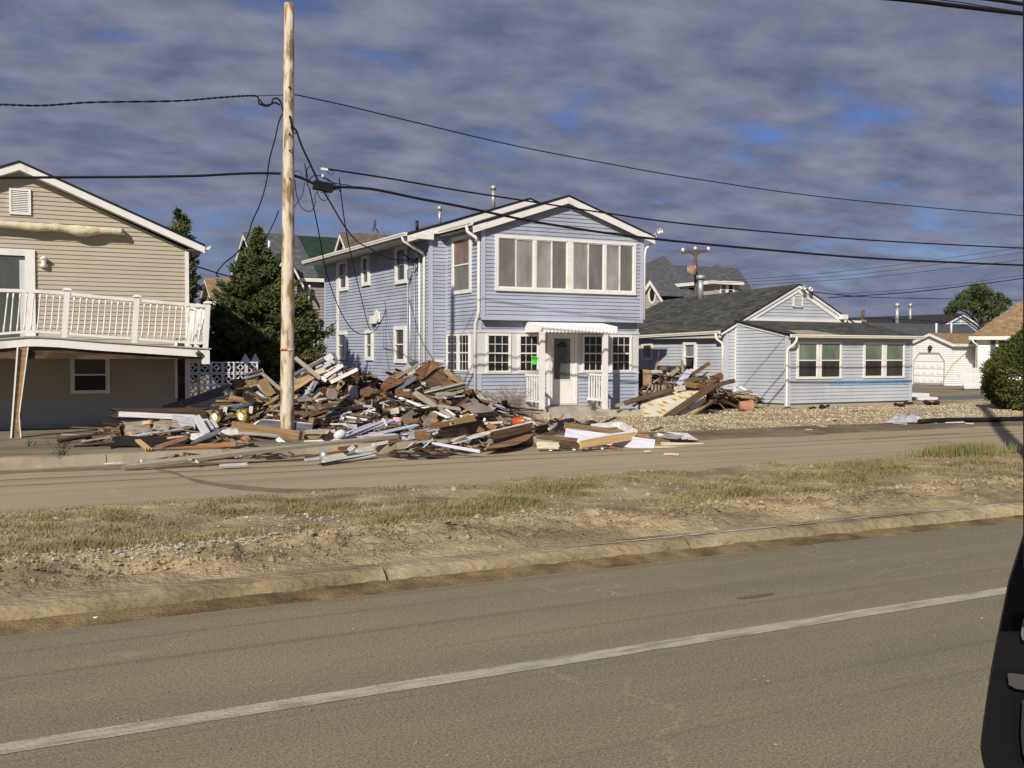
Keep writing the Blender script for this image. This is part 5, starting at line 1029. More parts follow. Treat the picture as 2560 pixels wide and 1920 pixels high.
# ================================================================ VEGETATION
def leafmesh(name, m, quads, parent=None, **k):
    vs = []; fs = []
    o0 = ORG[parent.name] if parent is not None else V((0, 0, 0))
    for a, b, c, d in quads:
        i = len(vs); vs += [tuple(a - o0), tuple(b - o0), tuple(c - o0), tuple(d - o0)]; fs.append((i, i + 1, i + 2, i + 3))
    me = bpy.data.meshes.new(name); me.from_pydata(vs, [], fs); me.materials.append(m); me.update()
    o = bpy.data.objects.new(name, me); COL.objects.link(o); ORG[o.name] = V((0, 0, 0))
    if parent is not None: o.parent = parent
    return tag(o, **k)
rnd = random.Random(11)
def rv(s=1): return V((rnd.gauss(0, s), rnd.gauss(0, s), rnd.gauss(0, s)))
def spray(p, d, l, wd):
    s_ = d.cross(V((rnd.uniform(-1, 1), rnd.uniform(-1, 1), rnd.uniform(-.3, 1)))).normalized() * wd
    return (p - s_ * .4, p + s_ * .4, p + d * l + s_ * .25, p + d * l - s_ * .25)
def cedar(root, cx_, cy_, z0, h, prof, nb, m, up=.35, leaf=.16, seedv=1, dens=26, barkr=.16, jag=.25, trunkz=0):
    rnd.seed(seedv); mb = MB(); mb.tube([(cx_, cy_, trunkz - .1), (cx_ + .05, cy_, z0 + .6), (cx_ - .03, cy_, z0 + h * .5), (cx_, cy_, z0 + h * .96)], barkr, 8, rs=[barkr, barkr * .85, barkr * .5, .02])
    q = []
    for b in range(nb):
        t = (b + rnd.random()) / nb; hh = z0 + h * t
        R_ = 0
        for (ta, ra), (tb, rb) in zip(prof[:-1], prof[1:]):
            if ta <= t <= tb: R_ = ra + (rb - ra) * (t - ta) / (tb - ta)
        R_ *= 1 + rnd.uniform(-jag, jag * .6); az = rnd.uniform(0, 2 * math.pi); d = V((math.cos(az), math.sin(az), 0)); ln = max(R_, .05)
        start = V((cx_, cy_, hh - ln * up * .7)); pts = [start + d * ln * s_ + V((0, 0, ln * up * (s_ ** 1.4))) for s_ in (0, .3, .6, 1)]
        if ln > .5: mb.tube(pts[:3], .02, 4, rs=[.03, .02, .01])
        n = int(dens * ln) + 6
        for i in range(n):
            s_ = rnd.random() ** .55; k = s_ * 3; j = min(int(k), 2); p = pts[j].lerp(pts[j + 1], k - j); tw = d.cross(V((0, 0, 1)))
            w_ = .30 * ln * (1 - s_ * .75) + .05
            p = p + tw * rnd.gauss(0, w_ * .55) + V((0, 0, rnd.gauss(0, w_ * .30)))
            dd = (d * rnd.uniform(.3, 1) + V((0, 0, rnd.uniform(.1, .9))) + tw * rnd.gauss(0, .5)).normalized()
            for _ in range(3): q.append(spray(p + rv(.035), (dd + rv(.35)).normalized(), leaf * rnd.uniform(.6, 1.3), leaf * .42))
    mb.build('trunk', m_trunk, root); leafmesh('crown', m, q, root)
cy_ = 33.0; c = onY((655, 900), cy_)
CT = empty('cedar_tree', (c.x, cy_, 0), 'big bushy cedar tree behind the bare utility pole', 'tree')
tz = onY((640, 575), cy_).z; cedar(CT, c.x - .12, cy_, .75, tz - .75, [(0, 1.3), (.06, 1.8), (.22, 2.15), (.34, 1.95), (.48, 1.6), (.62, 1.08), (.78, .56), (.9, .20), (1, .02)], 360, m_cedar, up=.42, leaf=.13, seedv=3, dens=62, jag=.42)
p = onY((440, 527), 40); CT2 = empty('cedar_tree', (p.x, 40, 0), 'cedar tree tip poking above the tan house roof and beside its corner', 'tree')
cedar(CT2, p.x + .15, 40, 1.0, p.z - 1.0, [(0, 1.3), (.3, 1.0), (.6, .70), (.8, .42), (.93, .30), (1, .08)], 140, m_cedar, up=.5, leaf=.16, seedv=5, dens=26)
BS = empty('round_bush', (30.85, 21.7, 0), 'dense rounded green yew bush at the right edge of the yard', 'bush')
def bush(root, c, rx_, ry_, rz_, n, m, leaf, seedv):
    rnd.seed(seedv); q = []; mb = MB()
    for k in range(9): a = k * .7; mb.tube([c + V((0, 0, -rz_)), c + V((math.cos(a) * rx_ * .4, math.sin(a) * ry_ * .4, -.1)), c + V((math.cos(a) * rx_ * .7, math.sin(a) * ry_ * .7, rz_ * .4))], .03, 5, rs=[.04, .03, .01])
    mb.build('stems', m_trunk, root)
    for i in range(n):
        d = rv(1).normalized(); bump = 1 + .20 * noise.noise(d * 2.6 + V((seedv, 0, 0))) + .07 * noise.noise(d * 6); r = bump * (1 - abs(rnd.gauss(0, .16)))
        if rnd.random() < .06: r *= 1.06
        zz2 = d.z * rz_ * r
        if d.z < -.25: zz2 = -rz_ * (.25 + .75 * min(1, (-d.z - .25) * 1.1)) * 1.0
        hl = math.hypot(d.x, d.y) + 1e-6; fl = (1 / hl) ** .75 if d.z < 0 else 1 - .38 * d.z; p = c + V((d.x * rx_ * r * 1.08 * fl, d.y * ry_ * r * fl, zz2))
        if p.z < .03: continue
        dd = (d + V((0, 0, .35)) + rv(.45)).normalized(); q.append(spray(p, dd, leaf * rnd.uniform(.6, 1.3), leaf * .45))
    leafmesh('crown', m, q, root)
bush(BS, V((30.85, 21.7, 1.35)), 1.75, 1.6, 1.42, 46000, m_yew, .10, 3)
# far pine
YP = 62; cpt = onY(z8(920, 250), YP)
PT = empty('pine_tree', (cpt.x, YP, 0), 'broad pine tree standing beyond the brown roofed white house', 'tree')
rnd.seed(21); mb = MB(); base = V((cpt.x + .8, YP, 0)); tp = V((cpt.x + .2, YP, cpt.z + 2.2)); mb.tube([base, base.lerp(tp, .5) + V((.2, 0, 0)), tp], .2, 8, rs=[.28, .2, .06]); q = []
def P8(x, y, dy=0): return onY(z8(x, y), YP + dy)
lob = [(880, 110, 110), (960, 150, 120), (790, 160, 90), (730, 200, 90), (1040, 200, 90), (640, 280, 80), (600, 330, 70), (700, 290, 90), (800, 300, 100), (900, 230, 110), (1120, 170, 50), (1180, 230, 60), (1230, 260, 45), (1100, 280, 90), (1010, 310, 90), (900, 370, 80), (1060, 370, 80), (560, 350, 40), (850, 75, 45), (940, 90, 50), (1160, 320, 60)]
for (x, y, r_) in lob:
    c = P8(x, y, rnd.uniform(-1.5, 1.5)); rr = r_ / 4.366 / 2530 * 75
    s0 = base.lerp(tp, min(.95, max(.35, (c.z - 1.0) / tp.z * .8))); mb.tube([s0, s0.lerp(c, .5) + V((0, 0, .2)), c], .05, 5, rs=[.09, .06, .03])
    for i in range(int(520 * rr * rr) + 60):
        d = rv(1).normalized(); p = c + V((d.x * rr, d.y * rr, d.z * rr * .62)) * (rnd.random() ** .4) * (1 + .25 * noise.noise(d * 3 + c))
        q.append(spray(p, (d + V((0, 0, .5)) + rv(.6)).normalized(), .26 * rnd.uniform(.6, 1.2), .12))
mb.build('trunk', m_trunk, PT); leafmesh('crown', m_pine, q, PT)
# grass and litter on the median
rnd.seed(4); q = []; qg = []
def visible(x, y): return -.6 < x < 26 and (x * math.cos(_y) - y * math.sin(_y)) < .54 * (x * math.sin(_y) + y * math.cos(_y)) and (x * math.cos(_y) - y * math.sin(_y)) > -.54 * (x * math.sin(_y) + y * math.cos(_y))
cnt = 0
while cnt < 80000:
    x = rnd.uniform(-.5, 26); y = rnd.uniform(8.6, 12.9)
    if rnd.random() < (x - 8) / 40: continue
    if not visible(x, y): continue
    dd_ = noise.noise(V((x * .55, y * .9, 9))) + .6 * noise.noise(V((x * 2.1, y * 2.6, 2))); band = sst(9.2, 9.9, y) * (1 - .8 * sst(11.2, 12.4, y))
    pr = band * max(0, min(1, .22 + dd_ * 1.25))
    if y < 9.5: pr = max(pr, .25 * max(0, noise.noise(V((x * 1.7, y * 2, 5))) - .12))
    if rnd.random() > pr: continue
    cnt += 1
    z = medh(x, y); h = rnd.uniform(.015, .052) * (1 + .9 * max(0, dd_)); az = rnd.uniform(0, 6.28); ln = V((math.cos(az), math.sin(az), 0)); p = V((x, y, z - .01)); wv = V((-ln.y, ln.x, 0)) * rnd.uniform(.0025, .006)
    tip = p + V((0, 0, h)) + ln * h * rnd.uniform(.2, 1.3)
    (qg if noise.noise(V((x * .35, y * .5, 30))) > .26 and rnd.random() < .35 else q).append((p - wv, p + wv, tip + wv * .3, tip - wv * .3))
for i in range(2600):     # greener tuft far right
    x = rnd.gauss(14.9, .48); y = rnd.gauss(11.95, .20)
    z = medh(x, y); h = rnd.uniform(.08, .22); ln = V((rnd.gauss(0, 1), rnd.gauss(0, 1), 0)).normalized(); p = V((x, y, z - .01)); wv = V((-ln.y, ln.x, 0)) * .006; tip = p + V((0, 0, h)) + ln * h * rnd.uniform(.1, .7)
    qg.append((p - wv, p + wv, tip + wv * .3, tip - wv * .3))
leafmesh('dry_grass', m_grass, q, label='dry yellow brown grass growing on the median', cat='grass', kind='stuff')
leafmesh('green_grass', m_grassg, qg, label='greener grass tufts among the dry grass of the median', cat='grass', kind='stuff')
# clods and pebbles
def stone(mb, p, r, rr, sq=.6, m=0):
    i0 = len(mb.v); 
    for (a, b, c) in ((1, 0, 0), (0, 1, 0), (-1, 0, 0), (0, -1, 0), (0, 0, 1), (0, 0, -1)): mb.v.append(p + V((a * r * rr.uniform(.6, 1.3), b * r * rr.uniform(.6, 1.3), c * r * sq * rr.uniform(.6, 1.3))))
    for f in ((0, 1, 4), (1, 2, 4), (2, 3, 4), (3, 0, 4), (1, 0, 5), (2, 1, 5), (3, 2, 5), (0, 3, 5)): mb.f.append(tuple(i0 + k for k in f)); mb.m.append(m); mb.sm.append(False)
rr = random.Random(8); mb = MB()
for i in range(9000):
    x = rr.uniform(-.5, 22); y = rr.gauss(8.85 + .25 * fbm(x, 1, .35), .35) if rr.random() < .75 else rr.uniform(8.2, 12.8)
    if y < 8.06 or y > 13: continue
    stone(mb, V((x, y, medh(x, y) + .003)), rr.uniform(.008, .022) if rr.random() < .93 else rr.uniform(.03, .055), rr, .7)
mb.build('dirt_clods', m_dirt, None, 'loose clods of earth along the median edge', 'clods', kind='stuff', origin=(0, 0, 0))
mb = MB()
def scat(mb, cx_, cy2, sx, sy, n, r0, r1, m=0):
    for i in range(n):
        x = rr.gauss(cx_, sx); y = rr.gauss(cy2, sy)
        if y < 8.1: continue
        stone(mb, V((x, y, medh(x, y) + .006)), rr.uniform(r0, r1), rr, .6, m)
scat(mb, 1.75, 9.45, .45, .22, 420, .012, .030); scat(mb, .55, 9.3, .35, .15, 160, .012, .03); scat(mb, 3.0, 10.3, .3, .2, 60, .012, .025); scat(mb, 7.9, 12.55, .7, .12, 160, .012, .03); scat(mb, 9.8, 12.7, .8, .1, 90, .012, .025); scat(mb, 5, 10.2, 3.5, .9, 160, .010, .022); scat(mb, 12, 10.2, 4, .9, 160, .010, .025); scat(mb, 3.3, 8.9, .8, .2, 60, .01, .02)
mb.build('gravel', MAT('pale_gravel', (.40, .385, .34), .9, .35, 3, col2=(.36, .30, .20), c2scale=5), None, 'pale gravel scattered over the median', 'gravel', kind='stuff', origin=(0, 0, 0))
mb = MB()
for i in range(380):
    x = rr.uniform(-.3, 12); y = rr.uniform(2.2, 7.6); stone(mb, V((x, y, .004)), rr.uniform(.004, .012), rr, .5)
mb.build('road_grit', m_dirt, None, 'small grit lying on the near road', 'grit', kind='stuff', origin=(0, 0, 0))
mb = MB()
for i in range(7000):
    x = rr.uniform(11.5, 33); y = rr.uniform(19.3, 27.5)
    if y > 26.0 and (12 < x < 18.2 or x > 23.5) or not visible(x, y) and False: continue
    stone(mb, V((x, y, gvh(x, y) + .005)), rr.uniform(.012, .035), rr, .7)
mb.build('pebbles', MAT('loose_pebbles', (.46, .37, .23), .9, .5, 9, col2=(.62, .55, .42), c2scale=7), None, 'loose tan pebbles covering the gravel yard', 'pebbles', kind='stuff', origin=(0, 0, 0))
mb = MB()    # pale crumpled paper bits, each a scrap
LBL = ['leftmost white litter scrap on the grass near the side road', 'upper white litter scrap in the middle grass', 'white litter scrap left of the folded one in the grass', 'largest folded white litter scrap in the middle grass', 'white litter scrap low in the middle grass above the clods', 'small upright white litter scrap at the far edge of the grass', 'single white litter scrap in the grass at the far right', 'white litter scrap in the gravel patch at the left', 'flat white litter scrap in the dirt at the kerb foot', 'white litter scrap beside the pale gravel patch']
for i, (x, y, s_) in enumerate(((140, 1294, .05), (615, 1293, .03), (674, 1315, .03), (708, 1317, .05), (640, 1360, .05), (622, 1268, .02), (2304, 1231, .03), (333, 1385, .02), (230, 1541, .04), (355, 1343, .03))):
    p = onZ((x, y), .16 if y < 1480 else .03); m_ = MB(); rr2 = random.Random(i); p = V((p.x, p.y, (medh(p.x, p.y) if y < 1480 else 0) + .015)); a = [V((rr2.uniform(-1, 1) * s_, rr2.uniform(-1, 1) * s_, rr2.uniform(0, .6) * s_)) for _ in range(6)]
    for k in range(4): m_.poly([p + a[k], p + a[k + 1], p + a[(k + 2) % 6]])
    m_.build('paper_scrap', m_lamp, None, LBL[i], 'litter', 'white litter scraps on the median')
# ================================================================ BREEZE BLOCK WALL, VINYL FENCE
BW = empty('breeze_block_wall', (5.5, 27.3, 0), 'white openwork breeze block wall between tan house and cedar', 'wall')
YBW = 27.3; p00 = onY(zA(180, 285), YBW); pitch = onY(zA(378, 285), YBW).x - p00.x
def ring_arc(mb, c, r0, r1, a0, a1, y0, y1, n=8):
    for i in range(n):
        a = a0 + (a1 - a0) * i / n; b = a0 + (a1 - a0) * (i + 1) / n
        A = [(c[0] + r * math.cos(t), c[1] + r * math.sin(t)) for r, t in ((r0, a), (r1, a), (r1, b), (r0, b))]
        mb.hexa([(x, y0, z) for x, z in A], [(x, y1, z) for x, z in A])
def blk(mb, x, z, s):
    t = s * .10; y0, y1 = YBW, YBW + .10
    for a in ((x, x + t, z, z + s), (x + s - t, x + s, z, z + s), (x + t, x + s - t, z, z + t), (x + t, x + s - t, z + s - t, z + s)): mb.box(a[0], a[1], y0, y1, a[2], a[3])
    for cx_, cz_, a0 in ((x + t, z + t, 0), (x + s - t, z + t, 90), (x + s - t, z + s - t, 180), (x + t, z + s - t, 270)):
        ring_arc(mb, (cx_, cz_), (s - 2 * t) * .44, (s - 2 * t) * .54, R(a0), R(a0 + 90), y0 + .01, y1 - .01, 6)
m_blk = MAT('white_painted_block', (.74, .75, .78), .85, .08)
for r in range(4):
    for c in range(6):
        if r > 1 and c > 4 or r == 1 and c == 5: continue
        mb = MB(); blk(mb, p00.x + pitch * c, p00.z - pitch * (r + 1), pitch - .012); mb.build('block', m_blk, BW)
mb = MB(); mb.box(p00.x - .2, p00.x + pitch * 5, YBW - .02, YBW + .14, -.05, p00.z - pitch * 4 - .01); mb.build('footing', m_blk, BW)
mb = MB(); mb.box(p00.x - .35, p00.x - .03, YBW - .05, YBW + .2, -.05, p00.z); mb.build('pier', m_blk, BW)
a = onY(zA(1480, 330), 37); b = onY((835, 905), 37)
VF = empty('vinyl_fence', (a.x, 37, 0), 'low white vinyl fence seen behind the pole and the debris heap', 'fence')
mb = MB(); mb.box(a.x, b.x, 37, 37.04, 0, a.z - .12); mb.build('panel', m_whs, VF)
mb = MB(); mb.box(a.x, b.x, 36.96, 37.08, a.z - .12, a.z); mb.build('top_rail', m_white, VF)
for k in range(4): x = a.x + (b.x - a.x) * k / 3; mb = MB(); mb.box(x - .07, x + .07, 36.90, 36.955, 0, a.z + .06); mb.build('fence_post', m_white, VF)
for i, q in enumerate(((1130, 240), (1290, 240))):
    p = onY(zA(*q), 29.5); mb = MB(); mb.box(p.x - .07, p.x + .07, 29.43, 29.57, 0, p.z - .08); mb.hexa([(p.x - .13, 29.4, p.z - .1), (p.x + .13, 29.4, p.z - .1), (p.x + .13, 29.6, p.z - .1), (p.x - .13, 29.6, p.z - .1)], [(p.x - .01, 29.5, p.z + .14), (p.x + .01, 29.5, p.z + .14), (p.x + .01, 29.52, p.z + .14), (p.x - .01, 29.52, p.z + .14)]); mb.build('gate_post', m_panel, None, ('left' if i == 0 else 'right') + ' one of two pointed white posts rising behind the breeze block wall', 'post')

# ================================================================ DEBRIS
ML = {}
def plankmesh(key, ends):
    """unit board along X: length 1, width 1 (Z), thickness 1 (Y); ends splintered"""
    rr_ = random.Random(key); nx = 8; nw = 4; vs = []; fs = []
    def ex(side, j):
        if not ends: return 0
        return rr_.uniform(0, .05) + (rr_.uniform(.02, .07) if rr_.random() < .4 else 0)
    bow = rr_.uniform(-.018, .018); tw = rr_.uniform(-.5, .5)
    e0 = [ex(0, j) for j in range(nw + 1)]; e1 = [ex(1, j) for j in range(nw + 1)]
    for side in (0, 1):
        for j in range(nw + 1):
            for i in range(nx + 1):
                t = i / nx; x = -.5 + e0[j] + (1 - e0[j] - e1[j]) * t; z = -.5 + j / nw; y = (-.5 if side == 0 else .5) + bow * 60 * (1 - (2 * t - 1) ** 2) * .3 + tw * (t - .5) * z * .9
                vs.append((x, y, z))
    def I(s, j, i): return s * (nw + 1) * (nx + 1) + j * (nx + 1) + i
    for j in range(nw):
        for i in range(nx):
            fs.append((I(0, j, i), I(0, j, i + 1), I(0, j + 1, i + 1), I(0, j + 1, i))); fs.append((I(1, j, i), I(1, j + 1, i), I(1, j + 1, i + 1), I(1, j, i + 1)))
    for i in range(nx): fs.append((I(0, 0, i), I(1, 0, i), I(1, 0, i + 1), I(0, 0, i + 1))); fs.append((I(0, nw, i), I(0, nw, i + 1), I(1, nw, i + 1), I(1, nw, i)))
    for j in range(nw): fs.append((I(0, j, 0), I(0, j + 1, 0), I(1, j + 1, 0), I(1, j, 0))); fs.append((I(0, j, nx), I(1, j, nx), I(1, j + 1, nx), I(0, j + 1, nx)))
    return vs, fs
PM = {}
def getmesh(mat, var, ends=True):
    k = (mat, var, ends)
    if k not in PM:
        vs, fs = plankmesh(var * 7 + 1, ends); me = bpy.data.meshes.new('board'); me.from_pydata(vs, [], fs); me.materials.append(W[mat]); me.update(); PM[k] = me
    return PM[k]
HS = []
def board(p0, p1, wd, th, mat, label=None, cat_='board', up=None, var=None, ends=True, name='board', group=None, roll=0):
    p0 = V(p0); p1 = V(p1); d = p1 - p0; L_ = d.length; d.normalize(); HS.extend(p0.lerp(p1, t) for t in (.04, .27, .5, .73, .96))
    # face broadly towards up-vector n (normal of the wide face)
    n = V(up) if up is not None else V((-.25, -.75, .6)); n = (n - d * n.dot(d)).normalized(); s_ = n.cross(d)
    if roll: q = Matrix.Rotation(roll, 3, d); n = q @ n; s_ = q @ s_
    var = random.randint(0, 5) if var is None else var
    o = bpy.data.objects.new(name, getmesh(mat, var, ends)); COL.objects.link(o)
    M_ = Matrix((d * L_, n * th, s_ * wd)).transposed().to_4x4(); M_.translation = (p0 + p1) / 2; o.matrix_world = M_
    ORG[o.name] = M_.translation.copy(); return tag(o, label, cat_, group)
def hb(cv_, x0, y0, x1, y1, Y0, Y1, wd, mat, label, th=.03, up=None, **k):
    """a board read off the photograph: Y0/Y1 depth of each end; negative = height above ground instead"""
    a = onY(cv_(x0, y0), Y0) if Y0 > 3 else onZ(cv_(x0, y0), Y0); b = onY(cv_(x1, y1), Y1) if Y1 > 3 else onZ(cv_(x1, y1), Y1)
    return board(a, b, wd, th, mat, label, up=up, **k)
UPF = (-.1, -.35, .93)     # lies flat
FR_ = (-.15, -1, .25)      # faces the road
# --- boards and sheets one can pick out, left part
hb(zG, 230, 218, 1400, 272, 22.6, 22.0, .11, 'pale', 'long straight pale gray board stretched before the white foundation, left tip of the debris', .05, FR_, var=1, ends=False)
hb(zG, 50, 215, 1640, 200, 23.2, 23.0, .22, 'dark', 'thick dark timber lying just behind the long pale gray board', .15, FR_)
hb(zG, 1050, 335, 1400, 350, 21.8, 21.8, .26, 'pale', 'wide pale gray panel end hanging under the long pale board', .03, FR_, ends=False)
hb(zG, 340, 578, 1240, 446, .22, .30, .10, 'pale', 'light gray board lying across the tan stick at the far left', .03, UPF)
hb(zG, 320, 460, 700, 768, .24, .2, .09, 'yellow', 'yellow tan stick slanting down to the kerb at the far left', .04, UPF)
hb(zG, 130, 625, 1350, 680, .2, .16, .20, 'black', 'black timber on the pavement crossing under the yellow stick', .14, FR_)
hb(zG, 660, 592, 1010, 632, .22, .2, .06, 'white', 'short white strip left of the pink striped strip', .02, UPF)
hb(zG, 960, 590, 1280, 557, .28, .3, .05, 'pink', 'pink striped strip near the left kerb', .015, UPF)
hb(zG, 760, 742, 1320, 560, .18, .4, .07, 'brown', 'dark brown board rising from the kerb under the pink strip', .03, FR_)
hb(zG, 640, 778, 1540, 682, .17, .19, .05, 'gray', 'thin pale plank lying along the kerb edge at the left', .03, UPF)
hb(zG, 900, 722, 2060, 680, .2, .24, .12, 'orange', 'long orange brown board lying along the kerb top', .03, UPF)
hb(zG, 1410, 250, 1570, 520, 21.2, 20.4, .16, 'pale', 'pale gray plank with nail holes leaning upright beside the left wheel', .03, FR_, ends=False)
hb(zG, 1530, 295, 1650, 470, 21.5, 20.9, .14, 'pale', 'shorter pale gray plank right behind the upright nail holed plank', .03, FR_)
hb(zG, 1650, 300, 1735, 435, 21.6, 21.2, .09, 'pale', 'narrow pale gray plank touching the left yellow wheel', .03, FR_)
hb(zG, 1370, 640, 1800, 470, .22, .5, .22, 'slate', 'wide gray board slanting up to the tan beam', .03, (-.3, -.6, .8))
hb(zG, 1420, 672, 1650, 590, .19, .3, .18, 'slate', 'wide gray board end lying below the slanting gray board', .03, (-.3, -.6, .8))
hb(zG, 1320, 572, 1545, 548, .3, .32, .12, 'white', 'short bright white board left of the slanting gray board', .03, FR_)
hb(zG, 1770, 512, 2070, 482, .42, .44, .11, 'white', 'bright white board under the tan beam left of the pole', .03, FR_)
hb(zG, 290, 440, 720, 400, .32, .36, .24, 'gray', 'gray weathered slab standing behind the left debris, left half', .05, FR_)
hb(zG, 735, 430, 1170, 398, .34, .36, .24, 'gray', 'gray weathered slab standing behind the left debris, right half', .05, FR_)
hb(zG, 600, 360, 730, 335, .45, .5, .07, 'yellow', 'short splintered yellow stub on top of the gray slab', .05, FR_)
hb(zG, 260, 400, 290, 575, .5, .2, .05, 'dark', 'dark stake standing at the far left of the debris', .05, FR_)
hb(zG, 100, 735, 300, 715, .13, .13, .04, 'black', 'small black stick alone on the pavement at the left', .03, UPF)
hb(zG, 0, 445, 290, 380, .2, .26, .10, 'gray', 'flat gray board reaching left to the deck post', .05, UPF)
hb(zG, 0, 980, 292, 967, .03, .03, .03, 'white', 'thin white strip lying in the gutter at the left', .01, UPF)
p0 = onZ(zG(255, 1030), .06); p1 = onZ(zD(1570, 455), .36)
LB = board(p0, p1, .085, .06, 'gray', 'very long pale timber with metal caps lying along the kerb', 'board', up=UPF, var=2)
hb(zG, 1760, 1010, 2212, 985, .05, .06, .08, 'pale', 'thin gray board on the road beside the long pale timber', .02, UPF)
hb(zG, 255, 1035, 700, 1020, .04, .04, .06, 'tan', 'tan batten on the road under the long pale timber end', .02, UPF)
hb(zG, 1870, 765, 1878, 880, 18.05, 17.98, .13, 'tan', 'short tan block standing against the kerb', .1, FR_, ends=False)
hb(zA, 640, 1640, 1160, 1620, 18.3, 18.3, .02, 'orange', 'thin orange lath flat on the kerb below the wheels', .02, UPF)
hb(z2, 1850, 1560, 2300, 1505, 18.1, 18.3, .18, 'dark', 'round dark log lying on the kerb before the pole', .16, FR_)
hb(zA, 900, 1340, 2300, 1548, 21.2, 20.9, .22, 'tan', 'large tan beam crossing behind the foot of the pole', .09, FR_, var=0, ends=False)
hb(zA, 1260, 1335, 1385, 1252, 21.9, 22.0, .05, 'white', 'short slanting end of the white pipe left of the pole', .05, UPF, ends=False)
hb(zA, 1380, 1250, 2212, 1312, 22.0, 21.8, .05, 'white', 'straight white pipe crossing behind the pole above the tan beam', .05, UPF, ends=False)
hb(zA, 1350, 1330, 2212, 1400, 21.95, 21.75, .28, 'slate', 'wide dark gray sheet hanging below the white pipe', .02, FR_, ends=False)
hb(z2, 1380, 1125, 1940, 962, 25.8, 25.2, .16, 'slate', 'long dark gray beam leaning up before the breeze blocks', .10, FR_, var=1)
hb(zA, 0, 1000, 940, 650, 25.6, 25.6, .10, 'slate', 'second dark gray beam lying along the first before the breeze blocks', .08, FR_, var=2)
hb(zA, 930, 1040, 1400, 860, 24.0, 24.4, .07, 'gray', 'thin gray rail rising behind the left yellow wheels', .05, FR_)
hb(zA, 1000, 980, 1420, 790, 24.3, 24.7, .15, 'slate', 'dark bluish board rising behind the wheels', .04, FR_)
hb(zA, 1410, 490, 1705, 745, 24.2, 23.6, .08, 'gray', 'pale stick slanting down right into the pole', .05, FR_, ends=False)
hb(zA, 1310, 650, 1540, 900, 24.4, 23.9, .06, 'gray', 'crooked weathered stick below the pale slanting stick', .05, FR_)
hb(zA, 1190, 700, 1310, 660, 24.6, 24.5, .04, 'gray', 'thin stick touching the top of the crooked stick', .03, FR_)
hb(zA, 1120, 545, 1440, 440, 25.0, 24.9, .16, 'slate', 'dark slate slab with a red edge before the breeze blocks', .05, (-.1, -.7, .7))
hb(zA, 1150, 500, 1400, 420, 24.95, 24.85, .04, 'rust', 'red edged strip on the dark slate slab', .03, (-.1, -.7, .7))
hb(zA, 1010, 560, 1030, 760, 25.1, 25.0, .30, 'brown', 'upright brown cabinet board below the slate slab', .03, FR_)
hb(zA, 1120, 570, 1140, 720, 25.0, 24.9, .55, 'brown', 'wide brown cabinet back below the slate slab', .03, FR_)
hb(zA, 980, 880, 1500, 720, 24.9, 24.6, .35, 'black', 'black sheet leaning behind the wheels', .03, FR_)
hb(zA, 1310, 1095, 1460, 925, 23.6, 23.8, .06, 'tan', 'tan prop standing between the right two wheels', .05, FR_)
hb(zA, 1380, 560, 1560, 850, 24.0, 23.9, .22, 'tan', 'light brown triangular board left of the pole', .03, FR_)
hb(zA, 1060, 1510, 1160, 1560, .32, .3, .12, 'orange', 'bright orange chunk below the tan beam', .05, FR_)
hb(zA, 1070, 1560, 1100, 1660, 20.0, 19.8, .2, 'gray', 'square gray board end standing in the left debris', .03, FR_)
hb(zA, 640, 1615, 850, 1530, .22, .3, .05, 'orange', 'small orange stick rising below the wheels', .03, FR_)
hb(zA, 980, 1450, 1700, 1500, 20.6, 20.5, .07, 'pale', 'gray strip running under the tan beam to the pole', .03, UPF)
hb(zA, 1650, 1540, 1770, 1640, 20.3, 20.0, .10, 'white', 'white board end slanting in front of the pole foot', .03, (-.3, -.8, .5))
hb(zA, 2040, 1430, 2010, 1610, 20.8, 20.4, .07, 'dark', 'dark splintered stake right of the pole foot', .05, FR_)
hb(zA, 1740, 1530, 2180, 1650, 20.2, 19.8, .05, 'brown', 'thin brown stick crossing before the pole foot', .03, FR_)
# --- zone right of the pole
hb(zB, 140, 275, 640, 688, 24.6, 24.2, .10, 'gray', 'pale squared stick standing out right of the pole top of the heap', .06, FR_, ends=False)
hb(zB, 100, 620, 720, 290, 25.3, 25.2, .07, 'slate', 'dark edged gutter length along the top of the left heap', .05, FR_, ends=False)
hb(zB, 100, 660, 880, 235, 25.4, 25.3, .19, 'pale', 'upper gray siding strip rising to the upright gray stake', .02, (-.3, -.75, .6), ends=False, var=3)
hb(zB, 280, 632, 900, 335, 25.2, 25.2, .17, 'pale', 'lower gray siding strip rising to the upright gray stake', .02, (-.3, -.75, .6), ends=False, var=4)
hb(zB, 895, 170, 880, 480, 25.4, 25.2, .10, 'gray', 'upright gray stake at the top of the left heap', .05, FR_)
hb(zB, 910, 190, 980, 400, 25.35, 25.2, .07, 'slate', 'dark strip leaning right from the upright stake', .03, FR_)
hb(zB, 680, 592, 900, 450, 24.9, 24.9, .03, 'white', 'thin white batten above the white boards', .02, FR_)
hb(zB, 900, 452, 1085, 402, 24.9, 24.9, .03, 'white', 'thin white batten end by the blue wall', .02, FR_)
hb(zB, 665, 688, 1080, 420, 24.7, 24.7, .09, 'white', 'middle bright white board pointing up right', .04, FR_, ends=False)
hb(zB, 840, 760, 1370, 500, 24.5, 24.5, .09, 'white', 'longest bright white board pointing up right against the blue wall', .04, FR_, ends=False)
hb(zB, 640, 660, 760, 740, 24.6, 24.5, .08, 'white', 'short white board end between the white boards', .04, FR_)
hb(zB, 800, 720, 950, 590, 24.6, 24.7, .06, 'pale', 'gray strip between the two bright white boards', .03, FR_)
hb(zB, 1000, 500, 1040, 620, 24.8, 24.7, .12, 'pale', 'pale square plate behind the longest white board', .02, FR_)
hb(zB, 520, 590, 720, 500, 24.9, 24.9, .14, 'cream', 'crumpled cream sheet behind the white boards', .04, FR_)
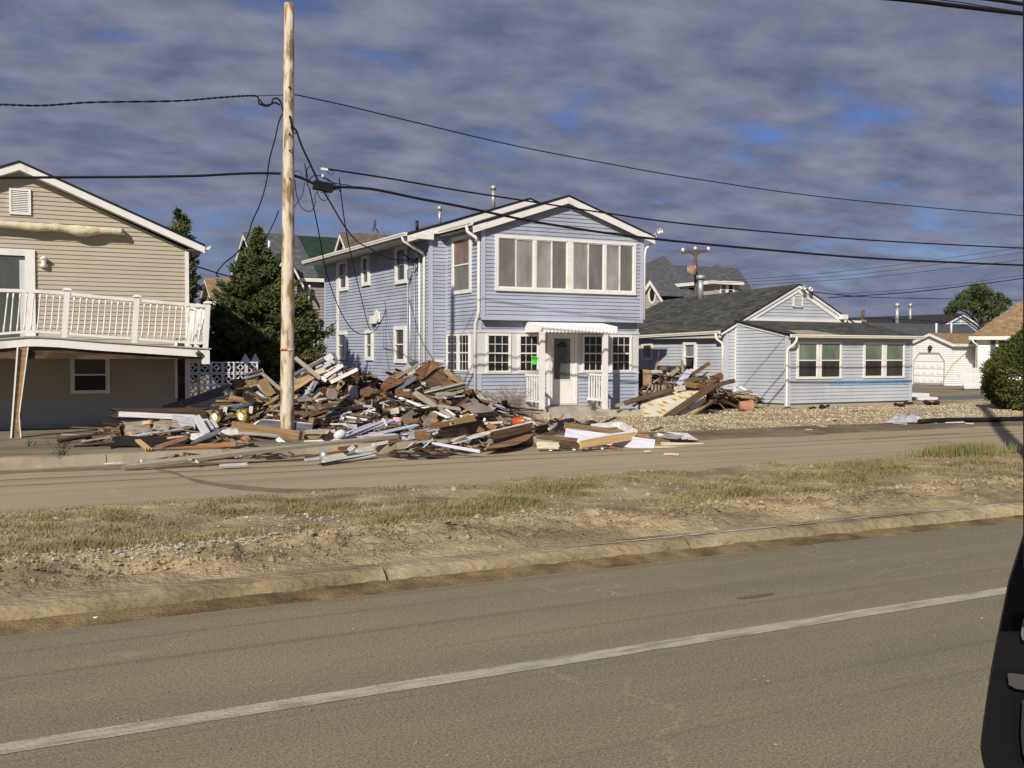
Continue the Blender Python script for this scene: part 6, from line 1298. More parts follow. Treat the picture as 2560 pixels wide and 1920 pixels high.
o = hb(zB, 205, 1250, 550, 735, 24.0, 24.3, .14, 'slate', 'dark gray bar with white squares slanting up from the heap', .04, (-.4, -.8, .3), ends=False, var=0)
hb(zB, 170, 1258, 255, 1250, 23.9, 23.95, .09, 'white', 'white end cap of the dark gray bar with squares', .05, FR_, ends=False)
for i, (x, y, s_) in enumerate(((367, 942, .085), (408, 882, .08), (345, 992, .04), (440, 835, .045), (462, 805, .04), (485, 775, .035))): p = onY(zB(x, y), 24.02 + .05 * i); mb = MB(); mb.beam(p - V((s_ / 2, .03, 0)), p + V((s_ / 2, -.03, .02)), s_, .012, (-.3, -.2, 1)); mb.build('label_patch', W['white'], None, ['largest', 'second largest', 'lowest small', 'upper', 'next to last upper', 'topmost'][i] + ' white square stuck on the dark gray slanting bar', 'sticker')
hb(zB, 300, 1222, 640, 862, 24.1, 24.4, .05, 'pale', 'left of the two slender gray rails beside the spotted bar', .03, FR_, ends=False)
hb(zB, 335, 1222, 740, 872, 24.0, 24.3, .06, 'pale', 'right of the two slender gray rails beside the spotted bar', .03, FR_, ends=False)
hb(zB, 440, 1230, 580, 1000, 24.0, 24.2, .05, 'slate', 'short slate rail right of the slender gray rails', .03, FR_)
hb(zB, 340, 1130, 385, 1420, 23.8, 23.6, .05, 'brown', 'thin upright brown stick under the slender rails', .04, FR_)
hb(zB, 640, 985, 810, 900, 24.1, 24.2, .09, 'yellow', 'yellow board end left of the round drum', .03, FR_)
hb(zB, 545, 1185, 800, 1080, 23.9, 24.1, .07, 'tan', 'tan board under the round drum', .04, FR_)
hb(zB, 290, 1440, 500, 1340, 23.4, 23.6, .06, 'brown', 'reddish brown strip at the lower left of the heap', .03, FR_)
hb(zB, 400, 1410, 930, 1250, 23.4, 23.6, .10, 'brown', 'long brown board curving up from lower left of the heap', .03, FR_)
hb(zB, 510, 1240, 900, 1190, 23.7, 23.8, .09, 'brown', 'dull brown board lying level under the drum', .03, FR_)
hb(zB, 950, 910, 1100, 745, 24.3, 24.4, .10, 'tan', 'tan stud end standing in the middle of the heap', .06, FR_)
hb(zB, 970, 880, 1040, 710, 24.4, 24.5, .07, 'tan', 'darker tan stud just left of the tan stud end', .05, FR_)
hb(zB, 1060, 700, 1480, 690, 24.6, 24.6, .12, 'dark', 'dark rail with knobs lying on the heap crest', .06, FR_)
hb(zB, 1470, 615, 1490, 700, 24.6, 24.6, .15, 'brown', 'small brown block standing on the heap crest', .08, FR_)
hb(zB, 1330, 640, 1420, 780, 24.5, 24.4, .18, 'dark', 'dark plate under the brown block on the crest', .04, FR_)
hb(zB, 1270, 820, 1310, 1090, 24.2, 23.9, .22, 'gray', 'weathered gray plank end standing beside the tan brown sheet', .04, FR_)
hb(zB, 1480, 720, 1750, 690, 24.7, 24.8, .04, 'black', 'thin black stick pointing right from the crest', .03, FR_)
hb(zB, 440, 1560, 560, 1510, 22.9, 22.9, .18, 'tan', 'tan square board low in the dark of the heap', .03, FR_)
hb(zB, 540, 1470, 640, 1560, 23.0, 22.9, .10, 'orange', 'orange splinter low in the dark of the heap', .03, FR_)
hb(zB, 790, 1400, 880, 1560, 23.1, 22.9, .08, 'orange', 'slanting reddish stick low in the heap', .04, FR_)
hb(zB, 1350, 1480, 1420, 1530, 22.9, 22.9, .12, 'orange', 'small orange square in the dark middle of the heap', .03, FR_)
hb(zB, 1030, 1085, 1180, 1105, 24.0, 24.0, .10, 'pale', 'pale crumpled metal piece in the middle of the heap', .03, FR_)
hb(zB, 1140, 1075, 1225, 975, 24.0, 24.1, .03, 'white', 'thin white stick rising beside the gray plank end', .02, FR_)
hb(zB, 1540, 1390, 1640, 1220, 23.2, 23.5, .04, 'white', 'slender white stick upright in the dark hollow of the heap', .03, FR_)
# perforated tan panel
a, b, c, d = [onY(zB(x, y), yy_) for x, y, yy_ in ((100, 735, 24.6), (455, 590, 24.8), (560, 650, 24.4), (100, 950, 24.2))]
mb = MB(); n_ = 7; m_l = 3; rr = random.Random(3)
def bil(u, v): return a.lerp(b, u).lerp(d.lerp(c, u), v)
us = [0]; 
for i in range(12): us += [(i + .35) / 12, (i + .8) / 12]
us.append(1); vs_ = [0, .18, .30, .42, .55, .67, 1]
for i in range(len(us) - 1):
    for j in range(len(vs_) - 1):
        if i % 2 == 1 and j in (1, 3) and rr.random() < .92: continue
        q = [bil(us[i], vs_[j]), bil(us[i + 1], vs_[j]), bil(us[i + 1], vs_[j + 1]), bil(us[i], vs_[j + 1])]; off = V((.01, .03, .01)); mb.hexa(q, [p + off for p in q])
mb.build('perforated_panel', W['tan'], None, 'tan panel with rows of slots right of the pole', 'panel')
def sheet_obj(name, cv_, pts, mat, label, cat_='sheet', th=.02, fold=None):
    P = [onY(cv_(x, y), yy_) for x, y, yy_ in pts]; mb = MB(); HS.extend(P); HS.extend(p.lerp(P[0], .5) for p in P); off = V((.3, .9, -.2)).normalized() * th
    ctr = sum(P, V((0, 0, 0))) / len(P); n = len(P)
    for i in range(n):
        p, q = P[i], P[(i + 1) % n]; mb.poly([ctr, p, q]); mb.poly([ctr + off, q + off, p + off]); mb.poly([p, p + off, q + off, q])
    return mb.build(name, mat, None, label, cat_)
sheet_obj('sheet', zB, [(1430, 890, 23.9), (1600, 830, 24.2), (1690, 880, 24.2), (1800, 930, 24.2), (1700, 1010, 23.9), (1450, 1065, 23.6), (1420, 980, 23.7)], W['brown'], 'light brown curved sheet in the middle of the heap')
sheet_obj('sheet', zC, [(-75, 650, 24.0), (-20, 560, 24.4), (90, 468, 24.9), (220, 500, 24.8), (415, 510, 24.6), (330, 590, 24.3), (10, 735, 23.8)], W['rust'], 'long orange rusty sheet sloping in the middle of the heap')
sheet_obj('sheet', zC, [(580, 375, 24.5), (740, 250, 25.1), (900, 155, 25.5), (830, 330, 25.0), (770, 480, 24.4)], W['rust'], 'left half of the rusty folded sheet crowning the right heap')
sheet_obj('sheet', zC, [(900, 155, 25.5), (1095, 240, 25.3), (920, 350, 24.7), (770, 480, 24.38), (832, 330, 24.95)], W['orange'], 'right half of the rusty folded sheet crowning the right heap')
sheet_obj('sheet', zC, [(775, 485, 24.5), (1090, 300, 25.1), (1200, 520, 24.8), (1090, 640, 24.5), (800, 660, 24.3)], W['brown'], 'dark reddish board face below the rusty folded sheet')
sheet_obj('sheet', zC, [(190, 680, 24.2), (400, 520, 24.6), (600, 430, 24.9), (610, 520, 24.6), (420, 640, 24.3), (230, 760, 24.0)], W['slate'], 'dark slate sheet between the rusty sheets')
sheet_obj('sheet', zC, [(1110, 350, 25.0), (1200, 330, 25.1), (1330, 430, 25.0), (1480, 590, 24.7), (1440, 600, 24.6), (1250, 510, 24.7)], W['tan'], 'tan jagged board slanting down at the right of the right heap')
hb(zC, 730, 790, 1525, 610, 24.1, 24.3, .17, 'gray', 'long gray brown beam with white edge crossing the right heap', .06, FR_, ends=False, var=1)
hb(zC, 730, 775, 1510, 580, 24.0, 24.2, .02, 'white', 'white edge strip along the long gray brown beam', .05, FR_, ends=False)
hb(zC, 1160, 820, 1515, 725, 24.1, 24.3, .07, 'gray', 'gray rail just below the long gray brown beam', .04, FR_)
hb(zC, 1150, 780, 1300, 830, 24.0, 24.0, .12, 'tan', 'tan block below the long beam', .06, FR_)
hb(zC, 1495, 600, 1500, 850, 24.4, 24.3, .06, 'gray', 'upright stick under the right end of the long beam', .04, FR_)
hb(zC, 1120, 670, 1150, 570, 24.5, 24.6, .09, 'orange', 'orange tan stub above the long beam', .05, FR_)
hb(zC, 1190, 650, 1260, 540, 24.5, 24.6, .22, 'orange', 'orange tan panel offcut above the long beam', .03, FR_)
hb(zC, 1400, 430, 1490, 580, 24.9, 24.8, .08, 'gray', 'gray pointed splinter at the right top of the heap', .03, FR_)
hb(zC, 215, 500, 645, 228, 24.9, 25.4, .07, 'gray', 'gray rail rising up left of the rusty crown', .05, FR_, ends=False)
hb(zC, 100, 470, 350, 410, 25.0, 25.2, .04, 'tan', 'thin tan edge rising to the gray rail', .03, FR_)
hb(zC, 340, 500, 560, 430, 24.9, 25.0, .05, 'tan', 'short tan batten under the gray rail', .03, FR_)
hb(zC, 380, 380, 480, 235, 25.1, 25.4, .14, 'pale', 'crushed pale metal sheet at the top left of the right heap', .03, FR_)
hb(zC, 465, 425, 580, 365, 25.0, 25.1, .08, 'cream', 'cream block left of the rusty crown', .06, FR_, ends=False)
hb(zC, 190, 400, 345, 395, 25.3, 25.3, .07, 'orange', 'small orange stick before the blue wall left of the crown', .05, FR_, ends=False)
hb(zC, 480, 230, 640, 210, 25.5, 25.5, .10, 'green', 'greenish brown scrap on the heap top left of the crown', .08, FR_)
hb(zC, 945, 165, 1130, 185, 25.6, 25.6, .07, 'white', 'white crumpled scrap behind the rusty crown', .08, FR_)
hb(zC, 710, 225, 770, 190, 25.4, 25.4, .03, 'black', 'black bent wire piece beside the crown', .03, FR_)
hb(zC, 740, 560, 745, 610, 24.3, 24.3, .10, 'cream', 'small cream cube in the dark under the crown', .06, FR_, ends=False)
hb(zC, 375, 745, 480, 720, 23.9, 24.0, .07, 'lav', 'small lavender pipe piece on the heap', .06, FR_)
hb(zC, 580, 715, 705, 655, 24.0, 24.1, .035, 'pale', 'short gray blue rod under the crown', .02, FR_)
hb(zC, 870, 690, 1085, 650, 24.2, 24.3, .04, 'pale', 'straight gray rod left of the orange offcuts', .03, FR_)
hb(zC, 200, 765, 700, 850, 23.6, 23.6, .15, 'rust', 'long reddish brown plank level in the middle of the heap', .04, FR_)
hb(zC, 880, 905, 1280, 975, 23.6, 23.7, .12, 'orange', 'reddish orange board lying right of the crossing boards', .05, FR_)
hb(zC, 565, 765, 1350, 1295, 23.6, 22.6, .15, 'gray', 'large weathered board crossing diagonally down the heap', .04, (-.3, -.8, .55), ends=False, var=3)
hb(zC, 215, 830, 1320, 1290, 23.7, 22.5, .055, 'white', 'long white batten crossing diagonally under the weathered board', .03, (-.3, -.8, .55), ends=False, var=3)
hb(zC, 1165, 1080, 1455, 1290, 23.1, 22.6, .055, 'white', 'short white batten parallel right of the diagonal board', .03, (-.3, -.8, .55), ends=False)
hb(zC, 540, 905, 700, 880, 23.7, 23.7, .03, 'cream', 'thin cream strip by the diagonal crossing', .02, FR_)
hb(zC, 885, 885, 1480, 830, 23.7, 24.1, .035, 'white', 'thin straight white batten pointing right to the downspout', .02, FR_, ends=False)
hb(zC, 550, 985, 880, 1040, 23.3, 23.1, .05, 'pale', 'pinkish white batten left of the diagonal board', .03, FR_)
hb(zC, 1030, 1010, 1460, 1090, 23.3, 23.2, .09, 'gray', 'light gray plank crossing right of the diagonal board', .03, (-.3, -.7, .6))
hb(zC, 290, 1065, 570, 935, 23.4, 23.6, .14, 'gray', 'gray brown plank left of the diagonal batten', .04, FR_)
hb(zC, 0, 1170, 1000, 1065, 22.9, 22.9, .07, 'black', 'long black timber lying level across the lower heap', .10, FR_, ends=False)
hb(zC, 345, 1275, 570, 1130, 22.5, 22.9, .15, 'gray', 'short gray plank standing under the black timber', .04, FR_)
hb(zC, 440, 1290, 560, 1170, 22.45, 22.8, .04, 'tan', 'tan lath beside the short gray plank', .03, FR_)
hb(zC, 790, 1400, 960, 1150, 22.0, 22.6, .20, 'gray', 'wide weathered plank standing before the lower heap', .05, (-.4, -.9, .3))
hb(zC, 900, 1340, 980, 1250, 22.1, 22.2, .15, 'tan', 'tan shard right beside the wide weathered plank', .04, FR_)
hb(zC, 120, 1130, 280, 1100, 22.8, 22.8, .14, 'cream', 'cream and tan broken box in the lower heap', .08, FR_)
hb(zC, 1350, 1050, 1590, 870, 23.3, 23.9, .08, 'orange', 'orange tan stud leaning by the corrugated sheet', .05, FR_, ends=False)
hb(zC, 1440, 1150, 1590, 1080, 22.9, 23.0, .06, 'tan', 'upper short tan stick left of the corrugated sheet', .04, FR_)
hb(zC, 1480, 1210, 1600, 1170, 22.7, 22.8, .055, 'yellow', 'lower short yellow stick left of the corrugated sheet', .04, FR_)
sheet_obj('sheet', zC, [(1270, 960, 23.4), (1260, 910, 23.8), (1600, 860, 24.2), (1500, 960, 23.8), (1420, 1020, 23.4), (1330, 1030, 23.3)], W['black'], 'black sagging sheet left of the corrugated sheet')
sheet_obj('sheet', zC, [(1060, 1330, 22.0), (1210, 1200, 22.3), (1290, 1250, 22.2), (1300, 1290, 22.1), (1140, 1350, 21.9)], W['lav'], 'pale lavender torn sheet below the diagonal boards')
hb(zC, 1280, 1330, 1720, 1240, 21.8, 22.3, .16, 'tan', 'tan board at the front under the corrugated sheet', .05, FR_)
hb(zC, 860, 1400, 1300, 1350, 21.6, 21.8, .14, 'orange', 'rusty board level before the lavender torn sheet', .05, FR_)
hb(zC, 1245, 1330, 1265, 1390, 21.7, 21.7, .05, 'yellow', 'small yellow piece on the front boards', .03, FR_)
# corrugated sheet
a, b, c, d = [onY(zC(*q), yy_) for q, yy_ in (((1440, 1010), 23.3), ((1690, 860), 24.4), ((2085, 1105), 24.0), ((1735, 1215), 22.8))]
mb = MB(); nn = 72; nrm = (b - a).cross(d - a).normalized()
if nrm.z < 0: nrm = -nrm
for i in range(nn):
    u0, u1 = i / nn, (i + 1) / nn; o0 = nrm * .018 * math.sin(u0 * math.pi * 2 * 12); o1 = nrm * .018 * math.sin(u1 * math.pi * 2 * 12)
    mb.poly([a.lerp(b, u0) + o0, a.lerp(b, u1) + o1, d.lerp(c, u1) + o1, d.lerp(c, u0) + o0], sm=True)
mb.build('corrugated_sheet', MAT('weathered_corrugated', (.215, .185, .175), .75, .15, 4, col2=(.17, .14, .125), c2scale=3), None, 'corrugated brown gray roofing sheet lying on the right end of the heap', 'sheet')
mb = MB(); k_ = V((.02, -.03, -.22)); mb.hexa([d + k_, c + k_, c + V((0, .05, -.25)), d + V((0, .05, -.25))], [d + V((0, 0, -.03)), c + V((0, 0, -.03)), c + V((0, .05, -.03)), d + V((0, .05, -.03))]); mb.build('beam', W['dark'], None, 'dark beam carrying the edge of the corrugated sheet', 'board')
hb(zC, 1760, 800, 2110, 1080, 24.6, 24.0, .13, 'gray', 'first of two planks leaning right behind the corrugated sheet', .03, (-.4, -.6, .6))
hb(zC, 1900, 740, 2130, 900, 24.9, 24.6, .09, 'gray', 'second shorter plank leaning right behind the corrugated sheet', .03, (-.4, -.6, .6))
hb(zC, 1820, 910, 2100, 980, 24.2, 24.2, .07, 'rust', 'dull red board between the two leaning planks', .04, FR_)
# --- front fan of pale siding and boards
fan = [(500, 520, 1340, 190, .10, 'first'), (520, 545, 1440, 190, .12, 'second'), (560, 560, 1850, 275, .12, 'third'), (560, 575, 1780, 320, .10, 'fourth'), (700, 400, 1100, 250, .08, 'topmost short')]
for i, (x0, y0, x1, y1, wd, nm) in enumerate(fan): hb(zD, x0, y0, x1, y1, 19.4 + .12 * i, 21.4 + .1 * i, wd, 'lav', nm + ' of the fan of lavender gray siding strips before the pole', .015, (-.35, -.6, .75), ends=False, var=i)
hb(zD, 880, 480, 1540, 430, 18.6, 18.9, .10, 'lav', 'lavender siding strip under the fan, resting on the long timber', .015, UPF)
hb(zD, 1120, 450, 1300, 430, 18.6, 18.6, .06, 'cream', 'cream strip beside the lavender strip', .02, UPF)
sheet_obj('sheet', zD, [(1550, 430, 18.6), (1800, 370, 19.0), (2060, 325, 19.5), (2230, 330, 19.9), (2210, 360, 19.6), (1900, 400, 18.9), (1640, 440, 18.5)], W['lav'], 'broad lavender gray sheet curving up to the right front')
hb(zD, 840, 530, 1170, 470, 18.5, 18.7, .12, 'orange', 'orange board on the long timber under the siding fan', .03, UPF)
hb(zD, 1810, 470, 2010, 430, 18.7, 18.8, .20, 'orange', 'orange tan offcut under the broad lavender sheet', .04, FR_)
hb(zD, 1600, 480, 1790, 450, 18.6, 18.7, .14, 'pale', 'crumpled pale metal piece left of the orange offcut', .06, FR_)
hb(zD, 340, 880, 1130, 760, 16.4, 17.0, .16, 'pale', 'gray white plank at the very front of the debris on the road', .03, UPF, ends=False)
hb(zD, 240, 965, 1150, 800, 16.2, 17.0, .12, 'dark', 'dark splintered plank under the front gray white plank', .05, FR_)
hb(zD, 350, 830, 690, 790, 16.7, 16.8, .17, 'cream', 'pale yellow foam slab behind the front plank', .06, UPF)
hb(zD, 720, 775, 860, 745, 16.9, 17.0, .10, 'green', 'green scrap beside the yellow foam slab', .03, UPF)
hb(zD, 0, 795, 760, 680, 17.5, 17.9, .06, 'orange', 'long thin orange strip on the road behind the foam slab', .02, UPF)
hb(zD, 0, 850, 280, 820, 17.0, 17.1, .09, 'lav', 'gray board on the road left of the foam slab', .02, UPF)
hb(zD, 830, 705, 1130, 650, 17.5, 17.7, .09, 'white', 'white moulding before the long timber', .04, FR_)
hb(zD, 1110, 605, 1360, 555, 17.9, 18.1, .06, 'white', 'white gutter bracket piece above the moulding', .05, FR_)
hb(zD, 740, 640, 800, 690, 17.8, 17.7, .13, 'pale', 'pale square junction plate on the front boards', .03, FR_)
hb(zD, 1360, 580, 1560, 520, 18.0, 18.2, .05, 'orange', 'thin orange lath right of the gutter bracket', .03, FR_)
hb(zD, 550, 660, 1080, 600, 17.9, 18.2, .06, 'rust', 'reddish strip under the long timber', .03, FR_)
hb(zD, 0, 545, 320, 535, 19.6, 19.5, .05, 'white', 'thin white strip left of the brown flap', .03, UPF)
hb(zD, 430, 540, 620, 530, 19.3, 19.3, .06, 'white', 'thin white strip right of the brown flap', .03, UPF)
hb(zD, 100, 660, 330, 540, 18.8, 19.3, .10, 'white', 'white splintered board pointing to the brown flap', .03, (-.3, -.6, .7))
hb(zD, 360, 410, 510, 370, 19.8, 19.9, .07, 'white', 'short white board above the brown flap', .03, FR_)
hb(zD, 340, 550, 470, 410, 19.3, 19.6, .16, 'dark', 'dark brown flap standing left of the white float', .03, FR_)
hb(zD, 0, 390, 420, 385, 20.9, 20.8, .10, 'gray', 'gray brown plank behind the white float', .04, FR_)
hb(zD, 700, 290, 860, 310, 21.0, 21.0, .10, 'pale', 'pale piece at the end of the white pipe', .05, FR_)
hb(zD, 420, 262, 700, 262, 21.2, 21.2, .03, 'white', 'thin white wire shelf edge above the white pipe end', .02, FR_)
hb(zD, 1275, 165, 1350, 300, 21.3, 21.0, .05, 'lav', 'forked lavender trim piece at the fan top', .02, FR_)
hb(zD, 1450, 185, 1570, 195, 21.5, 21.5, .10, 'pink', 'pink rag at the top of the siding fan', .05, FR_)
mb = MB(); c = onY(zD(582, 435), 19.5); mb.lathe([(0, -.13), (.06, -.11), (.095, -.02), (.09, .06), (.05, .12), (0, .14)], c, (.9, 0, .35), 14); mb.build('float', m_panel, None, 'white oval float lying left of the siding fan', 'float')
mb = MB(); c = onY(zD(325, 775), 16.9); mb.lathe([(0, .09), (.06, .06), (.075, 0), (.06, -.07), (0, -.09)], c, n=12); mb.build('pot', m_metal, None, 'small rounded gray metal pot at the left end of the foam slab', 'pot')
mb = MB(); c = onY(zB(865, 990), 24.0); mb.tube([c - V((0, .06, 0)), c + V((0, .18, 0))], .13, 18); mb.build('drum', MAT('dull_drum', (.26, .21, .19), .7, .2), None, 'round dull drum half buried in the left heap', 'drum')
# --- front right
sheet_obj('board', zE, [(310, 585, 17.3), (700, 420, 18.1), (1100, 335, 18.6), (1640, 205, 19.6), (1710, 262, 19.4), (1300, 340, 18.8), (880, 440, 18.0), (370, 585, 17.2)], W['white'], 'broad bright white board crossing the front of the debris', 'board', .04)
hb(zE, 560, 455, 330, 540, 17.7, 17.4, .07, 'cream', 'cream board end beside the broad white board', .03, UPF)
hb(zE, 80, 590, 785, 712, 16.9, 16.3, .055, 'lav', 'gray metal pipe slanting down to the road', .05, FR_, ends=False)
hb(zE, 0, 570, 90, 590, 17.0, 16.95, .045, 'lav', 'bent left end of the gray metal pipe', .045, FR_, ends=False)
sheet_obj('sheet', zE, [(820, 665, 16.6), (1010, 590, 17.3), (1300, 490, 17.9), (1680, 355, 18.6), (1640, 440, 18.1), (1560, 515, 17.6), (1380, 600, 17.0), (1120, 640, 16.7)], W['orange'], 'orange wooden sheet with ragged lower edge facing the road')
hb(zE, 1000, 560, 1650, 395, 17.35, 18.3, .09, 'black', 'dark band running along the orange wooden sheet', .03, FR_)
hb(zE, 930, 480, 1650, 310, 17.8, 18.9, .20, 'brown', 'brown board under the broad white board', .04, FR_)
hb(zE, 895, 275, 1045, 345, 19.3, 19.2, .12, 'orange', 'upper orange brick coloured chunk by the broad white board', .06, FR_)
hb(zE, 740, 345, 850, 400, 18.9, 18.8, .12, 'orange', 'lower orange brick coloured chunk by the broad white board', .05, FR_)
hb(zE, 860, 252, 1145, 232, 20.6, 20.7, .05, 'white', 'short level white strip behind the orange chunks', .03, FR_, ends=False)
hb(zE, 1095, 135, 1230, 245, 22.0, 21.2, .06, 'gray', 'gray stick leaning against the planter kerb', .04, FR_)
hb(zE, 190, 335, 480, 318, 19.6, 20.2, .04, 'white', 'curving white edge strip, left length', .03, FR_)
hb(zE, 480, 318, 850, 212, 20.2, 20.9, .04, 'white', 'curving white edge strip, right length', .03, FR_)
hb(zE, 845, 215, 858, 165, 20.9, 20.9, .05, 'white', 'short white upturned tip of the curving edge strip', .03, FR_, ends=False)
hb(zE, 150, 420, 870, 280, 19.5, 20.7, .26, 'black', 'blackened wall section under the curving white edge', .06, FR_)
hb(zE, 0, 520, 600, 420, 18.6, 19.4, .3, 'dark', 'dark brown wall section facing the road before the white board', .05, FR_)
hb(zE, 20, 425, 90, 392, 18.5, 18.6, .05, 'white', 'tiny white stick on the dark wall section', .03, FR_)
mb = MB(); c = onY(zE(1385, 232), 20.6); ax = V((1, -.1, .05)); mb.lathe([(0, -.12), (.10, -.12), (.13, .12), (.14, .13), (.125, .12), (.10, -.10), (0, -.10)], c, ax, 18); bk_ = mb.build('bucket', m_redb, None, 'red orange bucket lying on its side behind the broad white board', 'bucket')
hb(zE, 1680, 300, 1800, 330, 19.3, 19.2, .10, 'tan', 'tan splintered corner right of the broad white board', .05, FR_)
hb(zF, 0, 275, 150, 250, 18.6, 19.2, .16, 'black', 'black crumpled sheet between orange sheet and white frame', .06, FR_)
hb(zF, 0, 360, 820, 440, 17.6, 16.9, .08, 'brown', 'long brown lath before the white frame', .05, FR_)
hb(zF, 90, 345, 360, 292, 18.0, 18.5, .05, 'orange', 'thin orange lath rising to the white frame', .03, FR_)
hb(zF, 0, 470, 300, 480, 16.9, 16.7, .13, 'cream', 'yellowish block under the brown lath at the road', .08, FR_)
hb(zF, 180, 460, 560, 480, 16.9, 16.6, .12, 'dark', 'dark crushed boards before the white frame', .08, FR_)
hb(zF, 365, 325, 1490, 470, 17.6, 16.5, .23, 'lav', 'long pale blue frame side facing the road', .04, FR_, ends=False, var=1)
hb(zF, 700, 235, 1050, 205, 19.2, 19.3, .12, 'white', 'far side of the white frame', .04, FR_, ends=False)
hb(zF, 1050, 210, 1245, 320, 19.3, 18.0, .17, 'white', 'right short side of the white frame', .04, (-1, -.6, .4), ends=False)
hb(zF, 350, 225, 1060, 320, 18.9, 18.3, .22, 'brown', 'brown board lying inside the white frame', .04, (-.1, -.6, .75), ends=False)
hb(zF, 560, 465, 1235, 360, 16.45, 16.85, .13, 'yellow', 'yellow lumber beam across the white frame', .06, FR_, ends=False)
hb(zF, 530, 418, 1235, 312, 16.5, 16.9, .06, 'white', 'white top strip on the yellow lumber beam', .06, (-.1, -.5, .85), ends=False)
sheet_obj('seat_shell', zF, [(245, 285, 19.2), (285, 160, 19.6), (390, 130, 19.8), (480, 125, 19.9), (485, 170, 19.8), (400, 175, 19.4), (340, 220, 19.3), (320, 290, 19.0)], m_black, 'black plastic shell standing at the corner of the white frame', 'plastic shell', .05)
hb(zF, 300, 155, 340, 80, 20.0, 20.2, .05, 'tan', 'tan stub standing behind the black shell', .04, FR_)
sheet_obj('sheet', zF, [(365, 140, 20.3), (400, 62, 20.3), (435, 80, 20.3), (430, 125, 20.3)], W['lav'], 'small pale pointed shard behind the black shell')
hb(zF, 810, 208, 1012, 115, 20.2, 20.8, .05, 'dark', 'dark stick leaning behind the white frame', .04, FR_)
hb(zF, 160, 270, 260, 200, 19.0, 19.7, .06, 'white', 'white batten left of the black shell', .04, FR_)
hb(zF, 1250, 340, 1420, 360, 17.9, 17.8, .12, 'orange', 'orange brown plate right of the white frame', .04, (-.1, -.5, .9))
hb(zF, 1470, 440, 1600, 395, 17.2, 17.7, .22, 'tan', 'tan triangular plate behind the cream boards', .03, (-.1, -.5, .9))
hb(zF, 1440, 290, 1590, 240, 18.6, 19.0, .05, 'slate', 'slate gray plate edge right of the frame', .03, UPF)
sheet_obj('board', zF, [(1590, 295, 18.3), (1900, 315, 17.9), (2050, 405, 17.2), (1930, 400, 17.1), (1840, 395, 17.2), (1845, 345, 17.6), (1640, 305, 18.2)], W['white'], 'white pointed board at the right end of the debris', 'board', .04)
hb(zF, 1480, 330, 1840, 370, 18.1, 17.5, .20, 'gray', 'flat gray brown board beside the white pointed board', .03, (-.05, -.4, .9))
hb(zF, 1680, 415, 1920, 410, 17.1, 17.1, .08, 'black', 'black strip under the white pointed board', .03, UPF)
hb(zF, 1580, 465, 2110, 480, 16.9, 16.8, .13, 'cream', 'upper of two cream boards at the right end on the road', .04, (-.1, -.7, .6), ends=False)
hb(zF, 1495, 515, 2090, 528, 16.5, 16.4, .11, 'cream', 'lower of two cream boards at the right end on the road', .04, (-.1, -.7, .6), ends=False)
hb(zF, 1610, 578, 1800, 586, .02, .02, .07, 'pink', 'pink and white strip lying alone on the road', .015, UPF, ends=False)
hb(zF, 900, 490, 1080, 520, 16.7, 16.5, .05, 'rust', 'short reddish stick under the pale blue frame side', .04, FR_)
hb(zF, 1385, 540, 1415, 545, .03, .03, .10, 'pink', 'tiny pink scrap at the frame corner on the road', .03, UPF)
mb = MB(); c = onY(zF(1600, 350), 17.9); mb.tube([c - V((.12, -.05, -.02)), c], .04, 10); mb.tube([c, c + V((.08, -.05, -.01))], .035, 10, 1); mb.build('bottle', [m_lamp, m_bluep], None, 'white bottle with blue end on the gray brown board', 'bottle')
mb = MB()
for i, (x, y) in enumerate(((480, 525), (600, 520), (680, 505), (830, 512), (150, 525), (180, 535))):
    p = onZ(zF(x, y), .02); stone(mb, p, .05, random.Random(i), .5)
mb.build('small_litter', m_lamp, None, 'small white litter bits on the road before the white frame', 'litter', kind='stuff')
# --- road side bits on the left
for lb, x, y, s_, m_ in (('blue gray knob standing on the long timber by the kerb', 763, 930, .07, m_metal), ('white curved scrap on the long timber', 1360, 948, .10, m_lamp), ('white crumpled bag on the long timber near the tan block', 2140, 880, .11, m_lamp)):
    p = onZ(zG(x, y), .1); mb = MB(); r2 = random.Random(x)
    P_ = [p + V((r2.uniform(-1, 1) * s_, r2.uniform(-.5, .5) * s_, r2.uniform(-.3, .6) * s_)) for _ in range(9)]
    for k in range(7): mb.poly([P_[k], P_[k + 1], P_[(k + 2) % 9]]); mb.poly([P_[k], P_[(k + 3) % 9], P_[(k + 5) % 9]])
    mb.build('scrap', m_, None, lb, 'scrap')
# dead weeds at the left kerb, dead bush by the porch
def weed(lb, p, h, n, seedv, m=m_twig, cat_='weed', nm='dead_weed', r=.006, sp=.5):
    rnd.seed(seedv); mb = MB()
    for i in range(n):
        d = V((rnd.gauss(0, sp), rnd.gauss(0, sp), 1)).normalized(); l = h * rnd.uniform(.5, 1.1); a = p + V((rnd.gauss(0, .03), rnd.gauss(0, .03), 0)); b = a + d * l * .5; c = b + (d + rv(.35)).normalized() * l * .5; mb.tube([a, b, c], r, 3, cap=False, rs=[r, r * .7, r * .4])
        for k in range(3): e = b.lerp(c, rnd.random()); mb.tube([e, e + (d + rv(.8)).normalized() * l * .25], r * .5, 3, cap=False)
    return mb.build(nm, m, None, lb, cat_)
weed('dark dead weed growing at the left kerb', onZ(z2(520, 1600), .0), .45, 16, 1, W['black'], sp=.35); weed('small dark weed on the pavement by the deck post', onZ(z2(258, 1440), .05), .2, 7, 2, W['black'])
pb_ = onY(z5(800, 1040), 24.9); pb_.z = .02; weed('brown dead shrub beside the porch railing', pb_, .95, 150, 5, m_twig, 'shrub', 'dead_shrub', .007, .55)
